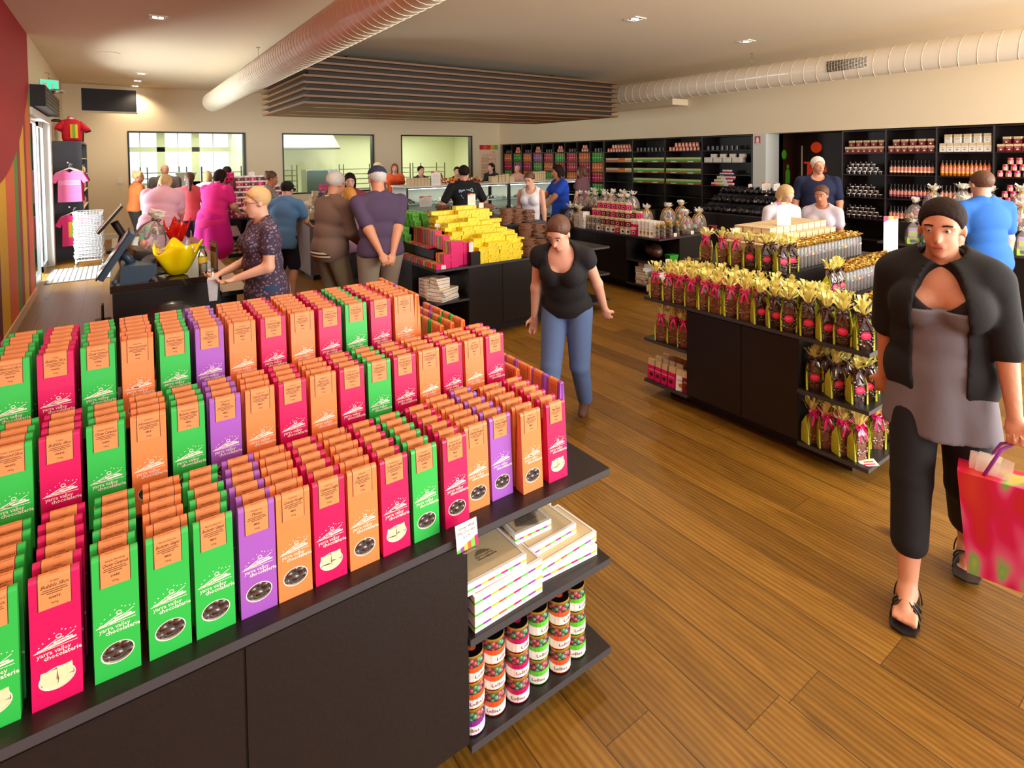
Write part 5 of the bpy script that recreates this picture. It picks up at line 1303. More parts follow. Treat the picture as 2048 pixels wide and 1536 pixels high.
# signs inside the door recess
rx = XR + .748
def recess_disc(m, y, z, ry, rz, mm): m.poly([(rx, y - ry * math.cos(2 * PI * i / 24), z + rz * math.sin(2 * PI * i / 24)) for i in range(24)], mm)
M_os = mat('sign_orange', rgb(232, 62, 22), .45, emit=rgb(232, 62, 22), estr=.25); M_gs = mat('sign_green', rgb(70, 150, 30), .45, emit=rgb(70, 150, 30), estr=.12)
m = MB(); yc = 5.98; recess_disc(m, yc, 1.965, .115, .115, M_os)
m.poly([(rx, yc + .19, 1.28), (rx, yc - .23, 1.28), (rx, yc - .23, 1.34), (rx, yc + .12, 1.34), (rx, yc + .12, 1.66), (rx, yc + .26, 1.66), (rx, yc + .26, 1.62), (rx, yc + .19, 1.62)], M_os)
m.poly([(rx, yc + .12 - .01 * 0, 1.36)] + [(rx, yc - .05 - .17 * math.cos(a), 1.45 + .28 * math.sin(a)) for a in [PI * i / 12 for i in range(13)]][::1] , M_os)
m.poly([(rx - .001, yc - .03 - .12 * math.cos(a), 1.42 + .06 * math.sin(a)) for a in [2 * PI * i / 16 for i in range(16)]], M_dwood)
m.poly([(rx - .001, yc - .12 - .08 * math.cos(a), 1.55 + .06 * math.sin(a)) for a in [2 * PI * i / 16 for i in range(16)]], M_dwood)
tag(m.obj('baby_change_sign'), 'large orange parent and baby symbol on the dark timber wall of the recess', 'sign')
rx2 = DY1 - .002
m = MB()
def gdisc(x, z, r): m.poly([(x + r * math.cos(2 * PI * i / 20), rx2, z + r * math.sin(2 * PI * i / 20)) for i in range(20)], M_gs)
gdisc(11.6, 1.82, .1); gdisc(11.75, 1.56, .05); m.poly([(11.66, rx2, 1.2), (11.84, rx2, 1.2), (11.84, rx2, 1.45), (11.80, rx2, 1.5), (11.70, rx2, 1.5), (11.66, rx2, 1.45)], M_gs)
tag(m.obj('family_sign'), 'green adult and child symbol on the side of the dark recess', 'sign')
tag(MB().tube([(XR + .3, 6.05, .9), (XR + .3, 6.05, 2.0)], .016, mat('pale_handle', rgb(215, 195, 165), .4), 8).obj('door_pull'), 'long pale vertical door pull in the dark recess', 'door handle')
# goods right of the doorway
def two_tone(c1, c2, w=.088, h=.1, txt='Nobbles'):
    o = MB().box(-w / 2, w / 2, -.05, .05, 0, h, c1).obj('nut_carton'); MB().box(-w / 2 - .0005, w / 2 + .0005, -.0505, .0505, h * .68, h + .0005, c2).obj('box_top', o)
    p = MB().text(txt, (0, -.052, h * .52), (1, 0, 0), (0, 0, 1), .02, M_white if c1 is not M_white else M_kline, shear=.2, width=w * .7); p.poly([(.016 * math.cos(q * PI / 5), -.0515, h * .27 + .012 * math.sin(q * PI / 5)) for q in range(10)], M_wchoc if c1 is not M_white else M_gold); p.obj('front_print', o); return o
for b, (c1, c2, n1, n2, h) in enumerate(((M_maroon, M_cream, 7, 5, .11), (M_maroon, M_cream, 7, 5, .11), (M_white, M_cream, 7, 5, .14), (M_maroon, M_cream, 7, 5, .11))):
    z = RZ[1] + .0005; y1, y0 = RY[b] - .03, RY[b + 1] + .03; nm = 'white' if c1 is M_white else 'maroon'
    for lv, n in ((0, n1), (1, n2)):
        for i in range(n): place(('tt', nm, h), lambda: two_tone(c1, c2, .088, h), (XB, y1 - .048 - i * (y1 - y0 - .096) / (n1 - 1) - lv * .07 - lv * i * .03, z + lv * (h + .001)), R(-90 - 8 * lv), '%s carton with a cream top, %s layer, %s, %s bay past the doorway' % (nm, ['lower', 'upper'][lv], nth(i, n, 'from left', 'from right'), ORD[b]), 'carton', 'cartons on the top shelf right of the doorway')
def bottle(c, lo):
    m = MB(); o = m.lathe([(0, 0), (.027, 0), (.029, .004), (.029, .15), (.024, .17), (.012, .185), (.0115, .23)], mat('bottle_' + c, rgb(*{'dark': (40, 18, 16), 'amber': (196, 100, 20)}[c]), .08, coat=1), 12).obj('sauce_bottle')
    MB().cyl(.0135, .205, .25, M_black, 10).obj('cap', o)
    r = .0296; l = MB().lathe([(r, .04), (r, .135)], mat('bottle_label_peach', rgb(236, 150, 125), .5), 12, smooth=True).lathe([(r + .0003, .045), (r + .0003, .07)], mat('bottle_band_' + lo, rgb(*{'gold': (240, 190, 60), 'violet': (110, 30, 120), 'cream': (245, 225, 190)}[lo]), .5), 12)
    l.obj('label', o); return o
for b, r_, c, lo in ((1, 2, 'dark', 'cream'), (1, 3, 'dark', 'violet'), (2, 2, 'amber', 'gold'), (2, 3, 'dark', 'gold'), (1, 4, 'dark', 'cream'), (2, 4, 'dark', 'cream')):
    z = RZ[r_] + .0005; y1, y0 = RY[b] - .03, RY[b + 1] + .03
    for i in range(12): place(('bo', c, lo), lambda: bottle(c, lo), (XB - .01, y1 - .035 - i * (y1 - y0 - .07) / 11, z), R(-90 + rn.uniform(-20, 20)), '%s bottle, %s, %s row of the %s bay right of the doorway' % (c, nth(i, 12, 'from left', 'from right'), ['', '', 'upper', 'middle', 'lower'][r_], ORD[b]), 'bottle', 'bottles right of the doorway')
def spoon_mug():
    o = MB().cyl(.03, 0, .062, mat('mug_glass', rgb(52, 24, 22), .12, coat=1), 12).obj('choc_spoon_jar'); MB().lathe([(.0305, .045), (.0305, .06)], M_white, 12).obj('band', o)
    s = MB().tube([(-.034, -.012, .0), (-.034, -.012, .07)], .004, M_steel, 6); s.ball((-.034, -.012, .085), .014, M_steel, 8, (.9, .35, 1.3)); s.obj('spoon', o); return o
for r_ in (2, 3, 4):
    z = RZ[r_] + .0005
    for lv, (n, dx) in enumerate(((7, 0), (6, .0), (5, .05))):
        for i in range(n): place(('sm', 0), spoon_mug, (XB + dx, 4.81 - .02 * lv - i * .088, z + lv * .0625), R(-90), 'dark jar with a silver spoon, %s layer, %s, %s shelf' % (['bottom', 'middle', 'top'][lv], nth(i, n), ['', '', 'second', 'third', 'fourth'][r_]), 'jar', 'dark jars with silver spoons')
def wtin(): return can_('p')
for r_ in (2, 3):
    z = RZ[r_] + .0005
    for lv, n in enumerate((6, 5, 4)):
        for i in range(n): place(('can', 'p'), wtin, (XB, 2.66 - lv * .06 - i * .1, z + lv * .0955), R(-90), 'pink striped can, %s layer, %s, %s shelf at the far right' % (['bottom', 'middle', 'top'][lv], nth(i, n), ['', '', 'second', 'third'][r_]), 'can', 'pink cans at the far right')
for r_ in (4,):
    for i in range(6): dup(PROTO[('can', 'o')], (XB, 2.64 - i * .1, RZ[r_] + .0005), R(-90), 'orange striped can, %s, on the low shelf at the far right' % nth(i, 6), 'orange cans at the far right')
for i in range(4):
    dup(PROTO[('can', 'o')], (7.68 + .085 * (i % 2), 1.18 - .09 * (i // 2), .4402), R(-80), 'orange striped can, %s on the shelf of the right edge table' % nth(i, 4), 'orange cans on the right edge table')

# ================================================================= glass chocolate cabinets
GX0, GX1, GY0, GY1 = 4.36, 8.62, 9.5, 10.25
M_counter = mat('cabinet_white', rgb(228, 228, 220), .35)
def cabinet(x0, x1, label):
    t = thing('glass_cabinet', label, 'display cabinet', ((x0 + x1) / 2, GY0, 0)); w = (x1 - x0) / 2; D = GY1 - GY0
    MB().box(-w + .02, w - .02, .02, D, .1, .5, M_dark).box(-w + .05, w - .05, .06, D - .05, 0, .1, M_black).obj('base', t)
    MB().box(-w, w, -.0, D, 1.28, 1.31, M_counter).box(-w, w, -.004, 0, 1.262, 1.282, M_black).obj('counter_top', t)
    MB().box(-w + .03, w - .03, D - .03, D, .5, 1.28, M_counter).obj('back_panel', t)
    for s in (-1, 1): MB().box(s * w - .014, s * w + .014, -.004, .02, .5, 1.28, M_black).obj('frame_post', t)
    MB().box(-w + .02, w - .02, .0, .006, .5, 1.265, M_glass).obj('glass_front', t)
    for z, y0 in ((.52, .05), (.74, .12), (.96, .2)): MB().box(-w + .02, w - .02, y0, D - .05, z - .012, z, M_counter if z < .6 else mat('glass_shelf', rgb(205, 225, 215), .1, alpha=1)).obj('shelf', t)
    MB().box(-w + .05, w - .05, .05, .08, 1.25, 1.262, mat('cabinet_tube', (1, 1, 1, 1), .5, emit=(1, .97, .9, 1), estr=9)).obj('strip_lamp', t)
    return t
cabinet(GX0, 6.62, 'glass fronted chocolate cabinet behind the man in the printed black shirt'); cabinet(6.66, GX1, 'glass fronted chocolate cabinet beside the woman in the blue top')
def mound(c, seed):
    rr = random.Random(seed); p = MB().box(-.14, .14, -.1, .1, 0, .008, M_steel).obj('sweet_platter'); m = MB()
    for k in range(26):
        a = rr.uniform(0, 6.28); q = rr.random() ** .5; m.ball((.11 * q * math.cos(a), .08 * q * math.sin(a), .022 + (1 - q) * .06), .02, c[k % len(c)], 6)
    m.obj('sweets', p); return p
MC = [[M_choc, M_wchoc], [M_wchoc, M_white], [M_choc, M_almond], [PAST[3], PAST[5], PAST[2]], [M_choc, M_white, M_choc]]
rn = random.Random(41); ci = 0
for zi, (z, y) in enumerate(((.5205, 9.68), (.7405, 9.78), (.9605, 9.88))):
    for i in range(13):
        x = GX0 + .2 + i * .325
        if abs(x - 6.64) < .15: x += .1 if x > 6.64 else -.1
        ci += 1; c = (i * 2 + zi) % 5
        if 6.45 < x < 6.83: continue
        place(('md', c), lambda: mound(MC[c], c), (x, y, z), 0, 'platter of %s, %s shelf of the glass cabinets, %s' % (['dark and white chocolates', 'pale truffles', 'dark truffles', 'bright sweets', 'mixed bonbons'][c], ['bottom', 'middle', 'top'][zi], nth(i, 13)), 'sweet platter', 'platters in the glass cabinets')
# things standing on the cabinets
for i in range(8): place(('wc', 0), lambda: cube_box(.062, .07, .15), (4.44 + i * .068, 9.62, 1.3102), 0, 'tall pale printed box on the cabinets, %s' % nth(i, 8), 'box', 'pale boxes on the left of the cabinets')
for i, (w_, h_) in enumerate(((.16, .13), (.07, .15), (.07, .15), (.1, .17), (.12, .12))): place(('wd', i), lambda: cube_box(w_, .12, h_), (6.34 + [0, .13, .21, .31, .43][i], 9.63, 1.3102), 0, 'white printed box above the cabinet join, %s' % nth(i, 5), 'box', 'white boxes above the cabinet join')
for i in range(6): place(('we', 0), lambda: cube_box(.05, .08, .2), (7.38 + i * .06, 9.66, 1.3102), 0, 'slim cream box on the right cabinet, %s' % nth(i, 6), 'box', 'slim cream boxes on the right cabinet')
tall_card(.2, .27, (4.98, 9.56, 1.3102), 0, 'white notice with a pink corner on top of the left cabinet')
tall_card(.26, .2, (4.72, 9.49 - .004, .72 + .2), R(3), 'bright priced menu sign fixed on the left end of the cabinet glass')
def mixed_heap():
    m = MB(); rr = random.Random(3)
    for k in range(90): m.ball((rr.uniform(-.5, .5), rr.uniform(-.1, .1), rr.uniform(.02, .1)), .028, rr.choice([M_choc, M_red, M_wchoc, M_orange]), 6)
    return m.obj('sweets_heap')
o = mixed_heap(); o.location = (5.75, 9.95, 1.3102); tag(o, 'long heap of wrapped red and brown sweets along the cabinet top', 'sweets'); o['kind'] = 'stuff'
# centre service table and goods
t = thing('service_table', 'grey fronted low counter behind the two older men', 'counter', (3.0, 9.5, 0))
M_gf = mat('grey_front', rgb(118, 106, 104), .4)
MB().box(-.65, .65, -.9, .9, .08, .88, M_gf).obj('body', t); MB().box(-.68, .68, -.93, .93, .88, .92, M_dark).obj('counter_top', t); MB().box(-.6, .6, -.85, .85, 0, .08, M_black).obj('plinth', t)
for i in range(9): place(('nb', 'ps'), lambda: nut_box(M_pink, M_white, .08, .06, .16), (2.5 + .1 * (i % 3) , 10.2 - .17 * (i // 3), .9202), R(-20), 'pink gable box on the grey counter, %s rank, %s' % (ORD[i // 3], nth(i % 3, 3)), 'gable box', 'pink gable boxes on the grey counter')
for i in range(8): place(('cube', 2), lambda: cube_box(.06, .09, .16), (2.42 + .07 * i, 9.3, .9202), R(4), 'slim pale packet on the grey counter, %s' % nth(i, 8), 'packet', 'slim pale packets on the grey counter')
tag(MB().lathe([(.0, .0), (.17, 0), (.19, .34), (.17, .35), (.165, .3), (0, .3)], mat('dark_tub', rgb(36, 22, 24), .4), 20).obj('barrel_tub', None, (3.2, 10.0, .9202)), 'dark round tub of pale sweets on the grey counter', 'tub')
m = MB(); rr = random.Random(12)
for k in range(40): a = rr.uniform(0, 6.28); q = rr.random() ** .5 * .14; m.ball((q * math.cos(a), q * math.sin(a), .31 + .02 * (1 - q / .14) + rr.random() * .02), .026, M_wchoc, 6)
o = m.obj('sweets_heap', None, (3.2, 10.0, .9202)); tag(o, 'pale sweets heaped in the dark round tub', 'sweets'); o['kind'] = 'stuff'
m = MB().box(-.1, .1, -.07, .07, 0, .1, M_cream); o = tag(m.obj('cream_crate', None, (2.46, 8.78, .9202), R(5)), 'cream crate of white flowers on the near corner of the grey counter', 'crate')
f = frill(12, .09, .1, 4, M_white, .01); f.xform(Matrix.Translation((0, 0, .1))); f.obj('white_flowers', o)
# ================================================================= pink box pyramid at the left
t = thing('display_table', 'dark unit with open shelves under the pyramid of pink and cream boxes', 'display table', (2.2, 11.5, 0))
MB().box(-.7, .85, -.3, .5, .74, .77, M_dark).obj('table_top', t); MB().box(-.25, .83, -.28, .48, 0, .74, M_dark).box(-.69, -.25, .1, .48, 0, .74, M_dark).obj('cabinet_body', t)
for z in (.44, .12): MB().box(-.7, -.25, -.3, .1, z - .02, z, M_dark).obj('shelf', t)
MB().box(-.69, -.67, -.3, .1, .1, .74, M_dark).obj('side_panel', t)
rn = random.Random(6)
for lv in range(8):
    n = 8 if lv < 5 else 7 - (lv - 5)
    for i in range(n):
        cc = 'm' if (i + lv) % 3 else 'k'
        place(('py', cc), lambda: two_tone(M_maroon if cc == 'm' else M_pink, M_white, .115, .095), (1.82 + i * .12 + (.06 if lv > 4 else 0), 11.32 + lv * .035, .7702 + lv * .0955), R(-10), '%s and cream carton, %s layer, %s, in the pyramid' % ('maroon' if cc == 'm' else 'pink', ORD[lv], nth(i, n)), 'carton', 'cartons in the pyramid')
for lv in range(7):
    place(('py2', 0), lambda: two_tone(M_maroon, M_maroon, .1, .095), (1.60 + .02 * (lv % 2), 11.3 + lv * .03, .7702 + lv * .0955), R(-15), 'dark maroon carton, %s layer of the pyramid end column' % ORD[lv], 'carton', 'maroon cartons at the pyramid end')
    place(('py2', 0), None, (1.71, 11.31 + lv * .03, .7702 + lv * .0955), R(-15), 'dark maroon carton, %s layer of the second pyramid column' % ORD[lv], 'carton', 'maroon cartons in the second pyramid column')
for i, (x, y, z) in enumerate(((1.6, 11.5, 1.4392), (1.68, 11.52, 1.4392), (1.76, 11.56, 1.4392))):
    place(('nb', 'pt'), lambda: nut_box(M_pink, M_pink, .07, .06, .16), (x, y, z), R(-30), 'tall pink bag at the top left of the pyramid, %s' % nth(i, 3), 'bag', 'pink bags on the pyramid')
t = thing('display_table', 'dark low unit carrying pink bags right of the pyramid', 'display table', (3.75, 11.6, 0))
MB().box(-.65, .65, -.4, .4, .0, .9, M_dark).obj('body', t); MB().box(-.4, .5, -.1, .35, .9, 1.15, M_dark).obj('step', t)
for i in range(7): dup(PROTO[('nb', 'pt')], (3.42 + i * .1, 11.65, 1.1502), R(-15), 'tall pink bag on the raised step, %s' % nth(i, 7), 'pink bags on the raised step', 'bag')
for i in range(8): dup(PROTO[('nb', 'pt')], (3.35 + i * .11, 11.36, .9002), R(-15), 'tall pink bag in front of the raised step, %s' % nth(i, 8), 'pink bags before the raised step', 'bag')
for lv in range(3):
    for i in range(3 - lv): place(('cube', 3), lambda: cube_box(.1, .1, .1), (3.16 + .02 * lv, 11.3 + i * .11, .9002 + lv * .1005), 0, 'white cube box left of the pink bags, %s layer, %s' % (ORD[lv], nth(i, 3 - lv, 'from the front', 'from the back')), 'box', 'white cube boxes left of the pink bags')
for k in range(5): gbox((.24 - .03 * k, .18 - .02 * k, .036), (1.72, 11.36, .4402 + k * .037), R(4 * k), 'white gift box, %s of the pile in the pyramid unit' % ORD[k], 'gift boxes in the pyramid unit')
for i in range(5):
    for k in range(3 if i != 3 else 2): place(('jar', ['green', 'magenta', 'green', 'orange', 'orange'][i]), None, (1.56 + i * .085, 11.28, .1202 + k * .0815), 0, 'small lolly jar in the pyramid unit, %s layer of the %s stack' % (['bottom', 'middle', 'top'][k], ORD[i]), 'jar', 'small jars in the pyramid unit')
tall_card(.1, .08, (2.1, 11.55, 1.535), R(-5), 'small white card on top of the cartons pyramid', 'Nobbles')
# ================================================================= checkout counter and what stands on it
M_gran = mat('dark_granite', rgb(46, 38, 34), .16, coat=.4, vary=.9, bscale=260)
t = thing('checkout_counter', 'dark checkout counter with a granite top behind the foreground bags', 'counter', (.3, 6.2, 0))
x0, x1, y0, y1 = -.36, .355, -1.3, 1.75
MB().box(x0, x1, y0, y1, .895, .945, M_gran).obj('counter_top', t)
MB().box(x0 + .015, x1 - .015, y0 + .02, y1, .08, .895, M_dark).box(x0 + .012, x0 + .016, y0 + .018, y0 + .022, .08, .893, M_darkedge).box(x1 - .016, x1 - .012, y0 + .018, y0 + .022, .08, .893, M_darkedge).box(x0 + .015, x1 - .015, y0 + .018, y0 + .022, .888, .893, M_darkedge).obj('body', t)
MB().box(x0 + .06, x1 - .06, y0 + .08, y1 - .1, 0, .08, M_black).obj('plinth', t)
M_tanl = mat('tan_ledge', rgb(150, 118, 84), .35)
MB().box(x1, x1 + .2, y0 + .02, y1 + .7, .77, .80, M_tanl).box(x1, x1 + .2, y0 + .014, y0 + .02, .765, .80, M_dark).box(x1, x1 + .12, y0 + .1, y1 + .6, .08, .77, M_dark).obj('side_ledge', t)
# till screen
M_slate = mat('slate_plastic', rgb(52, 72, 92), .4)
t = thing('till_terminal', 'slate blue till terminal with a tilted screen on the counter corner', 'till', (.06, 5.12, .9455))
b = MB(); b.add([(-.06, -.16, 0), (.11, -.16, 0), (.17, -.16, .05), (.17, -.16, .12), (-.05, -.16, .13), (-.06, .14, 0), (.11, .14, 0), (.17, .14, .05), (.17, .14, .12), (-.05, .14, .13)], [(0, 1, 2, 3, 4), (9, 8, 7, 6, 5), (0, 5, 6, 1), (1, 6, 7, 2), (2, 7, 8, 3), (3, 8, 9, 4), (4, 9, 5, 0)], M_slate); b.obj('base', t)
MB().tube([(.02, 0, .12), (-.01, 0, .17), (-.03, 0, .2)], .03, M_slate, 8).obj('neck', t)
s = MB().box(-.19, .19, -.14, .14, -.02, .02, M_slate); s.box(-.2, .2, -.15, .15, .018, .026, M_black); s.xform(Matrix.Translation((-.075, 0, .2)) @ Matrix.Rotation(R(-58), 4, 'Y')); h = s.obj('screen_housing', t)
s = MB().box(-.185, .185, -.135, .135, .026, .028, mat('screen_glass', rgb(150, 120, 120), .15, coat=1)); s.xform(Matrix.Translation((-.075, 0, .2)) @ Matrix.Rotation(R(-58), 4, 'Y')); s.obj('screen', h)
tag(MB().ball((0, 0, .02), .02, M_slate, 10).obj('scanner_knob', None, (-.03, 4.96, .9455)), 'small round blue knob left of the till base', 'knob')
t = thing('card_screen', 'white rimmed customer screen on a black stand behind the till', 'screen', (-.02, 6.75, .9455))
s = MB().box(-.16, .16, -.12, .12, -.012, .012, M_black); s.xform(Matrix.Translation((-.04, 0, .33)) @ Matrix.Rotation(R(-52), 4, 'Y')); s.obj('screen_housing', t)
s = MB().box(-.165, .165, -.125, .125, .012, .018, M_white); s.xform(Matrix.Translation((-.04, 0, .33)) @ Matrix.Rotation(R(-52), 4, 'Y')); s.obj('screen', t)
MB().box(-.08, .08, -.09, .09, 0, .03, M_black).tube([(.03, 0, .02), (.06, 0, .16), (-.01, 0, .3)], .035, M_black, 8).obj('stand', t)
# yellow wavy bowl, red one behind
def wavy_bowl(mm, r, h, seed, deep=.55):
    rr = random.Random(seed); ph = rr.uniform(0, 6)
    m = MB(); prof = [(0, .004), (r * .25, 0), (r * .42, .01), (r * .62, h * .3), (r * .82, h * .62), (r, h)]; prof2 = [(p[0] - .006, p[1] + .008) for p in prof[::-1]]
    def wv(i, a):
        k = {5: 1, 4: .55, 3: .18}.get(i if i < 6 else 11 - i, 0)
        w = math.sin(4 * a + ph) * .5 + math.sin(7 * a + ph * 2) * .28
        return (k * r * .12 * math.sin(5 * a + ph), k * h * deep * .5 * w)
    m.lathe(prof + [(max(0, a), b) for a, b in prof2], mm, 72, wave=wv); return m
M_ybowl = mat('yellow_glaze', rgb(252, 226, 6), .18, coat=.9)
o = wavy_bowl(M_ybowl, .17, .22, 3).obj('wavy_bowl', None, (.37, 5.12, .9455)); tag(o, 'bright yellow wavy rimmed bowl full of foil wrapped sweets', 'bowl')
m = MB(); rr = random.Random(5); M_foilw = mat('foil_wrapper', rgb(225, 205, 200), .2, metal=.5, bump=.6, bscale=60)
for k in range(70):
    a = rr.uniform(0, 6.28); q = rr.random() ** .5 * .125; m.ball((q * math.cos(a), q * math.sin(a), .165 + rr.random() * .035), .018, M_foilw, 6, (1.2, .8, .7), jit=.4, rnd=rr, smooth=False)
o = m.obj('wrapped_sweets', None, (.37, 5.12, .9455)); tag(o, 'foil wrapped sweets heaped in the yellow bowl', 'sweets'); o['kind'] = 'stuff'
o = wavy_bowl(mat('red_glaze', rgb(225, 20, 12), .2, coat=.8), .13, .2, 8, .9).obj('wavy_bowl', None, (.52, 7.1, .9455)); tag(o, 'red wavy rimmed bowl behind the clear wrapped hamper', 'bowl')
# black wire tray, bottle, card holder
m = MB()
for k in range(9): m.tube([(.1 * math.cos(a), -.08 + k * .02, .085 + .09 * math.sin(a)) for a in [PI * i / 12 for i in range(-2, 15)]], .004, M_black, 5)
m.tube([(.1, -.09, .06), (.1, .09, .06)], .004, M_black, 5).tube([(-.1, -.09, .06), (-.1, .09, .06)], .004, M_black, 5).box(-.1, .1, -.09, .09, 0, .006, M_black)
tag(m.obj('wire_tray', None, (.19, 5.28, .9455), R(20)), 'black wire tray tucked behind the yellow bowl', 'tray')
M_pet = film_mat('bottle_plastic', (1, 1, 1, 1), .3, .05)
o = MB().lathe([(0, 0), (.028, .0), (.032, .01), (.03, .05), (.033, .08), (.033, .13), (.03, .15), (.014, .185), (.013, .2)], M_pet, 18).obj('drink_bottle', None, (.545, 5.06, .9455)); tag(o, 'clear drink bottle with a green cap beside the yellow bowl', 'bottle')
MB().lathe([(0, .002), (.029, .01), (.028, .05), (.031, .075)], mat('pale_drink', rgb(222, 226, 205), .1), 16).obj('drink', o); MB().lathe([(.0336, .085), (.0336, .13)], mat('bottle_wrap', rgb(240, 215, 60), .4), 18).obj('label', o); MB().cyl(.0155, .195, .215, mat('green_cap', rgb(20, 110, 60), .4), 14).obj('cap', o)
o = MB().box(-.004, .004, -.09, .09, 0, .24, M_film).box(-.0055, .0055, -.0915, .0915, .234, .24, M_darkedge).box(-.0055, .0055, -.0935, -.0905, 0, .24, M_darkedge).box(-.04, .04, -.09, .09, 0, .004, M_film).obj('card_holder', None, (.625, 5.08, .9455), R(8)); tag(o, 'clear upright card holder at the right edge of the checkout counter', 'card holder')
MB().box(-.002, .002, -.08, .08, .02, .225, M_white).box(-.0026, .0026, -.07, .07, .16, .2, M_maroon).obj('notice', o)
# clear wrapped hamper
o = bsk(.3, 2, False, (.2, 6.35, .9455), (R(12), R(10), R(30)), 'big clear wrapped hamper leaning behind the yellow bowl', None)
if 'group' in o: del o['group']
tag(MB().box(-.17, .17, -.12, .12, 0, .06, mat('tray_wood', rgb(120, 96, 70), .5)).box(-.175, .175, -.125, .125, .06, .07, M_black).obj('wooden_tray', None, (.2, 5.72, .9455)), 'low wooden tray under the wrapped hamper', 'drawer')
# office chair back and black panel at the near end
t = thing('office_chair', 'black chair with a rounded back in front of the checkout counter', 'chair', (.28, 4.25, 0))
m = MB(); m.lathe([(0, 0), (.12, .004), (.19, .02), (.205, .045), (.19, .07), (0, .075)], mat('chair_black', rgb(10, 9, 10), .35, coat=.5), 28); m.xform(Matrix.Translation((0, .1, .70)) @ Matrix.Rotation(R(90), 4, 'X') @ Matrix.Diagonal((1, 1.05, 1, 1))); m.obj('backrest', t)
MB().lathe([(0, .46), (.2, .46), (.22, .49), (.2, .53), (0, .53)], M_black, 24).obj('seat', t); MB().cyl(.03, .08, .46, M_black, 10).obj('column', t)
m = MB()
for k in range(5): a = k * 2 * PI / 5; m.tube([(0, 0, .09), (.26 * math.cos(a), .26 * math.sin(a), .05)], .018, M_black, 6).ball((.26 * math.cos(a), .26 * math.sin(a), .025), .025, M_black, 8)
m.obj('base', t)
tag(MB().box(-.05, .05, -.12, .12, .3, .66, mat('brown_leather', rgb(58, 26, 18), .5)).tube([(0, -.08, .66), (0, -.06, .78), (0, .06, .78), (0, .08, .66)], .008, M_black, 6).obj('hanging_bag', None, (-.11, 5.1, 0)), 'dark brown bag hanging on the left end of the checkout counter', 'bag')

# ================================================================= shirt stand, basket stack, door head
M_slatew = mat('slate_panel', rgb(72, 78, 90), .6)
sx0, sx1, sy0, sy1, sh = XL + .005, -.52, 13.3, 15.6, 2.22
t = thing('shirt_stand', 'tall slate panelled unit with hanging pink shirts beside the doorway', 'display unit', ((sx0 + sx1) / 2, (sy0 + sy1) / 2, 0)); w = (sx1 - sx0) / 2; d = (sy1 - sy0) / 2
MB().box(-w, w, -d, -d + .03, 0, sh, M_slatew).obj('end_panel', t); MB().box(-w, w, d - .03, d, 0, sh, M_slatew).obj('end_panel', t)
MB().box(-w, -w + .02, -d + .03, d - .03, 0, sh, M_black).obj('back_panel', t); MB().box(-w, w, -d + .03, d - .03, sh - .03, sh, M_dark).obj('top', t)
for z in (.3, .62, .94, 1.26, 1.58, 1.9): MB().box(-w + .02, w, -d + .03, d - .03, z - .015, z, mat('pale_shelf', rgb(225, 215, 200), .5)).obj('shelf', t)
M_hpink = mat('hot_pink_cotton', rgb(236, 50, 120), .8, bump=.2, bscale=20); M_spink = mat('soft_pink_cotton', rgb(240, 120, 175), .8, bump=.2, bscale=20); M_rcot = mat('red_cotton', rgb(214, 20, 48), .8); M_choco = mat('brown_cotton', rgb(62, 22, 22), .8)
def shirt(mm, stripe=None):
    m = MB(); T = .018
    out = [(-.07, .0), (-.2, -.05), (-.27, -.2), (-.2, -.24), (-.165, -.17), (-.175, -.58), (.175, -.58), (.165, -.17), (.2, -.24), (.27, -.2), (.2, -.05), (.07, 0), (0, -.045)]
    n = len(out)
    m.poly([(x, -T, z) for x, z in out], mm); m.poly([(x, T, z) for x, z in out][::-1], mm)
    for i in range(n): a, b = out[i], out[(i + 1) % n]; m.poly([(a[0], -T, a[1]), (a[0], T, a[1]), (b[0], T, b[1]), (b[0], -T, b[1])], mm)
    o = m.obj('tee_shirt'); p = MB()
    if stripe == 'lines':
        for k in range(4): p.box(-.15, .15, -T - .001, -T, -.2 - k * .022, -.19 - k * .022, mat('shirt_line', rgb(250, 190, 215), .7))
    else:
        for k, c in enumerate(((240, 170, 40), (120, 190, 60), (245, 215, 60), (240, 140, 60))): p.box(-.08 + k * .042, -.04 + k * .042, -T - .001, -T, -.42, -.14, mat('shirt_bar_%d' % k, rgb(*c), .7))
    p.obj('print', o)
    h = MB().tube([(-.19, 0, -.05), (0, 0, .04), (.19, 0, -.05)], .011, M_white, 6).tube([(0, 0, .04), (0, 0, .09), (.02, 0, .11), (0, 0, .125)], .004, M_steel, 5); h.obj('hanger', o)
    return o
for i, (mm, st, nm) in enumerate(((M_spink, 'lines', 'pale pink shirt with white lines'), (M_hpink, 'lines', 'hot pink shirt just behind'), (M_hpink, None, 'third shirt, deep pink'), (M_choco, None, 'brown shirt at the back'))):
    o = shirt(mm, st); o.location = (-.70 + .01 * i, sy0 - .30 + i * .07, 1.68); tag(o, 'hanging tee: %s of the upper rail' % nm, 'shirt', 'shirts on the upper rail')
for i, (mm, st, nm) in enumerate(((M_hpink, None, 'pink shirt with yellow green bars'), (M_hpink, 'lines', 'pink shirt right behind'), (M_rcot, None, 'red shirt at the back'))):
    o = shirt(mm, st); o.location = (-.66 + .01 * i, sy0 - .27 + i * .08, .87); tag(o, 'hanging tee: %s of the lower rail' % nm, 'shirt', 'shirts on the lower rail')
for z in (1.82, 1.01): MB().tube([(.02, -d, z), (.02, -d - .34, z - .0)], .008, M_steel, 8).ball((.02, -d - .34, z), .014, M_white, 8).obj('shirt_rail', t)
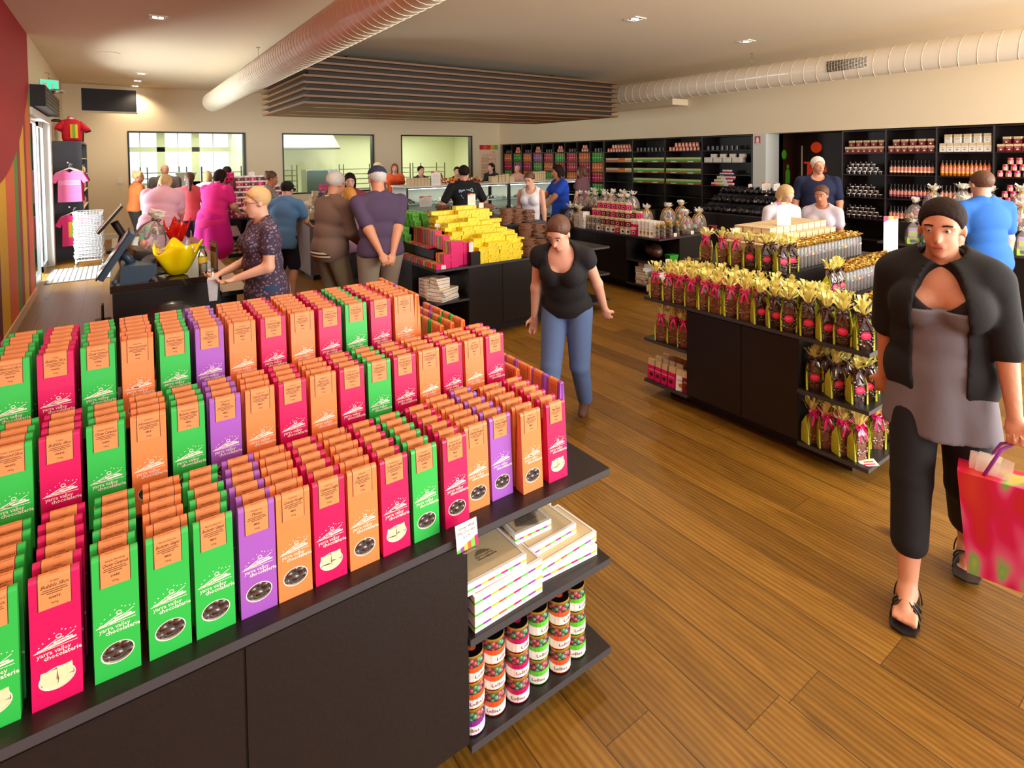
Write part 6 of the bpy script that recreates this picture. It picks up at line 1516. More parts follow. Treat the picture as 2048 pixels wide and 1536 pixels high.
def torso(mm, st):
    m = MB().lathe([(0, 0), (.13, 0), (.145, .05), (.15, .2), (.17, .32), (.13, .40), (.05, .43), (.045, .47), (0, .47)], mm, 18); m.xform(Matrix.Diagonal((1, .62, 1, 1)))
    for s in (-1, 1): m.tube([(s * .12, 0, .36), (s * .2, -.02, .27), (s * .215, -.03, .22)], [.055, .055, .06], mm, 10)
    o = m.obj('shirt_bust'); p = MB()
    for k, c in enumerate(((240, 170, 40), (120, 190, 60), (245, 215, 60))): p.box(-.06 + k * .042, -.02 + k * .042, -.112, -.1, .06, .32, mat('shirt_bar_%d' % k, rgb(*c), .7))
    p.obj('print', o); MB().ball((0, 0, .43), .05, mat('bust_neck', rgb(235, 225, 215), .6), 10, (1, 1, .8)).obj('neck', o); return o
for i, (mm, nm) in enumerate(((M_rcot, 'nearest, red striped shirt'), (M_rcot, 'middle, red shirt with green bar'), (M_choco, 'farthest, brown shirt'))):
    o = torso(mm, 0); o.location = (-.68 + .01 * i, sy0 + .25 + i * .5, sh + .0005); o.rotation_euler = (0, 0, R(25)); tag(o, 'shirt bust standing on the slate unit, %s' % nm, 'bust', 'busts on the slate unit')
def giftlet(mm):
    m = MB().lathe([(0, 0), (.05, 0), (.06, .06), (.05, .12), (.02, .15)], mm, 12); o = m.obj('wrapped_gift'); f = frill(7, .04, .05, 1, M_frillY, .005); f.xform(Matrix.Translation((0, 0, .145))); f.obj('frill', o); return o
for i in range(5):
    for k in range(6):
        cmk = [PAST[0], PAST[5], PAST[3], M_lime, PAST[1]][(i + k) % 5]
        place(('gl', (i + k) % 5), lambda: giftlet(cmk), (-.60, 13.5 + k * .36, .3005 + .32 * i), 0, 'small wrapped gift on the slate unit, %s shelf from below, %s back' % (ORD[i], ORD[k]), 'wrapped gift', 'small gifts on the slate unit')
# stacked white wire baskets on castors
def wire_basket(h=.05):
    w, d = .19, .19; m = MB(); M_ww = mat('white_wire', rgb(205, 208, 210), .4)
    for z, k in ((0, .93), (h, 1), (h + .035, 1.03)): m.tube([(-w * k, -d * k, z), (w * k, -d * k, z), (w * k, d * k, z), (-w * k, d * k, z)], .0055, M_ww, 5, closed=True)
    for i in range(9):
        q = -1 + 2 * i / 8
        for s in (-1, 1): m.tube([(q * w * .93, s * d * .93, 0), (q * w, s * d * 1.03, h + .035)], .003, M_ww, 4).tube([(s * w * .93, q * d * .93, 0), (s * w * 1.03, q * d, h + .035)], .003, M_ww, 4)
        m.tube([(q * w * .93, -d * .93, 0), (q * w * .93, d * .93, 0)], .003, M_ww, 4)
    return m.obj('wire_basket')
bx, by = -.42, 12.35
for k in range(13): place(('wbk', 0), wire_basket, (bx, by, .13 + k * .062), R(-6 + (k % 3) * 2), 'white wire shopping basket, %s from the bottom of the stack' % ORD[k], 'basket', 'stacked white wire baskets')
t = thing('basket_trolley', 'white castored base under the stack of wire baskets', 'trolley', (bx, by, 0)); M_ww = MATS['white_wire']
MB().tube([(-.19, -.19, .12), (.19, -.19, .12), (.19, .19, .12), (-.19, .19, .12)], .01, M_ww, 6, closed=True).obj('frame', t)
for sx in (-1, 1):
    for sy in (-1, 1): MB().ball((sx * .19, sy * .19, .026), .026, M_steel, 10, (1, .5, 1)).tube([(sx * .19, sy * .19, .04), (sx * .19, sy * .19, .12)], .008, M_steel, 6).obj('castor', t)
# entrance mat
M_mat = mat('mat_bars', rgb(176, 170, 160), .6); m = MB().box(-.93, .12, 10.85, 12.2, 0.001, .008, mat('mat_base', rgb(120, 116, 110), .8))
for i in range(15): m.box(-.90 + i * .068, -.85 + i * .068, 10.87, 12.18, .008, .013, M_mat)
tag(m.obj('entrance_mat'), 'pale ribbed entrance mat inside the side door', 'mat')
# air curtain, exit sign, speaker
t = thing('air_curtain', 'black slatted air curtain above the side door', 'air curtain', (XL, 11.4, 2.62))
MB().box(0.002, .17, -1.2, 1.2, 0.0, .3, M_black).obj('casing', t)
for k in range(5): MB().box(.17, .178, -1.18, 1.18, .03 + k * .055, .045 + k * .055, M_darkedge).obj('louvre', t)
tag(MB().lathe([(0, 0), (.1, .005), (.12, .04), (.06, .07), (0, .075)], M_steel, 16).obj('ceiling_sensor', None, (XL + .2, 11.5, 2.925)), 'silver round sensor on top of the air curtain', 'sensor')
o = MB().box(0, .02, -.13, .13, 0, .2, M_trim).obj('exit_sign', None, (XL + .11, 11.6, 2.95), R(-60)); tag(o, 'green and white running man exit sign above the side door', 'sign')
m = MB(); G = mat('exit_green', rgb(30, 170, 110), .4, emit=rgb(60, 220, 160), estr=1.0)
m.box(-.001, 0, -.12, .12, .01, .19, G).box(.02, .021, -.12, .12, .01, .19, G).box(.021, .0215, -.1, -.03, .05, .15, M_white).box(.021, .0215, .02, .06, .06, .14, M_white); m.obj('sign_face', o)
MB().tube([(0.01, 0, .2), (0.01, 0, .3), (-.1, 0, .32)], .006, M_steel, 6).obj('bracket', o)
tag(MB().lathe([(0, 0), (.06, 0), (.08, .02), (.05, .05), (0, .055)], M_black, 14).obj('door_camera', None, (XL + .1, 12.9, 2.55)), 'small dark dome camera at the far end of the air curtain', 'camera')

# ================================================================= kitchen behind the windows
KY = 20.6; M_tile = mat('kitchen_tile', rgb(236, 234, 196), .4); M_kfloor = mat('kitchen_floor', rgb(150, 150, 135), .5)
struct(MB().box(-1.1, 11.6, YF + .16, KY + .1, -.12, -.001, M_kfloor).obj('floor_kitchen'))
struct(MB().box(-1.1, 11.6, YF + .16, KY + .1, 3.0, 3.1, M_tile).obj('ceiling_kitchen'))
w = MB().box(3.3, 11.6, KY, KY + .1, 0, 3, M_tile).box(-1.1, 3.3, KY, KY + .1, 0, 1.15, M_tile).box(-1.1, 3.3, KY, KY + .1, 2.1, 2.25, M_tile).box(-1.1, 3.3, KY, KY + .1, 2.85, 3, M_tile)
for x in (-1.1, .05, 1.05, 2.0): w.box(x, x + .22, KY, KY + .1, 0, 3, M_tile)
struct(w.obj('wall_kitchen'))
struct(MB().box(-1.2, -1.1, YF + .16, KY + .1, 0, 3, M_tile).box(11.6, 11.7, YF + .16, KY + .1, 0, 3, M_tile).box(3.05, 3.12, 18.4, KY, 0, 3, M_tile).obj('wall_kitchen_side'))
f = MB()
for x in (-.5, .6, 1.6, 2.6): f.box(x, x + .03, KY + .02, KY + .06, 1.15, 2.85, M_trim)
struct(f.obj('window_4'))
for a, b in ((-.88, .05), (.27, 1.05), (1.27, 2.0), (2.22, 3.28)):
    m = MB()
    for k in range(14): m.box(a, b, KY - .06, KY - .02, 1.2 + k * .06, 1.204 + k * .06, M_trim)
    tag(m.obj('window_blind'), 'white slatted blind in the kitchen back window, %s' % {-.88: 'behind the far left pane', .27: 'second bay from the left', 1.27: 'third bay from the left', 2.22: 'rightmost bay'}[a], 'blind')
M_klamp = mat('kitchen_tube', (1, 1, 1, 1), .5, emit=(.98, 1, .82, 1), estr=10)
for x, y, lb in ((2.9, 18.2, 'seen at the top right of the left window'), (4.9, 18.3, 'seen at the top left of the middle window'), (7.0, 18.6, 'seen at the top right of the middle window'), (9.4, 18.6, 'over the racks behind the right window')):
    o = MB().box(-.6, .6, -.1, .1, 0, .06, M_trim).obj('kitchen_light', None, (x, y, 2.74)); tag(o, 'fluorescent kitchen ceiling light ' + lb, 'ceiling light'); MB().box(-.58, .58, -.09, .09, -.012, 0, M_klamp).obj('diffuser', o); MB().box(-.02, .02, -.02, .02, .06, .26, M_trim).obj('stem', o)
area_light('kitchen_fill', (5.3, 18.4, 2.72), (0, 0, 0), 10, 2.5, 230, (1, 1, .86))  # added fill that brightens the kitchen besides its tube lights
def rack(mm, n=9, w=.5):
    m = MB()
    for sx in (-1, 1):
        for sy in (-1, 1): m.box(sx * w - .012, sx * w + .012, sy * .25 - .012, sy * .25 + .012, 0, 1.65, mm)
    o = m.obj('tray_rack')
    for k in range(n): MB().box(-w, w, -.25, .25, .2 + k * .16, .215 + k * .16, mm).obj('tray', o)
    return o
M_rk = mat('rack_steel', rgb(110, 110, 95), .35, metal=.7)
for i, (x, y, lb) in enumerate(((2.45, 17.75, 'at the right of the left kitchen window'), (6.4, 17.8, 'at the right of the middle kitchen window'), (3.95, 17.8, 'at the left of the middle kitchen window'), (9.0, 17.8, 'right rack behind the right kitchen window'), (7.7, 17.85, 'left rack behind the right kitchen window'), (1.1, 18.6, 'deeper in the left kitchen window'))):
    place(('rk', 0), lambda: rack(M_rk), (x, y, 0), R(5 * i - 8), 'steel tray rack ' + lb, 'rack', 'kitchen tray racks')
t = thing('steel_cupboard', 'brushed steel cupboard in the middle kitchen window', 'cupboard', (5.1, 17.9, 0)); MB().box(-.35, .6, -.3, .3, 0, 1.5, M_steel).obj('body', t); MB().box(-.33, .3, -.31, -.3, .1, 1.47, mat('steel_door', rgb(120, 135, 132), .3, metal=.6)).obj('door', t)
t = thing('extractor_hood', 'pale steel extractor hood in the middle kitchen window', 'hood', (5.0, 19.3, 1.9)); MB().frustum(2.4, 1, 1.6, .7, .3, 1.1, mat('hood_steel', rgb(196, 196, 170), .4, metal=.3)).box(-1.2, 1.2, -.5, .5, .25, .3, M_rk).obj('hood_body', t)
t = thing('kitchen_scale', 'white machine with a tilted display in the left kitchen window', 'machine', (1.55, 17.6, 0)); MB().box(-.13, .13, -.12, .12, 0, 1.25, M_steel).obj('column', t); MB().frustum(.28, .2, .5, .3, 1.25, 1.5, M_white).obj('head', t)
t = thing('kitchen_bench', 'long pale kitchen bench behind the windows', 'bench', (5.0, 16.75, 0)); MB().box(-4.5, 5, -.3, .3, .76, .8, M_steel).obj('top', t); MB().box(-4.45, 4.95, -.27, .27, .0, .76, mat('olive_front', rgb(110, 112, 60), .6)).obj('front', t)
# ================================================================= people: bodies grown from smooth blended limbs
def _nets(v, org, vx):
    ins = v < 0
    nx, ny, nz = v.shape
    acc = np.zeros((nx - 1, ny - 1, nz - 1, 3), np.float32); cnt = np.zeros((nx - 1, ny - 1, nz - 1), np.float32)
    def sl(o): return tuple(slice(o[i], v.shape[i] - 1 + o[i]) for i in range(3))
    for ax in range(3):
        e = [0, 0, 0]; e[ax] = 1
        others = [i for i in range(3) if i != ax]
        for a in (0, 1):
            for b in (0, 1):
                o = [0, 0, 0]; o[others[0]] = a; o[others[1]] = b; o2 = list(o); o2[ax] = 1
                v0, v1 = v[sl(o)], v[sl(o2)]
                m = (v0 < 0) != (v1 < 0)
                t = np.where(m, v0 / np.where(m, v0 - v1, 1), 0)
                for k in range(3): acc[..., k] += np.where(m, o[k] + (t if k == ax else 0), 0)
                cnt += m
    act = cnt > 0; idx = -np.ones(act.shape, np.int64); ii = np.argwhere(act); idx[act] = np.arange(len(ii))
    P = (ii + acc[act] / cnt[act][:, None]) * vx + org
    F = []
    for ax in range(3):
        o2 = [0, 0, 0]; o2[ax] = 1
        a = v[tuple(slice(0, v.shape[i] - o2[i]) for i in range(3))]; b = v[tuple(slice(o2[i], None) for i in range(3))]
        m = (a < 0) != (b < 0); q = np.argwhere(m); fl = (a[m] < 0)
        u, w = [(1, 2), (2, 0), (0, 1)][ax]
        ok = (q[:, u] > 0) & (q[:, w] > 0) & (q[:, u] < v.shape[u] - 1) & (q[:, w] < v.shape[w] - 1); q = q[ok]; fl = fl[ok]
        def g(du, dw):
            r = q.copy(); r[:, u] -= du; r[:, w] -= dw; return idx[r[:, 0], r[:, 1], r[:, 2]]
        quad = np.stack([g(0, 0), g(1, 0), g(1, 1), g(0, 1)], 1); quad[~fl] = quad[~fl][:, ::-1]
        F.append(quad)
    return P, np.concatenate(F)
def blob_mesh(name, prims, vx, mats, cuts=(), k=.02, colour=None):
    lo = np.full(3, 1e9); hi = np.full(3, -1e9); bbs = []
    for p in prims:
        if p[0] == 'c': a, b, ra, rb = p[1:5]; r = max(ra, rb); l = np.minimum(a, b) - r; h = np.maximum(a, b) + r
        else: c, M_, rad = p[1:4]; r = max(rad); l = np.array(c) - r; h = np.array(c) + r
        bbs.append((l, h)); lo = np.minimum(lo, l); hi = np.maximum(hi, h)
    pad = 3 * vx + k; lo = lo - pad; hi = hi + pad; n = np.ceil((hi - lo) / vx).astype(int) + 1
    V = np.full(n, .5, np.float32)
    ax = [lo[i] + vx * np.arange(n[i]) for i in range(3)]
    for p, (l, h) in zip(prims, bbs):
        kk = p[-1] if (p[0] == 'c' and len(p) > 5) or (p[0] == 'e' and len(p) > 4) else k
        m = kk + 2.5 * vx
        s = [slice(max(0, int((l[i] - m - lo[i]) / vx)), min(n[i], int((h[i] + m - lo[i]) / vx) + 2)) for i in range(3)]
        X, Y, Z = np.meshgrid(ax[0][s[0]], ax[1][s[1]], ax[2][s[2]], indexing='ij')
        if p[0] == 'c':
            a, b = np.array(p[1], float), np.array(p[2], float); ba = b - a; L2 = ba @ ba + 1e-12
            t = np.clip(((X - a[0]) * ba[0] + (Y - a[1]) * ba[1] + (Z - a[2]) * ba[2]) / L2, 0, 1)
            d = np.sqrt((X - a[0] - ba[0] * t) ** 2 + (Y - a[1] - ba[1] * t) ** 2 + (Z - a[2] - ba[2] * t) ** 2) - (p[3] + (p[4] - p[3]) * t)
        else:
            c, M_, rad = np.array(p[1], float), np.array(p[2]), p[3]
            q = [(X - c[0]) * M_[0][i] + (Y - c[1]) * M_[1][i] + (Z - c[2]) * M_[2][i] for i in range(3)]
            k0 = np.sqrt(sum((q[i] / rad[i]) ** 2 for i in range(3))); k1 = np.sqrt(sum((q[i] / rad[i] ** 2) ** 2 for i in range(3))) + 1e-9
            d = k0 * (k0 - 1) / k1
        cur = V[s[0], s[1], s[2]]
        hh = np.maximum(kk - np.abs(cur - d), 0) / kk
        V[s[0], s[1], s[2]] = np.minimum(cur, d) - hh * hh * kk * .25
    if len(cuts):
        X, Y, Z = np.meshgrid(*ax, indexing='ij')
        for nrm, off in cuts:
            if isinstance(nrm, str):       # scooped away by an ellipsoid (centre, frame, radii)
                c, M_, rad = off; q = [(X - c[0]) * M_[0][i] + (Y - c[1]) * M_[1][i] + (Z - c[2]) * M_[2][i] for i in range(3)]
                k0 = np.sqrt(sum((q[i] / rad[i]) ** 2 for i in range(3))); k1 = np.sqrt(sum((q[i] / rad[i] ** 2) ** 2 for i in range(3))) + 1e-9
                V = np.maximum(V, (-k0 * (k0 - 1) / k1).astype(np.float32))
            else: V = np.maximum(V, (X * nrm[0] + Y * nrm[1] + Z * nrm[2] - off).astype(np.float32))
    V[0] = V[-1] = .5; V[:, 0] = V[:, -1] = .5; V[:, :, 0] = V[:, :, -1] = .5
    P, F = _nets(V, lo, vx)
    me = bpy.data.meshes.new(name); me.from_pydata(P.tolist(), [], F.tolist())
    for m in mats: me.materials.append(m)
    me.polygons.foreach_set('use_smooth', [True] * len(me.polygons)); me.update()
    return me
def ik(a, c, l1, l2, hint):
    a, c, hint = np.array(a, float), np.array(c, float), np.array(hint, float); d = c - a; D = np.linalg.norm(d)
    if D > (l1 + l2) * .999: c = a + d / D * (l1 + l2) * .999; d = c - a; D = np.linalg.norm(d)
    x = (l1 * l1 - l2 * l2 + D * D) / (2 * D); h = math.sqrt(max(0, l1 * l1 - x * x)); u = d / D
    w = hint - (hint @ u) * u; w /= (np.linalg.norm(w) + 1e-9)
    return a + u * x + w * h, c
def rotx(a): c, s = math.cos(a), math.sin(a); return np.array([[1, 0, 0], [0, c, -s], [0, s, c]])
def rotz(a): c, s = math.cos(a), math.sin(a); return np.array([[c, -s, 0], [s, c, 0], [0, 0, 1]])
def roty(a): c, s = math.cos(a), math.sin(a); return np.array([[c, 0, s], [0, 1, 0], [-s, 0, c]])
SK = {'fair': mat('skin_fair', rgb(226, 172, 146), .5, vary=.04), 'warm': mat('skin_warm', rgb(212, 150, 118), .5, vary=.04), 'tan': mat('skin_tan', rgb(188, 122, 88), .5, vary=.04)}
def cloth(name, c, rough=.85, **k): return mat('cloth_' + name, rgb(*c), rough, bump=.25, bscale=14, **k)
def striped_cloth(name, c1, c2, scale):
    if name in MATS: return MATS[name]
    m = mat(name, rgb(*c1), .85); nt = m.node_tree; tc = nt.nodes.new('ShaderNodeTexCoord'); w = nt.nodes.new('ShaderNodeTexWave'); w.bands_direction = 'Z'; w.inputs['Scale'].default_value = scale
    cr = nt.nodes.new('ShaderNodeValToRGB'); cr.color_ramp.interpolation = 'CONSTANT'; cr.color_ramp.elements[0].color = rgb(*c1); cr.color_ramp.elements[1].color = rgb(*c2); cr.color_ramp.elements[1].position = .5
    nt.links.new(tc.outputs['Object'], w.inputs[0]); nt.links.new(w.outputs['Fac'], cr.inputs[0]); nt.links.new(cr.outputs[0], nt.nodes['Principled BSDF'].inputs['Base Color']); return m
def patterned_cloth(name, c1, c2):
    if name in MATS: return MATS[name]
    m = mat(name, rgb(*c1), .8); nt = m.node_tree; tc = nt.nodes.new('ShaderNodeTexCoord'); w = nt.nodes.new('ShaderNodeTexVoronoi'); w.inputs['Scale'].default_value = 45
    cr = nt.nodes.new('ShaderNodeValToRGB'); cr.color_ramp.elements[0].color = rgb(*c2); cr.color_ramp.elements[0].position = .2; cr.color_ramp.elements[1].color = rgb(*c1); cr.color_ramp.elements[1].position = .4
    nt.links.new(tc.outputs['Object'], w.inputs[0]); nt.links.new(w.outputs['Distance'], cr.inputs[0]); nt.links.new(cr.outputs[0], nt.nodes['Principled BSDF'].inputs['Base Color']); return m
I3_ = np.eye(3)
def person(label, loc, rot, h=1.68, skin='fair', lean=0.0, head=(0, 0), vx=.018, wr=None, wl=None, er=(0.3, -.6, -.3), el=(-.3, -.6, -.3),
           ar=(.1, .05, .08), al=(-.1, -.05, .08), kneeh=(0, 1, 0), top=None, sleeve=.55, neck_cut=1.44, hem=.86, vneck=0, bottom=None, leg=1.0, skirt=False, shoe=None, bare=False,
           hair=None, hstyle='short', girth=1.0, fingers=None, cap=None, cardigan=None, glasses=False, group=None, female=False, belly=0, fist=(0, 0), loose=.0, toes=False, tunic=None, csl=1.9):
    s = h / 1.70; V3 = lambda *p: np.array(p, float) * s
    root = thing('person', label, 'person', loc, rot, group)
    g = girth
    pel = V3(0, 0, .93); RL = rotx(-lean)
    U = lambda p: pel + RL @ (np.array(p, float) * s - pel)
    sw = .175 if female else .195
    sh = {q: U((q * sw * (1 + .3 * (g - 1)), -.005, 1.372)) for q in (1, -1)}
    hp = {1: V3(.09 * g, 0, .90), -1: V3(-.09 * g, 0, .90)}
    nb = U((0, -.01, 1.43)); RH = RL @ rotz(-head[0]) @ rotx(-head[1]); hb = U((0, .015, 1.515))
    Hd = lambda p: hb + RH @ (np.array(p, float) * s)
    wr = (.24, .08, .80) if wr is None else wr; wl = (-.24, .08, .80) if wl is None else wl
    e1, w1 = ik(sh[1], U(wr) if True else wr, .285 * s, .25 * s, RL @ np.array(er)); e2, w2 = ik(sh[-1], U(wl), .285 * s, .25 * s, RL @ np.array(el))
    E = {1: e1, -1: e2}; Wr = {1: w1, -1: w2}
    kn = {}; an = {}
    for q, t in ((1, ar), (-1, al)): kn[q], an[q] = ik(hp[q], V3(*t), .43 * s, .42 * s, kneeh)
    P = []; r = lambda x: x * s
    def torso(o=0.0, bl=belly):
        return [('e', U((0, -.005, .95)), RL, (r(.165 * g) + o, r(.115 * g) + o, r(.14) + o)), ('e', U((0, .0 + bl * .5, 1.10)), RL, (r(.14 * g + bl * .4) + o, r(.10 * g + bl) + o, r(.16) + o)),
                ('e', U((0, 0, 1.27)), RL, (r((.158 if female else .172) * g) + o, r(.108 * g) + o, r(.17) + o)), ('c', U((sw * .78, -.01, 1.368)), U((-sw * .78, -.01, 1.368)), r(.054) + o, r(.054) + o)] + [('c', U((q * .03, -.022, 1.44)), U((q * sw * .8, -.01, 1.385)), r(.040) + o, r(.036) + o) for q in (1, -1)] + \
               ([('e', U((q * .075, .085 * g, 1.265)), RL, (r(.065) + o, r(.06) + o, r(.065) + o)) for q in (1, -1)] if female else [])
    def armp(q, o=0.0, t=1.0, both=False):
        u = [('c', sh[q], sh[q] + (E[q] - sh[q]) * min(1, t), r(.047 * g) + o, r(.047 * g - .009 * g * min(1, t)) + o)]
        if t > 1: u.append(('c', E[q], E[q] + (Wr[q] - E[q]) * (t - 1), r(.040 * g) + o, r(.034) + o))
        return u
    def legp(q, o=0.0, t=2.0, fl=0.0):
        u = [('c', hp[q], hp[q] + (kn[q] - hp[q]) * min(1, t), r(.088 * g) + o, r(.088 * g + (.058 - .088) * g * min(1, t)) + o + fl * .5)]
        if t > 1: u.append(('c', kn[q], kn[q] + (an[q] - kn[q]) * min(1, t - 1), r(.056 * g) + o + fl * .5, r(.056 * g - .018 * min(1, t - 1)) + o + fl))
        return u
    P += torso()
    P += [('c', nb, Hd((0, -.015, .02)), r(.062), r(.054))]
    # head
    P += [('e', Hd((0, -.012, .105)), RH, (r(.075), r(.094), r(.088))), ('e', Hd((0, .035, .045)), RH, (r(.058), r(.058), r(.078))), ('c', Hd((0, .05, -.018)), Hd((0, .062, -.022)), r(.026), r(.022)),
          ('c', Hd((0, .088, .078)), Hd((0, .107, .042)), r(.010), r(.0135), .012), ('e', Hd((.077, -.002, .065)), RH, (r(.010), r(.018), r(.030)), .008), ('e', Hd((-.077, -.002, .065)), RH, (r(.010), r(.018), r(.030)), .008),
          ('c', Hd((.045, .068, .098)), Hd((-.045, .068, .098)), r(.012), r(.012)), ('c', Hd((.014, .088, .014)), Hd((-.014, .088, .014)), r(.010), r(.010), .012)]
    for q in (1, -1):
        P += armp(q, 0, 1); P += [('c', E[q], Wr[q], r(.042 * g), r(.026))]
        P += [('c', hp[q], kn[q], r(.088 * g), r(.056 * g)), ('c', kn[q] , kn[q] * .55 + an[q] * .45 + V3(0, -.012, 0), r(.054 * g), r(.055 * g)), ('c', kn[q] * .55 + an[q] * .45 + V3(0, -.012, 0), an[q], r(.053 * g), r(.034))]
        # hand: palm, four unequal bent fingers, thumb from the side of the palm
        d = Wr[q] - E[q]; d = d / np.linalg.norm(d); sd = np.cross(d, RL @ np.array([0, 0, 1.0] if abs(d[2]) < .7 else [0, 1.0, 0])); sd /= np.linalg.norm(sd)
        nr = np.cross(d, sd) * (1 if (np.cross(d, sd) @ np.array([-q, 0, 0])) > 0 else -1)
        sd = np.cross(nr, d); 
        if sd @ np.array([0, 1, 0]) < 0: sd = -sd
        pc = Wr[q] + d * r(.045); M_ = np.stack([sd, nr, d], 1)
        P += [('e', pc, M_, (r(.040), r(.017), r(.052)), .012)]
        cu = fist[0 if q == 1 else 1]; 
        for f_, (off, ln) in enumerate(((.028, .070), (.010, .078), (-.009, .074), (-.026, .058))):
            b = Wr[q] + d * r(.082) + sd * r(off); c1 = .25 + cu * 1.1; c2 = c1 + .35 + cu * 1.3
            m1 = b + (d * math.cos(c1) + nr * math.sin(c1) + sd * off * 3.0) * r(ln * .52); m2 = m1 + (d * math.cos(c2) + nr * math.sin(c2)) * r(ln * .5)
            P += [('c', b, m1, r(.0092), r(.0085), .006), ('c', m1, m2, r(.0085), r(.0072), .006)]
        tb = Wr[q] + d * r(.03) + sd * r(.028); t1 = tb + (d * .55 + sd * .6 + nr * (.3 + .3 * cu)) * r(.042); t2 = t1 + (d * .85 + sd * .05 + nr * (.3 + .5 * cu)) * r(.032)
        P += [('c', tb, t1, r(.0125), r(.0105), .008), ('c', t1, t2, r(.0105), r(.0085), .006)]
        # foot
        f = an[q] - kn[q]; fd = np.array([0, 1.0, 0])
        hl = an[q] + V3(0, -.035, -.045); to = an[q] + V3(0, .14, -.052)
        if an[q][2] > .11 * s: hl = an[q] + V3(0, -.05, -.02); to = np.array([an[q][0], an[q][1] + .12 * s, max(.022 * s, an[q][2] - .10 * s)])
        P += [('c', hl, an[q] + V3(0, .02, -.025), r(.030), r(.034)), ('c', an[q] + V3(0, .02, -.03), to - V3(0, .02, 0), r(.033), r(.022))]
        if toes:
            for k_ in range(5): P += [('c', to + V3((k_ - 2) * .0155 * 1.0, -.02 - abs(k_ - 1) * .004, .0), to + V3((k_ - 2) * .017, .028 - k_ * .006 * (1 if q > 0 else -1) * 0 - .005 * abs(k_ - 1.5), -.004), r(.0125 if k_ != (0 if q == 1 else 4) else .015), r(.0095 if k_ != (0 if q == 1 else 4) else .013), .008)]
        else: P += [('c', to - V3(.014, .0, 0), to + V3(.014, .01, 0), r(.022), r(.020))]
        an[q] = an[q]
    put('body', blob_mesh('body', P, vx, [SK[skin]], k=.02), root)
    o_ = max(.011, vx * .85) + loose
    def add(name, prims, mm, cuts=(), k=.014, v=None):
        ob = put(name, blob_mesh(name, prims, v or vx, [mm], cuts, k), root); return ob
    if bottom:
        pr = [('e', V3(0, -.005, .95), I3_, (r(.165 * g) + o_, r(.115 * g) + o_, r(.12) + o_))]
        if skirt: pr += [('c', V3(q * .05, 0, .9), V3(q * .08, .0, .9 - skirt), r(.13 * g) + o_, r(.15 * g) + o_ * 2) for q in (1, -1)]
        else:
            for q in (1, -1): pr += legp(q, o_ * .95, leg * 2 if leg < .5 else (leg * 2), loose)
        add('trousers' if not skirt else 'skirt', pr, bottom, [((0, 0, 1), 1.03 * s)])
    if top:
        o2 = o_ + .008
        pr = torso(o2)
        if hem < .9: pr += [('e', U((0, 0, (hem + .95) / 2)), RL, (r(.172 * g) + o2, r(.122 * g + belly * .5) + o2, r((.98 - hem) / 2 + .05) + o2))]
        for q in (1, -1):
            if sleeve > 0: pr += armp(q, o2 - .001, sleeve)
        cuts = [('scoop', (U((0, .035 + .06 * vneck, 1.475 - .06 * vneck)), RL, (r(.082 + .03 * vneck), r(.095 + .05 * vneck), r(.062 + .09 * vneck))))]
        dn = RL @ np.array([0, 0, -1.0]); cuts.append((dn, float(dn @ U((0, 0, hem)))))
        if sleeve == 0: 
            for q in (1, -1): xx = RL @ np.array([q, 0, 0.0]); cuts.append((xx, float(xx @ U((q * .15, 0, 1.4)))))
        add('shirt', pr, top, cuts)
    if cardigan:
        co = .030 if tunic is not None else .020
        pr = torso(o_ + co) + armp(1, o_ + .010, csl) + armp(-1, o_ + .010, csl) + [('e', U((0, 0, .93)), RL, (r(.19 * g) + o_, r(.14 * g) + o_, r(.2)))]
        dn = RL @ np.array([0, 0, -1.0])
        add('cardigan', pr, cardigan, [('scoop', (U((0, .17, 1.10)), RL, (r(.10), r(.17), r(.44)))), ('scoop', (U((0, .0, 1.50)), RL, (r(.085), r(.10), r(.075)))), (dn, float(dn @ U((0, 0, .80))))])
    if tunic:
        o3 = o_ + .018; pr = torso(o3)[:3] + torso(o3)[6:] + [('c', U((q * .05, 0, 1.0)), V3(q * .085, .02, .70), r(.09 * g) + o3, r(.095 * g) + o3) for q in (1, -1)] + [('c', U((0, .02, 1.02)), V3(0, .06, .70), r(.08 * g) + o3, r(.09 * g) + o3)]
        up_ = RL @ np.array([0, .0, 1.0]); dn = -up_
        add('tunic', pr, tunic, [(up_, float(up_ @ U((0, 0, 1.26)))), (dn, float(dn @ U((0, 0, .70))))])
    if hair:
        hr = [('e', Hd((0, -.018, .115)), RH, (r(.086), r(.100), r(.092)))]
        front = RH @ (np.array([0, .93, -.37]) if hstyle in ('bob', 'long') else np.array([0, .80, -.60])); fo = float(front @ Hd((0, .075, .150)))
        cuts = [(front, fo)]
        if hstyle in ('long', 'pony', 'bob', 'side'):
            hr += [('c', Hd((0, -.06, .08)), Hd((0, -.07, .02)), r(.07), r(.06))]
        if hstyle == 'bob': hr += [('c', Hd((q * .062, -.02, .08)), Hd((q * .062, -.005, -.02)), r(.035), r(.03)) for q in (1, -1)]
        if hstyle == 'long': hr += [('c', Hd((q * .05, -.045, .06)), Hd((q * .06, -.06, -.14)), r(.045), r(.035)) for q in (1, -1)]
        if hstyle == 'curly':
            rr = random.Random(3)
            for k_ in range(22): a = rr.uniform(0, 6.28); zz = rr.uniform(.06, .19); hr += [('e', Hd((.08 * math.cos(a), -.015 + .085 * math.sin(a), zz)), RH, (r(.03), r(.03), r(.03)))]
        add('hair', hr, hair, cuts, .02, min(vx, .014))
        if hstyle == 'pony': add('ponytail', [('c', Hd((0, -.10, .11)), Hd((0, -.13, .08)), r(.022), r(.03)), ('c', Hd((0, -.13, .08)), Hd((0, -.115, -.10)), r(.034), r(.026)), ('c', Hd((0, -.115, -.10)), Hd((0, -.10, -.2)), r(.026), r(.01))], hair, v=min(vx, .014))
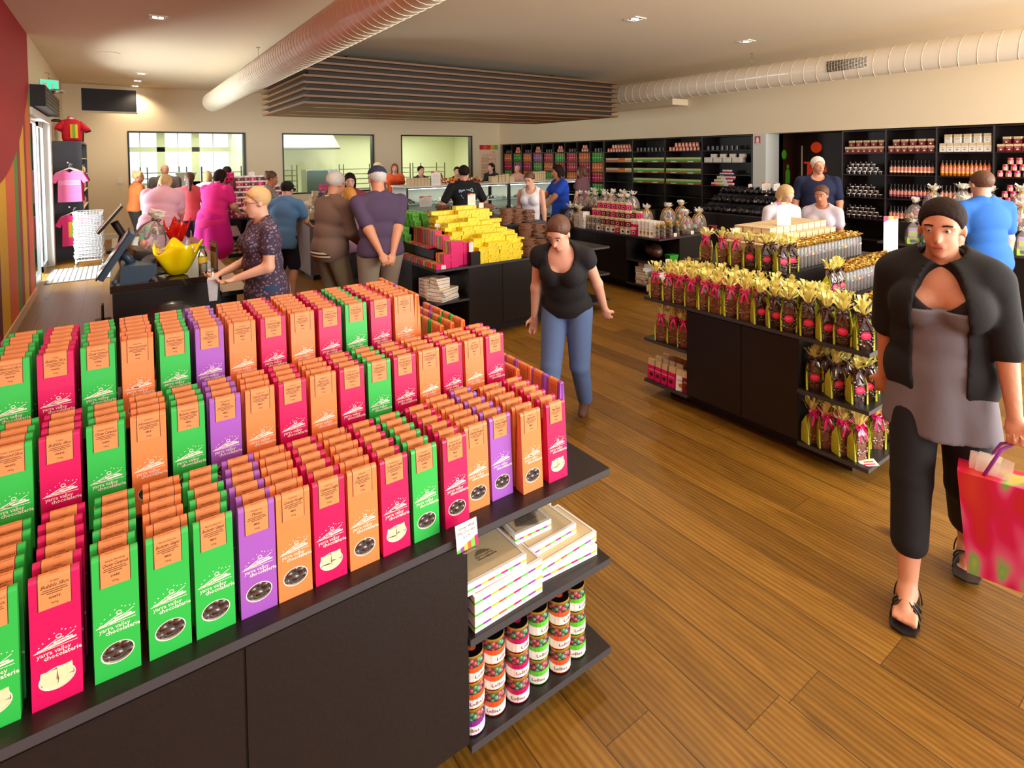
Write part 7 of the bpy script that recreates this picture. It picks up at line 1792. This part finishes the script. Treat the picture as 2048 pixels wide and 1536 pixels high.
        if hstyle == 'bun': add('hair_bun', [('e', Hd((0, -.09, .16)), RH, (r(.035), r(.035), r(.035)))], hair, v=min(vx, .014))
    if cap:
        up = RH @ np.array([0, .12, -1.0]); up /= np.linalg.norm(up)
        cob = add('cap', [('e', Hd((0, -.012, .125)), RH, (r(.092), r(.106), r(.085)))], cap, [(up, float(up @ Hd((0, 0, .125))))], .01, min(vx, .014))
        bm = MB(); pts = [(.075 * math.cos(a), .075 + .085 * math.sin(a) * .9, .128 - .02 * math.sin(a)) for a in [PI * i / 10 for i in range(11)]]
        bm.poly([tuple(Hd(p)) for p in pts], cap).poly([tuple(Hd((p[0], p[1], p[2] - .006))) for p in pts][::-1], cap)
        bm.obj('cap_peak', cob)
    # eyes, brows and mouth
    M_eye = mat('eye_white', rgb(205, 192, 182), .3); M_iris = mat('eye_dark', rgb(45, 30, 22), .2); M_lip = mat('lips', rgb(176, 84, 78), .45); hc = hair or mat('brow_brown', rgb(90, 66, 50), .7)
    for q in (1, -1):
        m = MB().ball(tuple(Hd((q * .031, .078, .083))), r(.0115), M_eye, 10); c = Hd((q * .031, .0885, .083)); m.ball(tuple(c), r(.0052), M_iris, 8); m.obj('eye', root)
        MB().tube([tuple(Hd((q * .048, .078, .103))), tuple(Hd((q * .032, .088, .107))), tuple(Hd((q * .016, .088, .104)))], r(.0038), hc, 6).obj('eyebrow', root)
    m = MB().ball(tuple(Hd((0, .0975, .013))), r(.011), M_lip, 10, (2.0, .55, .55), rot=Matrix(RH.tolist())); m.obj('mouth', root)
    if glasses:
        m = MB()
        for q in (1, -1): m.tube([tuple(Hd((q * .033 + .02 * math.cos(a), .102, .083 + .016 * math.sin(a)))) for a in [2 * PI * i / 12 for i in range(12)]], r(.0018), M_black, 5, closed=True).tube([tuple(Hd((q * .053, .1, .086))), tuple(Hd((q * .08, .0, .08)))], r(.0016), M_black, 5)
        m.obj('glasses', root)
    if shoe:
        for q in (1, -1):
            hl = an[q] + V3(0, -.035, -.045); to = an[q] + V3(0, .15, -.052)
            if an[q][2] > .11 * s: hl = an[q] + V3(0, -.05, -.02); to = np.array([an[q][0], an[q][1] + .13 * s, max(.03 * s, an[q][2] - .10 * s)])
            add('shoe', [('c', hl, an[q] + V3(0, .02, -.03), r(.036), r(.042)), ('c', an[q] + V3(0, .02, -.035), to, r(.041), r(.034))], shoe, [((0, 0, 1), float(an[q][2] + .005)), ((0, 0, -1), -.001 if an[q][2] < .11 * s else .5)], v=min(vx, .014))
    return root, dict(E=E, W=Wr, an=an, kn=kn, Hd=Hd, U=U, s=s)
H_grey = mat('hair_grey', rgb(205, 203, 200), .6, vary=.15, bump=.5, bscale=50); H_white = mat('hair_white', rgb(226, 220, 210), .6, bump=.5, bscale=50); H_dark = mat('hair_dark', rgb(36, 22, 17), .8, bump=.5, bscale=50, spec=.2)
H_brown = mat('hair_brown', rgb(92, 58, 38), .55, bump=.5, bscale=50); H_blond = mat('hair_blond', rgb(206, 170, 118), .55, bump=.5, bscale=50); H_red = mat('hair_auburn', rgb(130, 60, 36), .55, bump=.5, bscale=50); H_gold = mat('hair_golden', rgb(210, 146, 60), .55, bump=.5, bscale=50)
C = cloth
def facing(dx, dy): return math.atan2(-dx, dy)      # local +Y turned to (dx, dy)
# --- woman walking in the foreground with the shopping bag
fgR = facing(-.97, -.26)
wg, J = person('person striding past in a grey tunic and black cardigan, carrying a colourful bag', (2.86, .88, 0), fgR, 1.64, 'warm', lean=.05, head=(.1, .10), vx=.0095, female=True, girth=1.0,
    ar=(.09, .27, .085), al=(-.10, -.20, .115), csl=.95, wr=(.22, -.10, .84), wl=(-.25, .14, .80), top=C('black_camisole', (20, 18, 20)), sleeve=.0, vneck=1.1, hem=.86, tunic=C('grey_tunic', (112, 106, 112)), bottom=C('black_trousers', (16, 14, 18)), leg=.80, loose=.006,
    hair=H_dark, hstyle='bun', cardigan=C('black_knit', (12, 11, 13)), fist=(.35, .85), toes=True)
M_sand = mat('sandal_leather', rgb(34, 28, 28), .4)
for q in (1, -1):
    a = J['an'][q]; s_ = J['s']; z0 = max(.0, a[2] - .085 * s_ - .006)
    m = MB(); up = .0 if q == 1 else .012
    pts = [(.036, -.065), (.042, .0), (.046, .08), (.05, .13), (.04, .175), (0, .19), (-.04, .175), (-.05, .13), (-.046, .08), (-.042, 0), (-.036, -.065), (0, -.08)]
    zf = lambda y: z0 + .002 if q == 1 else z0 + .002
    m.poly([(a[0] + x, a[1] + y, zf(y) + .008) for x, y in pts], M_sand); m.poly([(a[0] + x, a[1] + y, zf(y)) for x, y in pts][::-1], M_sand)
    for i in range(len(pts)): p0, p1 = pts[i], pts[(i + 1) % len(pts)]; m.poly([(a[0] + p0[0], a[1] + p0[1], zf(0)), (a[0] + p1[0], a[1] + p1[1], zf(0)), (a[0] + p1[0], a[1] + p1[1], zf(0) + .008), (a[0] + p0[0], a[1] + p0[1], zf(0) + .008)][::-1], M_sand)
    o = m.obj('sandal', wg); st = MB()
    for (y0, y1, hh) in ((.03, .12, .062), (.12, .03, .062), (.075, .075, .058), (-.02, -.02, .10)):
        st.tube([(a[0] + .047 * math.cos(t), a[1] + y0 + (y1 - y0) * (t / PI), z0 + .008 + hh * math.sin(t) * .95) for t in [PI * i / 12 for i in range(13)]], .003, M_sand, 6)
    st.obj('strap', o)
# the shopping bag hangs from her left hand
hw = J['W'][-1]
M_bagtex = bpy.data.materials.new('bright_streaks'); M_bagtex.use_nodes = True
nt = M_bagtex.node_tree; tc = nt.nodes.new('ShaderNodeTexCoord'); mp = nt.nodes.new('ShaderNodeMapping'); mp.inputs['Rotation'].default_value = (0, R(35), 0); mp.inputs['Scale'].default_value = (1, 1, .35); wv = nt.nodes.new('ShaderNodeTexNoise'); wv.inputs['Scale'].default_value = 9; wv.inputs['Detail'].default_value = 1
cr = nt.nodes.new('ShaderNodeValToRGB'); cols = [(0, (222, 90, 40)), (.43, (205, 30, 50)), (.48, (215, 20, 90)), (.53, (225, 90, 130)), (.57, (120, 180, 90)), (.63, (240, 190, 80))]
cr.color_ramp.elements[0].color = rgb(*cols[0][1]); cr.color_ramp.elements[1].position = cols[1][0]; cr.color_ramp.elements[1].color = rgb(*cols[1][1])
for p, c_ in cols[2:]: e = cr.color_ramp.elements.new(p); e.color = rgb(*c_)
nt.links.new(tc.outputs['Object'], mp.inputs[0]); nt.links.new(mp.outputs[0], wv.inputs['Vector']); nt.links.new(wv.outputs['Fac'], cr.inputs[0]); nt.links.new(cr.outputs[0], nt.nodes['Principled BSDF'].inputs['Base Color']); nt.nodes['Principled BSDF'].inputs['Roughness'].default_value = .45
Mw = Matrix.Translation((2.86, .88, 0)) @ Matrix.Rotation(fgR, 4, 'Z')
hp_ = Mw @ Vector(tuple(hw)); hp_.z -= .085
m = MB(); m.frustum(.29, .12, .36, .15, -.54, -.14, M_bagtex)
o = m.obj('shopping_bag', None, (hp_.x - .03, hp_.y - .02, hp_.z), R(-76)); tag(o, 'pink, orange and green shopping bag hanging from the striding person\'s hand', 'shopping bag')
hnd = MB()
for sy in (-.05, .05): hnd.tube([(-.1, sy, -.14), (-.05, sy * .6, -.03), (0, 0, .005), (.05, sy * .6, -.03), (.1, sy, -.14)], .006, M_purple, 6)
hnd.obj('handles', o)
rr = random.Random(2); fr_ = MB()
for k_ in range(12): a_ = rr.uniform(0, 6.28); x_ = .13 * math.cos(a_); y_ = .04 * math.sin(a_); fr_.poly([(x_ - .03, y_, -.20), (x_ + .03, y_, -.20), (x_ + .05, y_ + rr.uniform(-.02, .02), -.09 + rr.uniform(-.02, .02)), (x_ - .02, y_, -.08)], M_frillW)
fr_.obj('tissue', o)
# --- woman walking behind the paper bags
person('person leaning forward in a black tee and blue jeans, walking past the yellow boxes', (2.50, 2.90, 0), facing(-.80, -.62), 1.50, 'fair', lean=.36, head=(.2, .25), vx=.011, female=True, girth=1.05,
    ar=(.10, .24, .085), al=(-.10, -.22, .11), wr=(.26, .06, .82), wl=(-.28, -.10, .84), er=(.4, -.8, 0), el=(-.4, -.8, 0), top=C('black_tee', (18, 17, 20)), sleeve=.12, vneck=.8, neck_cut=1.40, hem=.90, bottom=C('blue_jeans', (86, 108, 150)), leg=.97, loose=.004, shoe=C('brown_shoe', (90, 60, 50)), hair=H_brown, hstyle='short', fist=(.2, .2))
# --- the two older men
person('grey haired person in spectacles with a brown cardigan over a striped shirt', (1.76, 5.72, 0), facing(.95, .25), 1.70, 'warm', lean=.10, head=(-.05, .12), vx=.013, girth=1.15, belly=.03, top=striped_cloth('cloth_stripes', (235, 215, 180), (52, 40, 56), 9), sleeve=.3, hem=.84, wr=(.16, .30, .98), wl=(-.22, .12, .84), cardigan=C('brown_knit', (120, 98, 88)), bottom=C('khaki', (126, 116, 92)), leg=.97, shoe=C('tan_shoe', (110, 84, 62)), hair=H_grey, hstyle='short', glasses=True)
person('person in a navy cap and plum polo shirt, hands clasped behind the back', (2.10, 5.22, 0), facing(.1, 1), 1.75, 'warm', lean=.06, head=(.1, .2), vx=.013, girth=1.22, belly=.02, top=C('plum_polo', (78, 62, 92)), sleeve=.75, hem=.86, neck_cut=1.47, wr=(.05, -.20, .86), wl=(-.05, -.22, .88), er=(.8, -.5, 0), el=(-.8, -.5, 0), bottom=C('stone_shorts', (150, 138, 122)), leg=.52, shoe=C('grey_shoe', (120, 118, 116)), hair=H_grey, hstyle='short', cap=C('navy_cap', (44, 50, 84)), fist=(.5, .5))
# --- woman at the left with the patterned top
_, JE = person('short haired blond person in a dark patterned top and jeans, holding a small bag', (.93, 4.66, 0), facing(-1, -.1), 1.62, 'fair', lean=.05, head=(0, .08), vx=.013, female=True, girth=1.12, belly=.02, top=patterned_cloth('cloth_pattern', (66, 52, 74), (150, 130, 150)), sleeve=.5, hem=.78, wr=(.10, .30, 1.05), wl=(-.12, .26, 1.03), bottom=C('denim', (40, 66, 104)), leg=.97, shoe=C('dark_shoe', (40, 34, 34)), hair=H_blond, hstyle='short', glasses=True, fist=(.4, .4))
hE = Matrix.Translation((.93, 4.66, 0)) @ Matrix.Rotation(facing(-1, -.1), 4, 'Z') @ Vector(tuple(JE['W'][1] * .5 + JE['W'][-1] * .5))
o = MB().frustum(.10, .05, .13, .07, -.16, .0, mat('pale_bag', rgb(205, 208, 214), .4, bump=.4, bscale=30)).obj('hand_bag', None, (hE.x - .10, hE.y, hE.z + .0), R(80)); tag(o, 'small pale bag held out by the blond person in the patterned top', 'bag')
MB().tube([(-.03, 0, 0), (-.02, 0, .04), (.02, 0, .04), (.03, 0, 0)], .005, M_white, 6).obj('handle', o)
# --- boy in the blue tee, and others round the centre
person('child in a sky blue tee, dark shorts and black cap reaching over the grey counter', (1.74, 7.62, 0), facing(.62, .75), 1.55, 'fair', lean=.22, head=(.1, .1), vx=.015, top=C('sky_tee', (96, 148, 205)), sleeve=.6, hem=.74, wr=(.2, .42, 1.12), wl=(-.14, .44, 1.1), bottom=C('navy_shorts', (30, 34, 58)), leg=.5, loose=.012, shoe=C('white_shoe', (200, 198, 196)), hair=H_dark, cap=C('black_cap', (20, 22, 22)))
person('brown haired person in a grey singlet behind the child in blue', (1.95, 9.55, 0), facing(.95, -.2), 1.64, 'tan', lean=.08, head=(0, .15), vx=.018, female=True, top=C('grey_singlet', (150, 140, 140)), sleeve=0, bottom=C('jeans2', (60, 70, 100)), leg=.97, shoe=M_black, hair=H_brown, hstyle='bun')
person('person with a long dark ponytail and coral pink top, back turned', (1.02, 11.0, 0), facing(.1, 1), 1.62, 'fair', vx=.018, female=True, top=C('coral_tee', (238, 110, 120)), sleeve=.4, hem=.85, bottom=C('jeans3', (60, 70, 100)), leg=.97, shoe=M_black, hair=H_brown, hstyle='pony')
person('large person in a pale pink shirt and blue jeans bending forward by the left window', (.50, 9.75, 0), facing(.35, .9), 1.70, 'fair', lean=.42, head=(0, .5), vx=.018, female=True, girth=1.5, top=C('pale_pink_shirt', (248, 190, 214)), sleeve=.7, hem=.76, wr=(.18, .34, 1.0), wl=(-.18, .34, 1.0), bottom=C('slate_jeans', (76, 100, 124)), leg=.97, shoe=M_black, hair=H_blond, hstyle='bob')
person('person in a hot pink shirt and magenta skirt leaning over the cartons', (1.24, 10.05, 0), facing(.7, .7), 1.70, 'fair', lean=.26, head=(0, .3), vx=.018, female=True, girth=1.35, top=C('hot_pink_shirt', (240, 36, 140)), sleeve=.6, hem=.72, wr=(.2, .36, 1.05), wl=(-.16, .36, 1.0), bottom=C('magenta_skirt', (226, 10, 150)), skirt=.42, shoe=M_black, hair=H_dark, hstyle='bob')
person('bald person in a grey brown jumper by the left kitchen window', (.86, 14.2, 0), facing(-.15, -1), 1.74, 'warm', vx=.02, girth=1.3, belly=.03, top=C('grey_jumper', (96, 84, 80)), sleeve=1.8, hem=.84, bottom=C('dk', (50, 48, 56)), leg=.97, shoe=M_black)
person('curly blond person in an orange brown top at the left edge of the kitchen window', (.30, 13.6, 0), facing(.9, .3), 1.62, 'tan', vx=.02, female=True, girth=1.1, lean=.1, top=C('rust_top', (196, 108, 50)), sleeve=.4, hem=.85, bottom=C('dk2', (50, 40, 36)), leg=.97, shoe=M_black, hair=H_blond, hstyle='curly')
person('light haired person in a white blouse behind the hot pink shirt', (1.52, 12.9, 0), facing(.3, .95), 1.60, 'fair', vx=.02, female=True, top=C('white_blouse', (228, 216, 214)), sleeve=.7, bottom=C('dk3', (60, 56, 60)), leg=.97, shoe=M_black, hair=H_blond, hstyle='bob')
person('dark haired person in a brown jacket right of the white blouse', (1.95, 13.4, 0), facing(-.4, .9), 1.68, 'tan', vx=.02, girth=1.2, top=C('brown_jacket', (100, 66, 52)), sleeve=1.8, hem=.82, bottom=C('dk3', (60, 56, 60)), leg=.97, shoe=M_black, hair=H_dark)
person('child with golden hair and a fair face between the two older men', (2.2, 6.4, 0), facing(-.3, .9), 1.50, 'fair', vx=.016, female=True, top=C('lilac_tee', (160, 120, 150)), sleeve=.5, bottom=C('dk4', (70, 66, 80)), leg=.97, shoe=M_black, hair=H_gold, hstyle='bob')
person('dark haired person in a rose scarf top facing this way between the older men', (2.78, 8.05, 0), facing(-.25, -1), 1.62, 'fair', vx=.017, female=True, lean=.08, head=(0, .15), top=C('rose_top', (150, 62, 80)), sleeve=1.6, bottom=C('dk4', (70, 66, 80)), leg=.97, shoe=M_black, hair=H_dark, hstyle='bob')
# --- by the glass cabinets
pb, JB = person('dark haired person in a black tee with a pale printed back at the glass cabinets', (4.42, 7.55, 0), facing(.25, 1), 1.70, 'warm', vx=.014, girth=1.15, top=C('black_print_tee', (14, 16, 20)), sleeve=.75, hem=.82, wr=(.27, .10, .90), wl=(-.27, .12, .90), er=(.8, -.3, 0), el=(-.8, -.3, 0), bottom=C('dkj', (36, 40, 60)), leg=.97, shoe=M_black, hair=H_dark)
m = MB(); M_pprint = mat('shirt_print', rgb(170, 205, 225), .7); s_ = JB['s']
for (tx, z_, sz) in (('Dragon', 1.33, .085), ('Valley', 1.25, .075)):
    v, f = text_geo(tx, .35, .02, 1, .9)
    k0 = len(m.v); pts = []
    for p in v: x = -p[0] * sz; z = z_ + p[1] * sz; y = -.135 - .0 + .22 * x * x; pts.append(tuple(JB['U']((x, y, z))))
    m.add(pts, [q[::-1] for q in f], M_pprint)
m.obj('back_print', pb)
person('brown haired person in a white singlet in front of the glass cabinets', (5.22, 6.85, 0), facing(-.7, -.45), 1.60, 'fair', vx=.014, female=True, girth=1.1, lean=.12, head=(.1, .25), top=C('white_singlet', (232, 232, 240)), sleeve=0, neck_cut=1.36, vneck=.4, bottom=C('dkj2', (70, 80, 110)), leg=.97, shoe=M_black, hair=H_brown, hstyle='short')
person('dark haired person in a royal blue top holding tongs over the cabinet', (6.40, 7.55, 0), facing(-.8, .25), 1.68, 'tan', vx=.014, female=True, girth=1.25, lean=.08, head=(.1, .1), top=C('royal_blue', (24, 74, 196)), sleeve=.6, hem=.74, neck_cut=1.38, vneck=.4, wr=(.12, .42, 1.02), wl=(-.16, .38, 1.0), bottom=C('dkj3', (40, 44, 70)), leg=.97, shoe=M_black, hair=H_dark, hstyle='bob', fist=(.7, .5))
# staff and customers behind the cabinets
for lab, x, y, hgt, top_, hr, hs, f_, cp in (('person in a straw coloured sunhat and orange strap behind the cabinets, far left', 5.15, 12.9, 1.72, (232, 220, 200), H_brown, 'short', (.4, -.9), (226, 205, 170)),
    ('red haired person behind the left cabinet, next to the sunhat', 5.72, 13.2, 1.68, (236, 96, 44), H_red, 'bob', (-.3, -.9), None),
    ('dark haired staff person behind the white notice card', 6.05, 12.4, 1.62, (40, 40, 42), H_dark, 'bun', (.1, -1), None),
    ('auburn haired staff person bending behind the left cabinet', 5.75, 10.9, 1.50, (70, 60, 40), H_red, 'bob', (-.4, -.8), None),
    ('dark haired staff person in a black top behind the cabinet, mid counter', 6.55, 11.5, 1.60, (24, 24, 26), H_dark, 'short', (-.5, -.8), None),
    ('staff person with long black hair in front of the peach poster', 8.1, 12.4, 1.66, (22, 22, 24), H_dark, 'long', (-.9, -.3), None),
    ('pale haired person between the poster and the coloured bags', 9.6, 13.3, 1.56, (210, 160, 150), H_blond, 'short', (-.9, -.3), None)):
    person(lab, (x, y, 0), facing(*f_), hgt, 'fair', vx=.02, female=True, top=C('staff_%d' % int(x * 100), top_), sleeve=.5, bottom=C('dk3', (60, 56, 60)), leg=.97, shoe=M_black, hair=hr, hstyle=hs, cap=C('straw', cp) if cp else None)
person('customer in a dark headscarf top behind the blue topped person', (7.9, 9.0 - .35, 0), facing(-.3, .9), 1.62, 'fair', vx=.02, female=True, top=C('mauve_top', (120, 80, 90)), sleeve=.5, bottom=C('dk3', (60, 56, 60)), leg=.97, shoe=M_black, hair=H_brown, hstyle='bob')
# --- right side
person('white haired person in a navy polo with white piping, looking left by the doorway', (8.28, 4.05, 0), facing(-.75, -.45), 1.78, 'warm', vx=.014, girth=1.25, belly=.02, head=(-.35, .02), top=C('navy_polo', (16, 26, 62)), sleeve=.75, hem=.84, neck_cut=1.46, vneck=.3, wr=(.28, .05, .86), wl=(-.26, .1, .86), bottom=C('dkj4', (70, 70, 80)), leg=.97, shoe=M_black, hair=H_white)
person('blond person in a pale top and pink collar bending behind the cream boxes', (6.12, 3.42, 0), facing(-.5, -.8), 1.50, 'fair', vx=.014, female=True, lean=.16, head=(-.3, .35), top=C('pale_top', (222, 214, 224)), sleeve=.5, bottom=C('dkj4', (70, 70, 80)), leg=.97, shoe=M_black, hair=H_blond, hstyle='bob')
person('brown haired person in a light tee in profile behind the cream boxes', (6.42, 3.08, 0), facing(-.9, -.15), 1.48, 'tan', vx=.014, female=True, lean=.08, head=(0, .1), top=C('light_tee', (206, 200, 214)), sleeve=.5, bottom=C('dkj4', (70, 70, 80)), leg=.97, shoe=M_black, hair=H_brown, hstyle='bun')
person('person in a bright blue shirt partly hidden behind the striding person', (6.35, 1.62, 0), facing(.6, .8), 1.66, 'fair', vx=.014, girth=1.1, lean=.1, top=C('bright_blue', (40, 104, 190)), sleeve=.7, hem=.8, bottom=C('dkj5', (50, 60, 90)), leg=.97, shoe=M_black, hair=H_brown)
# ---------------------------------------------------------------- unused prototypes' data is dropped
for me in list(bpy.data.meshes):
    if me.users == 0: bpy.data.meshes.remove(me)
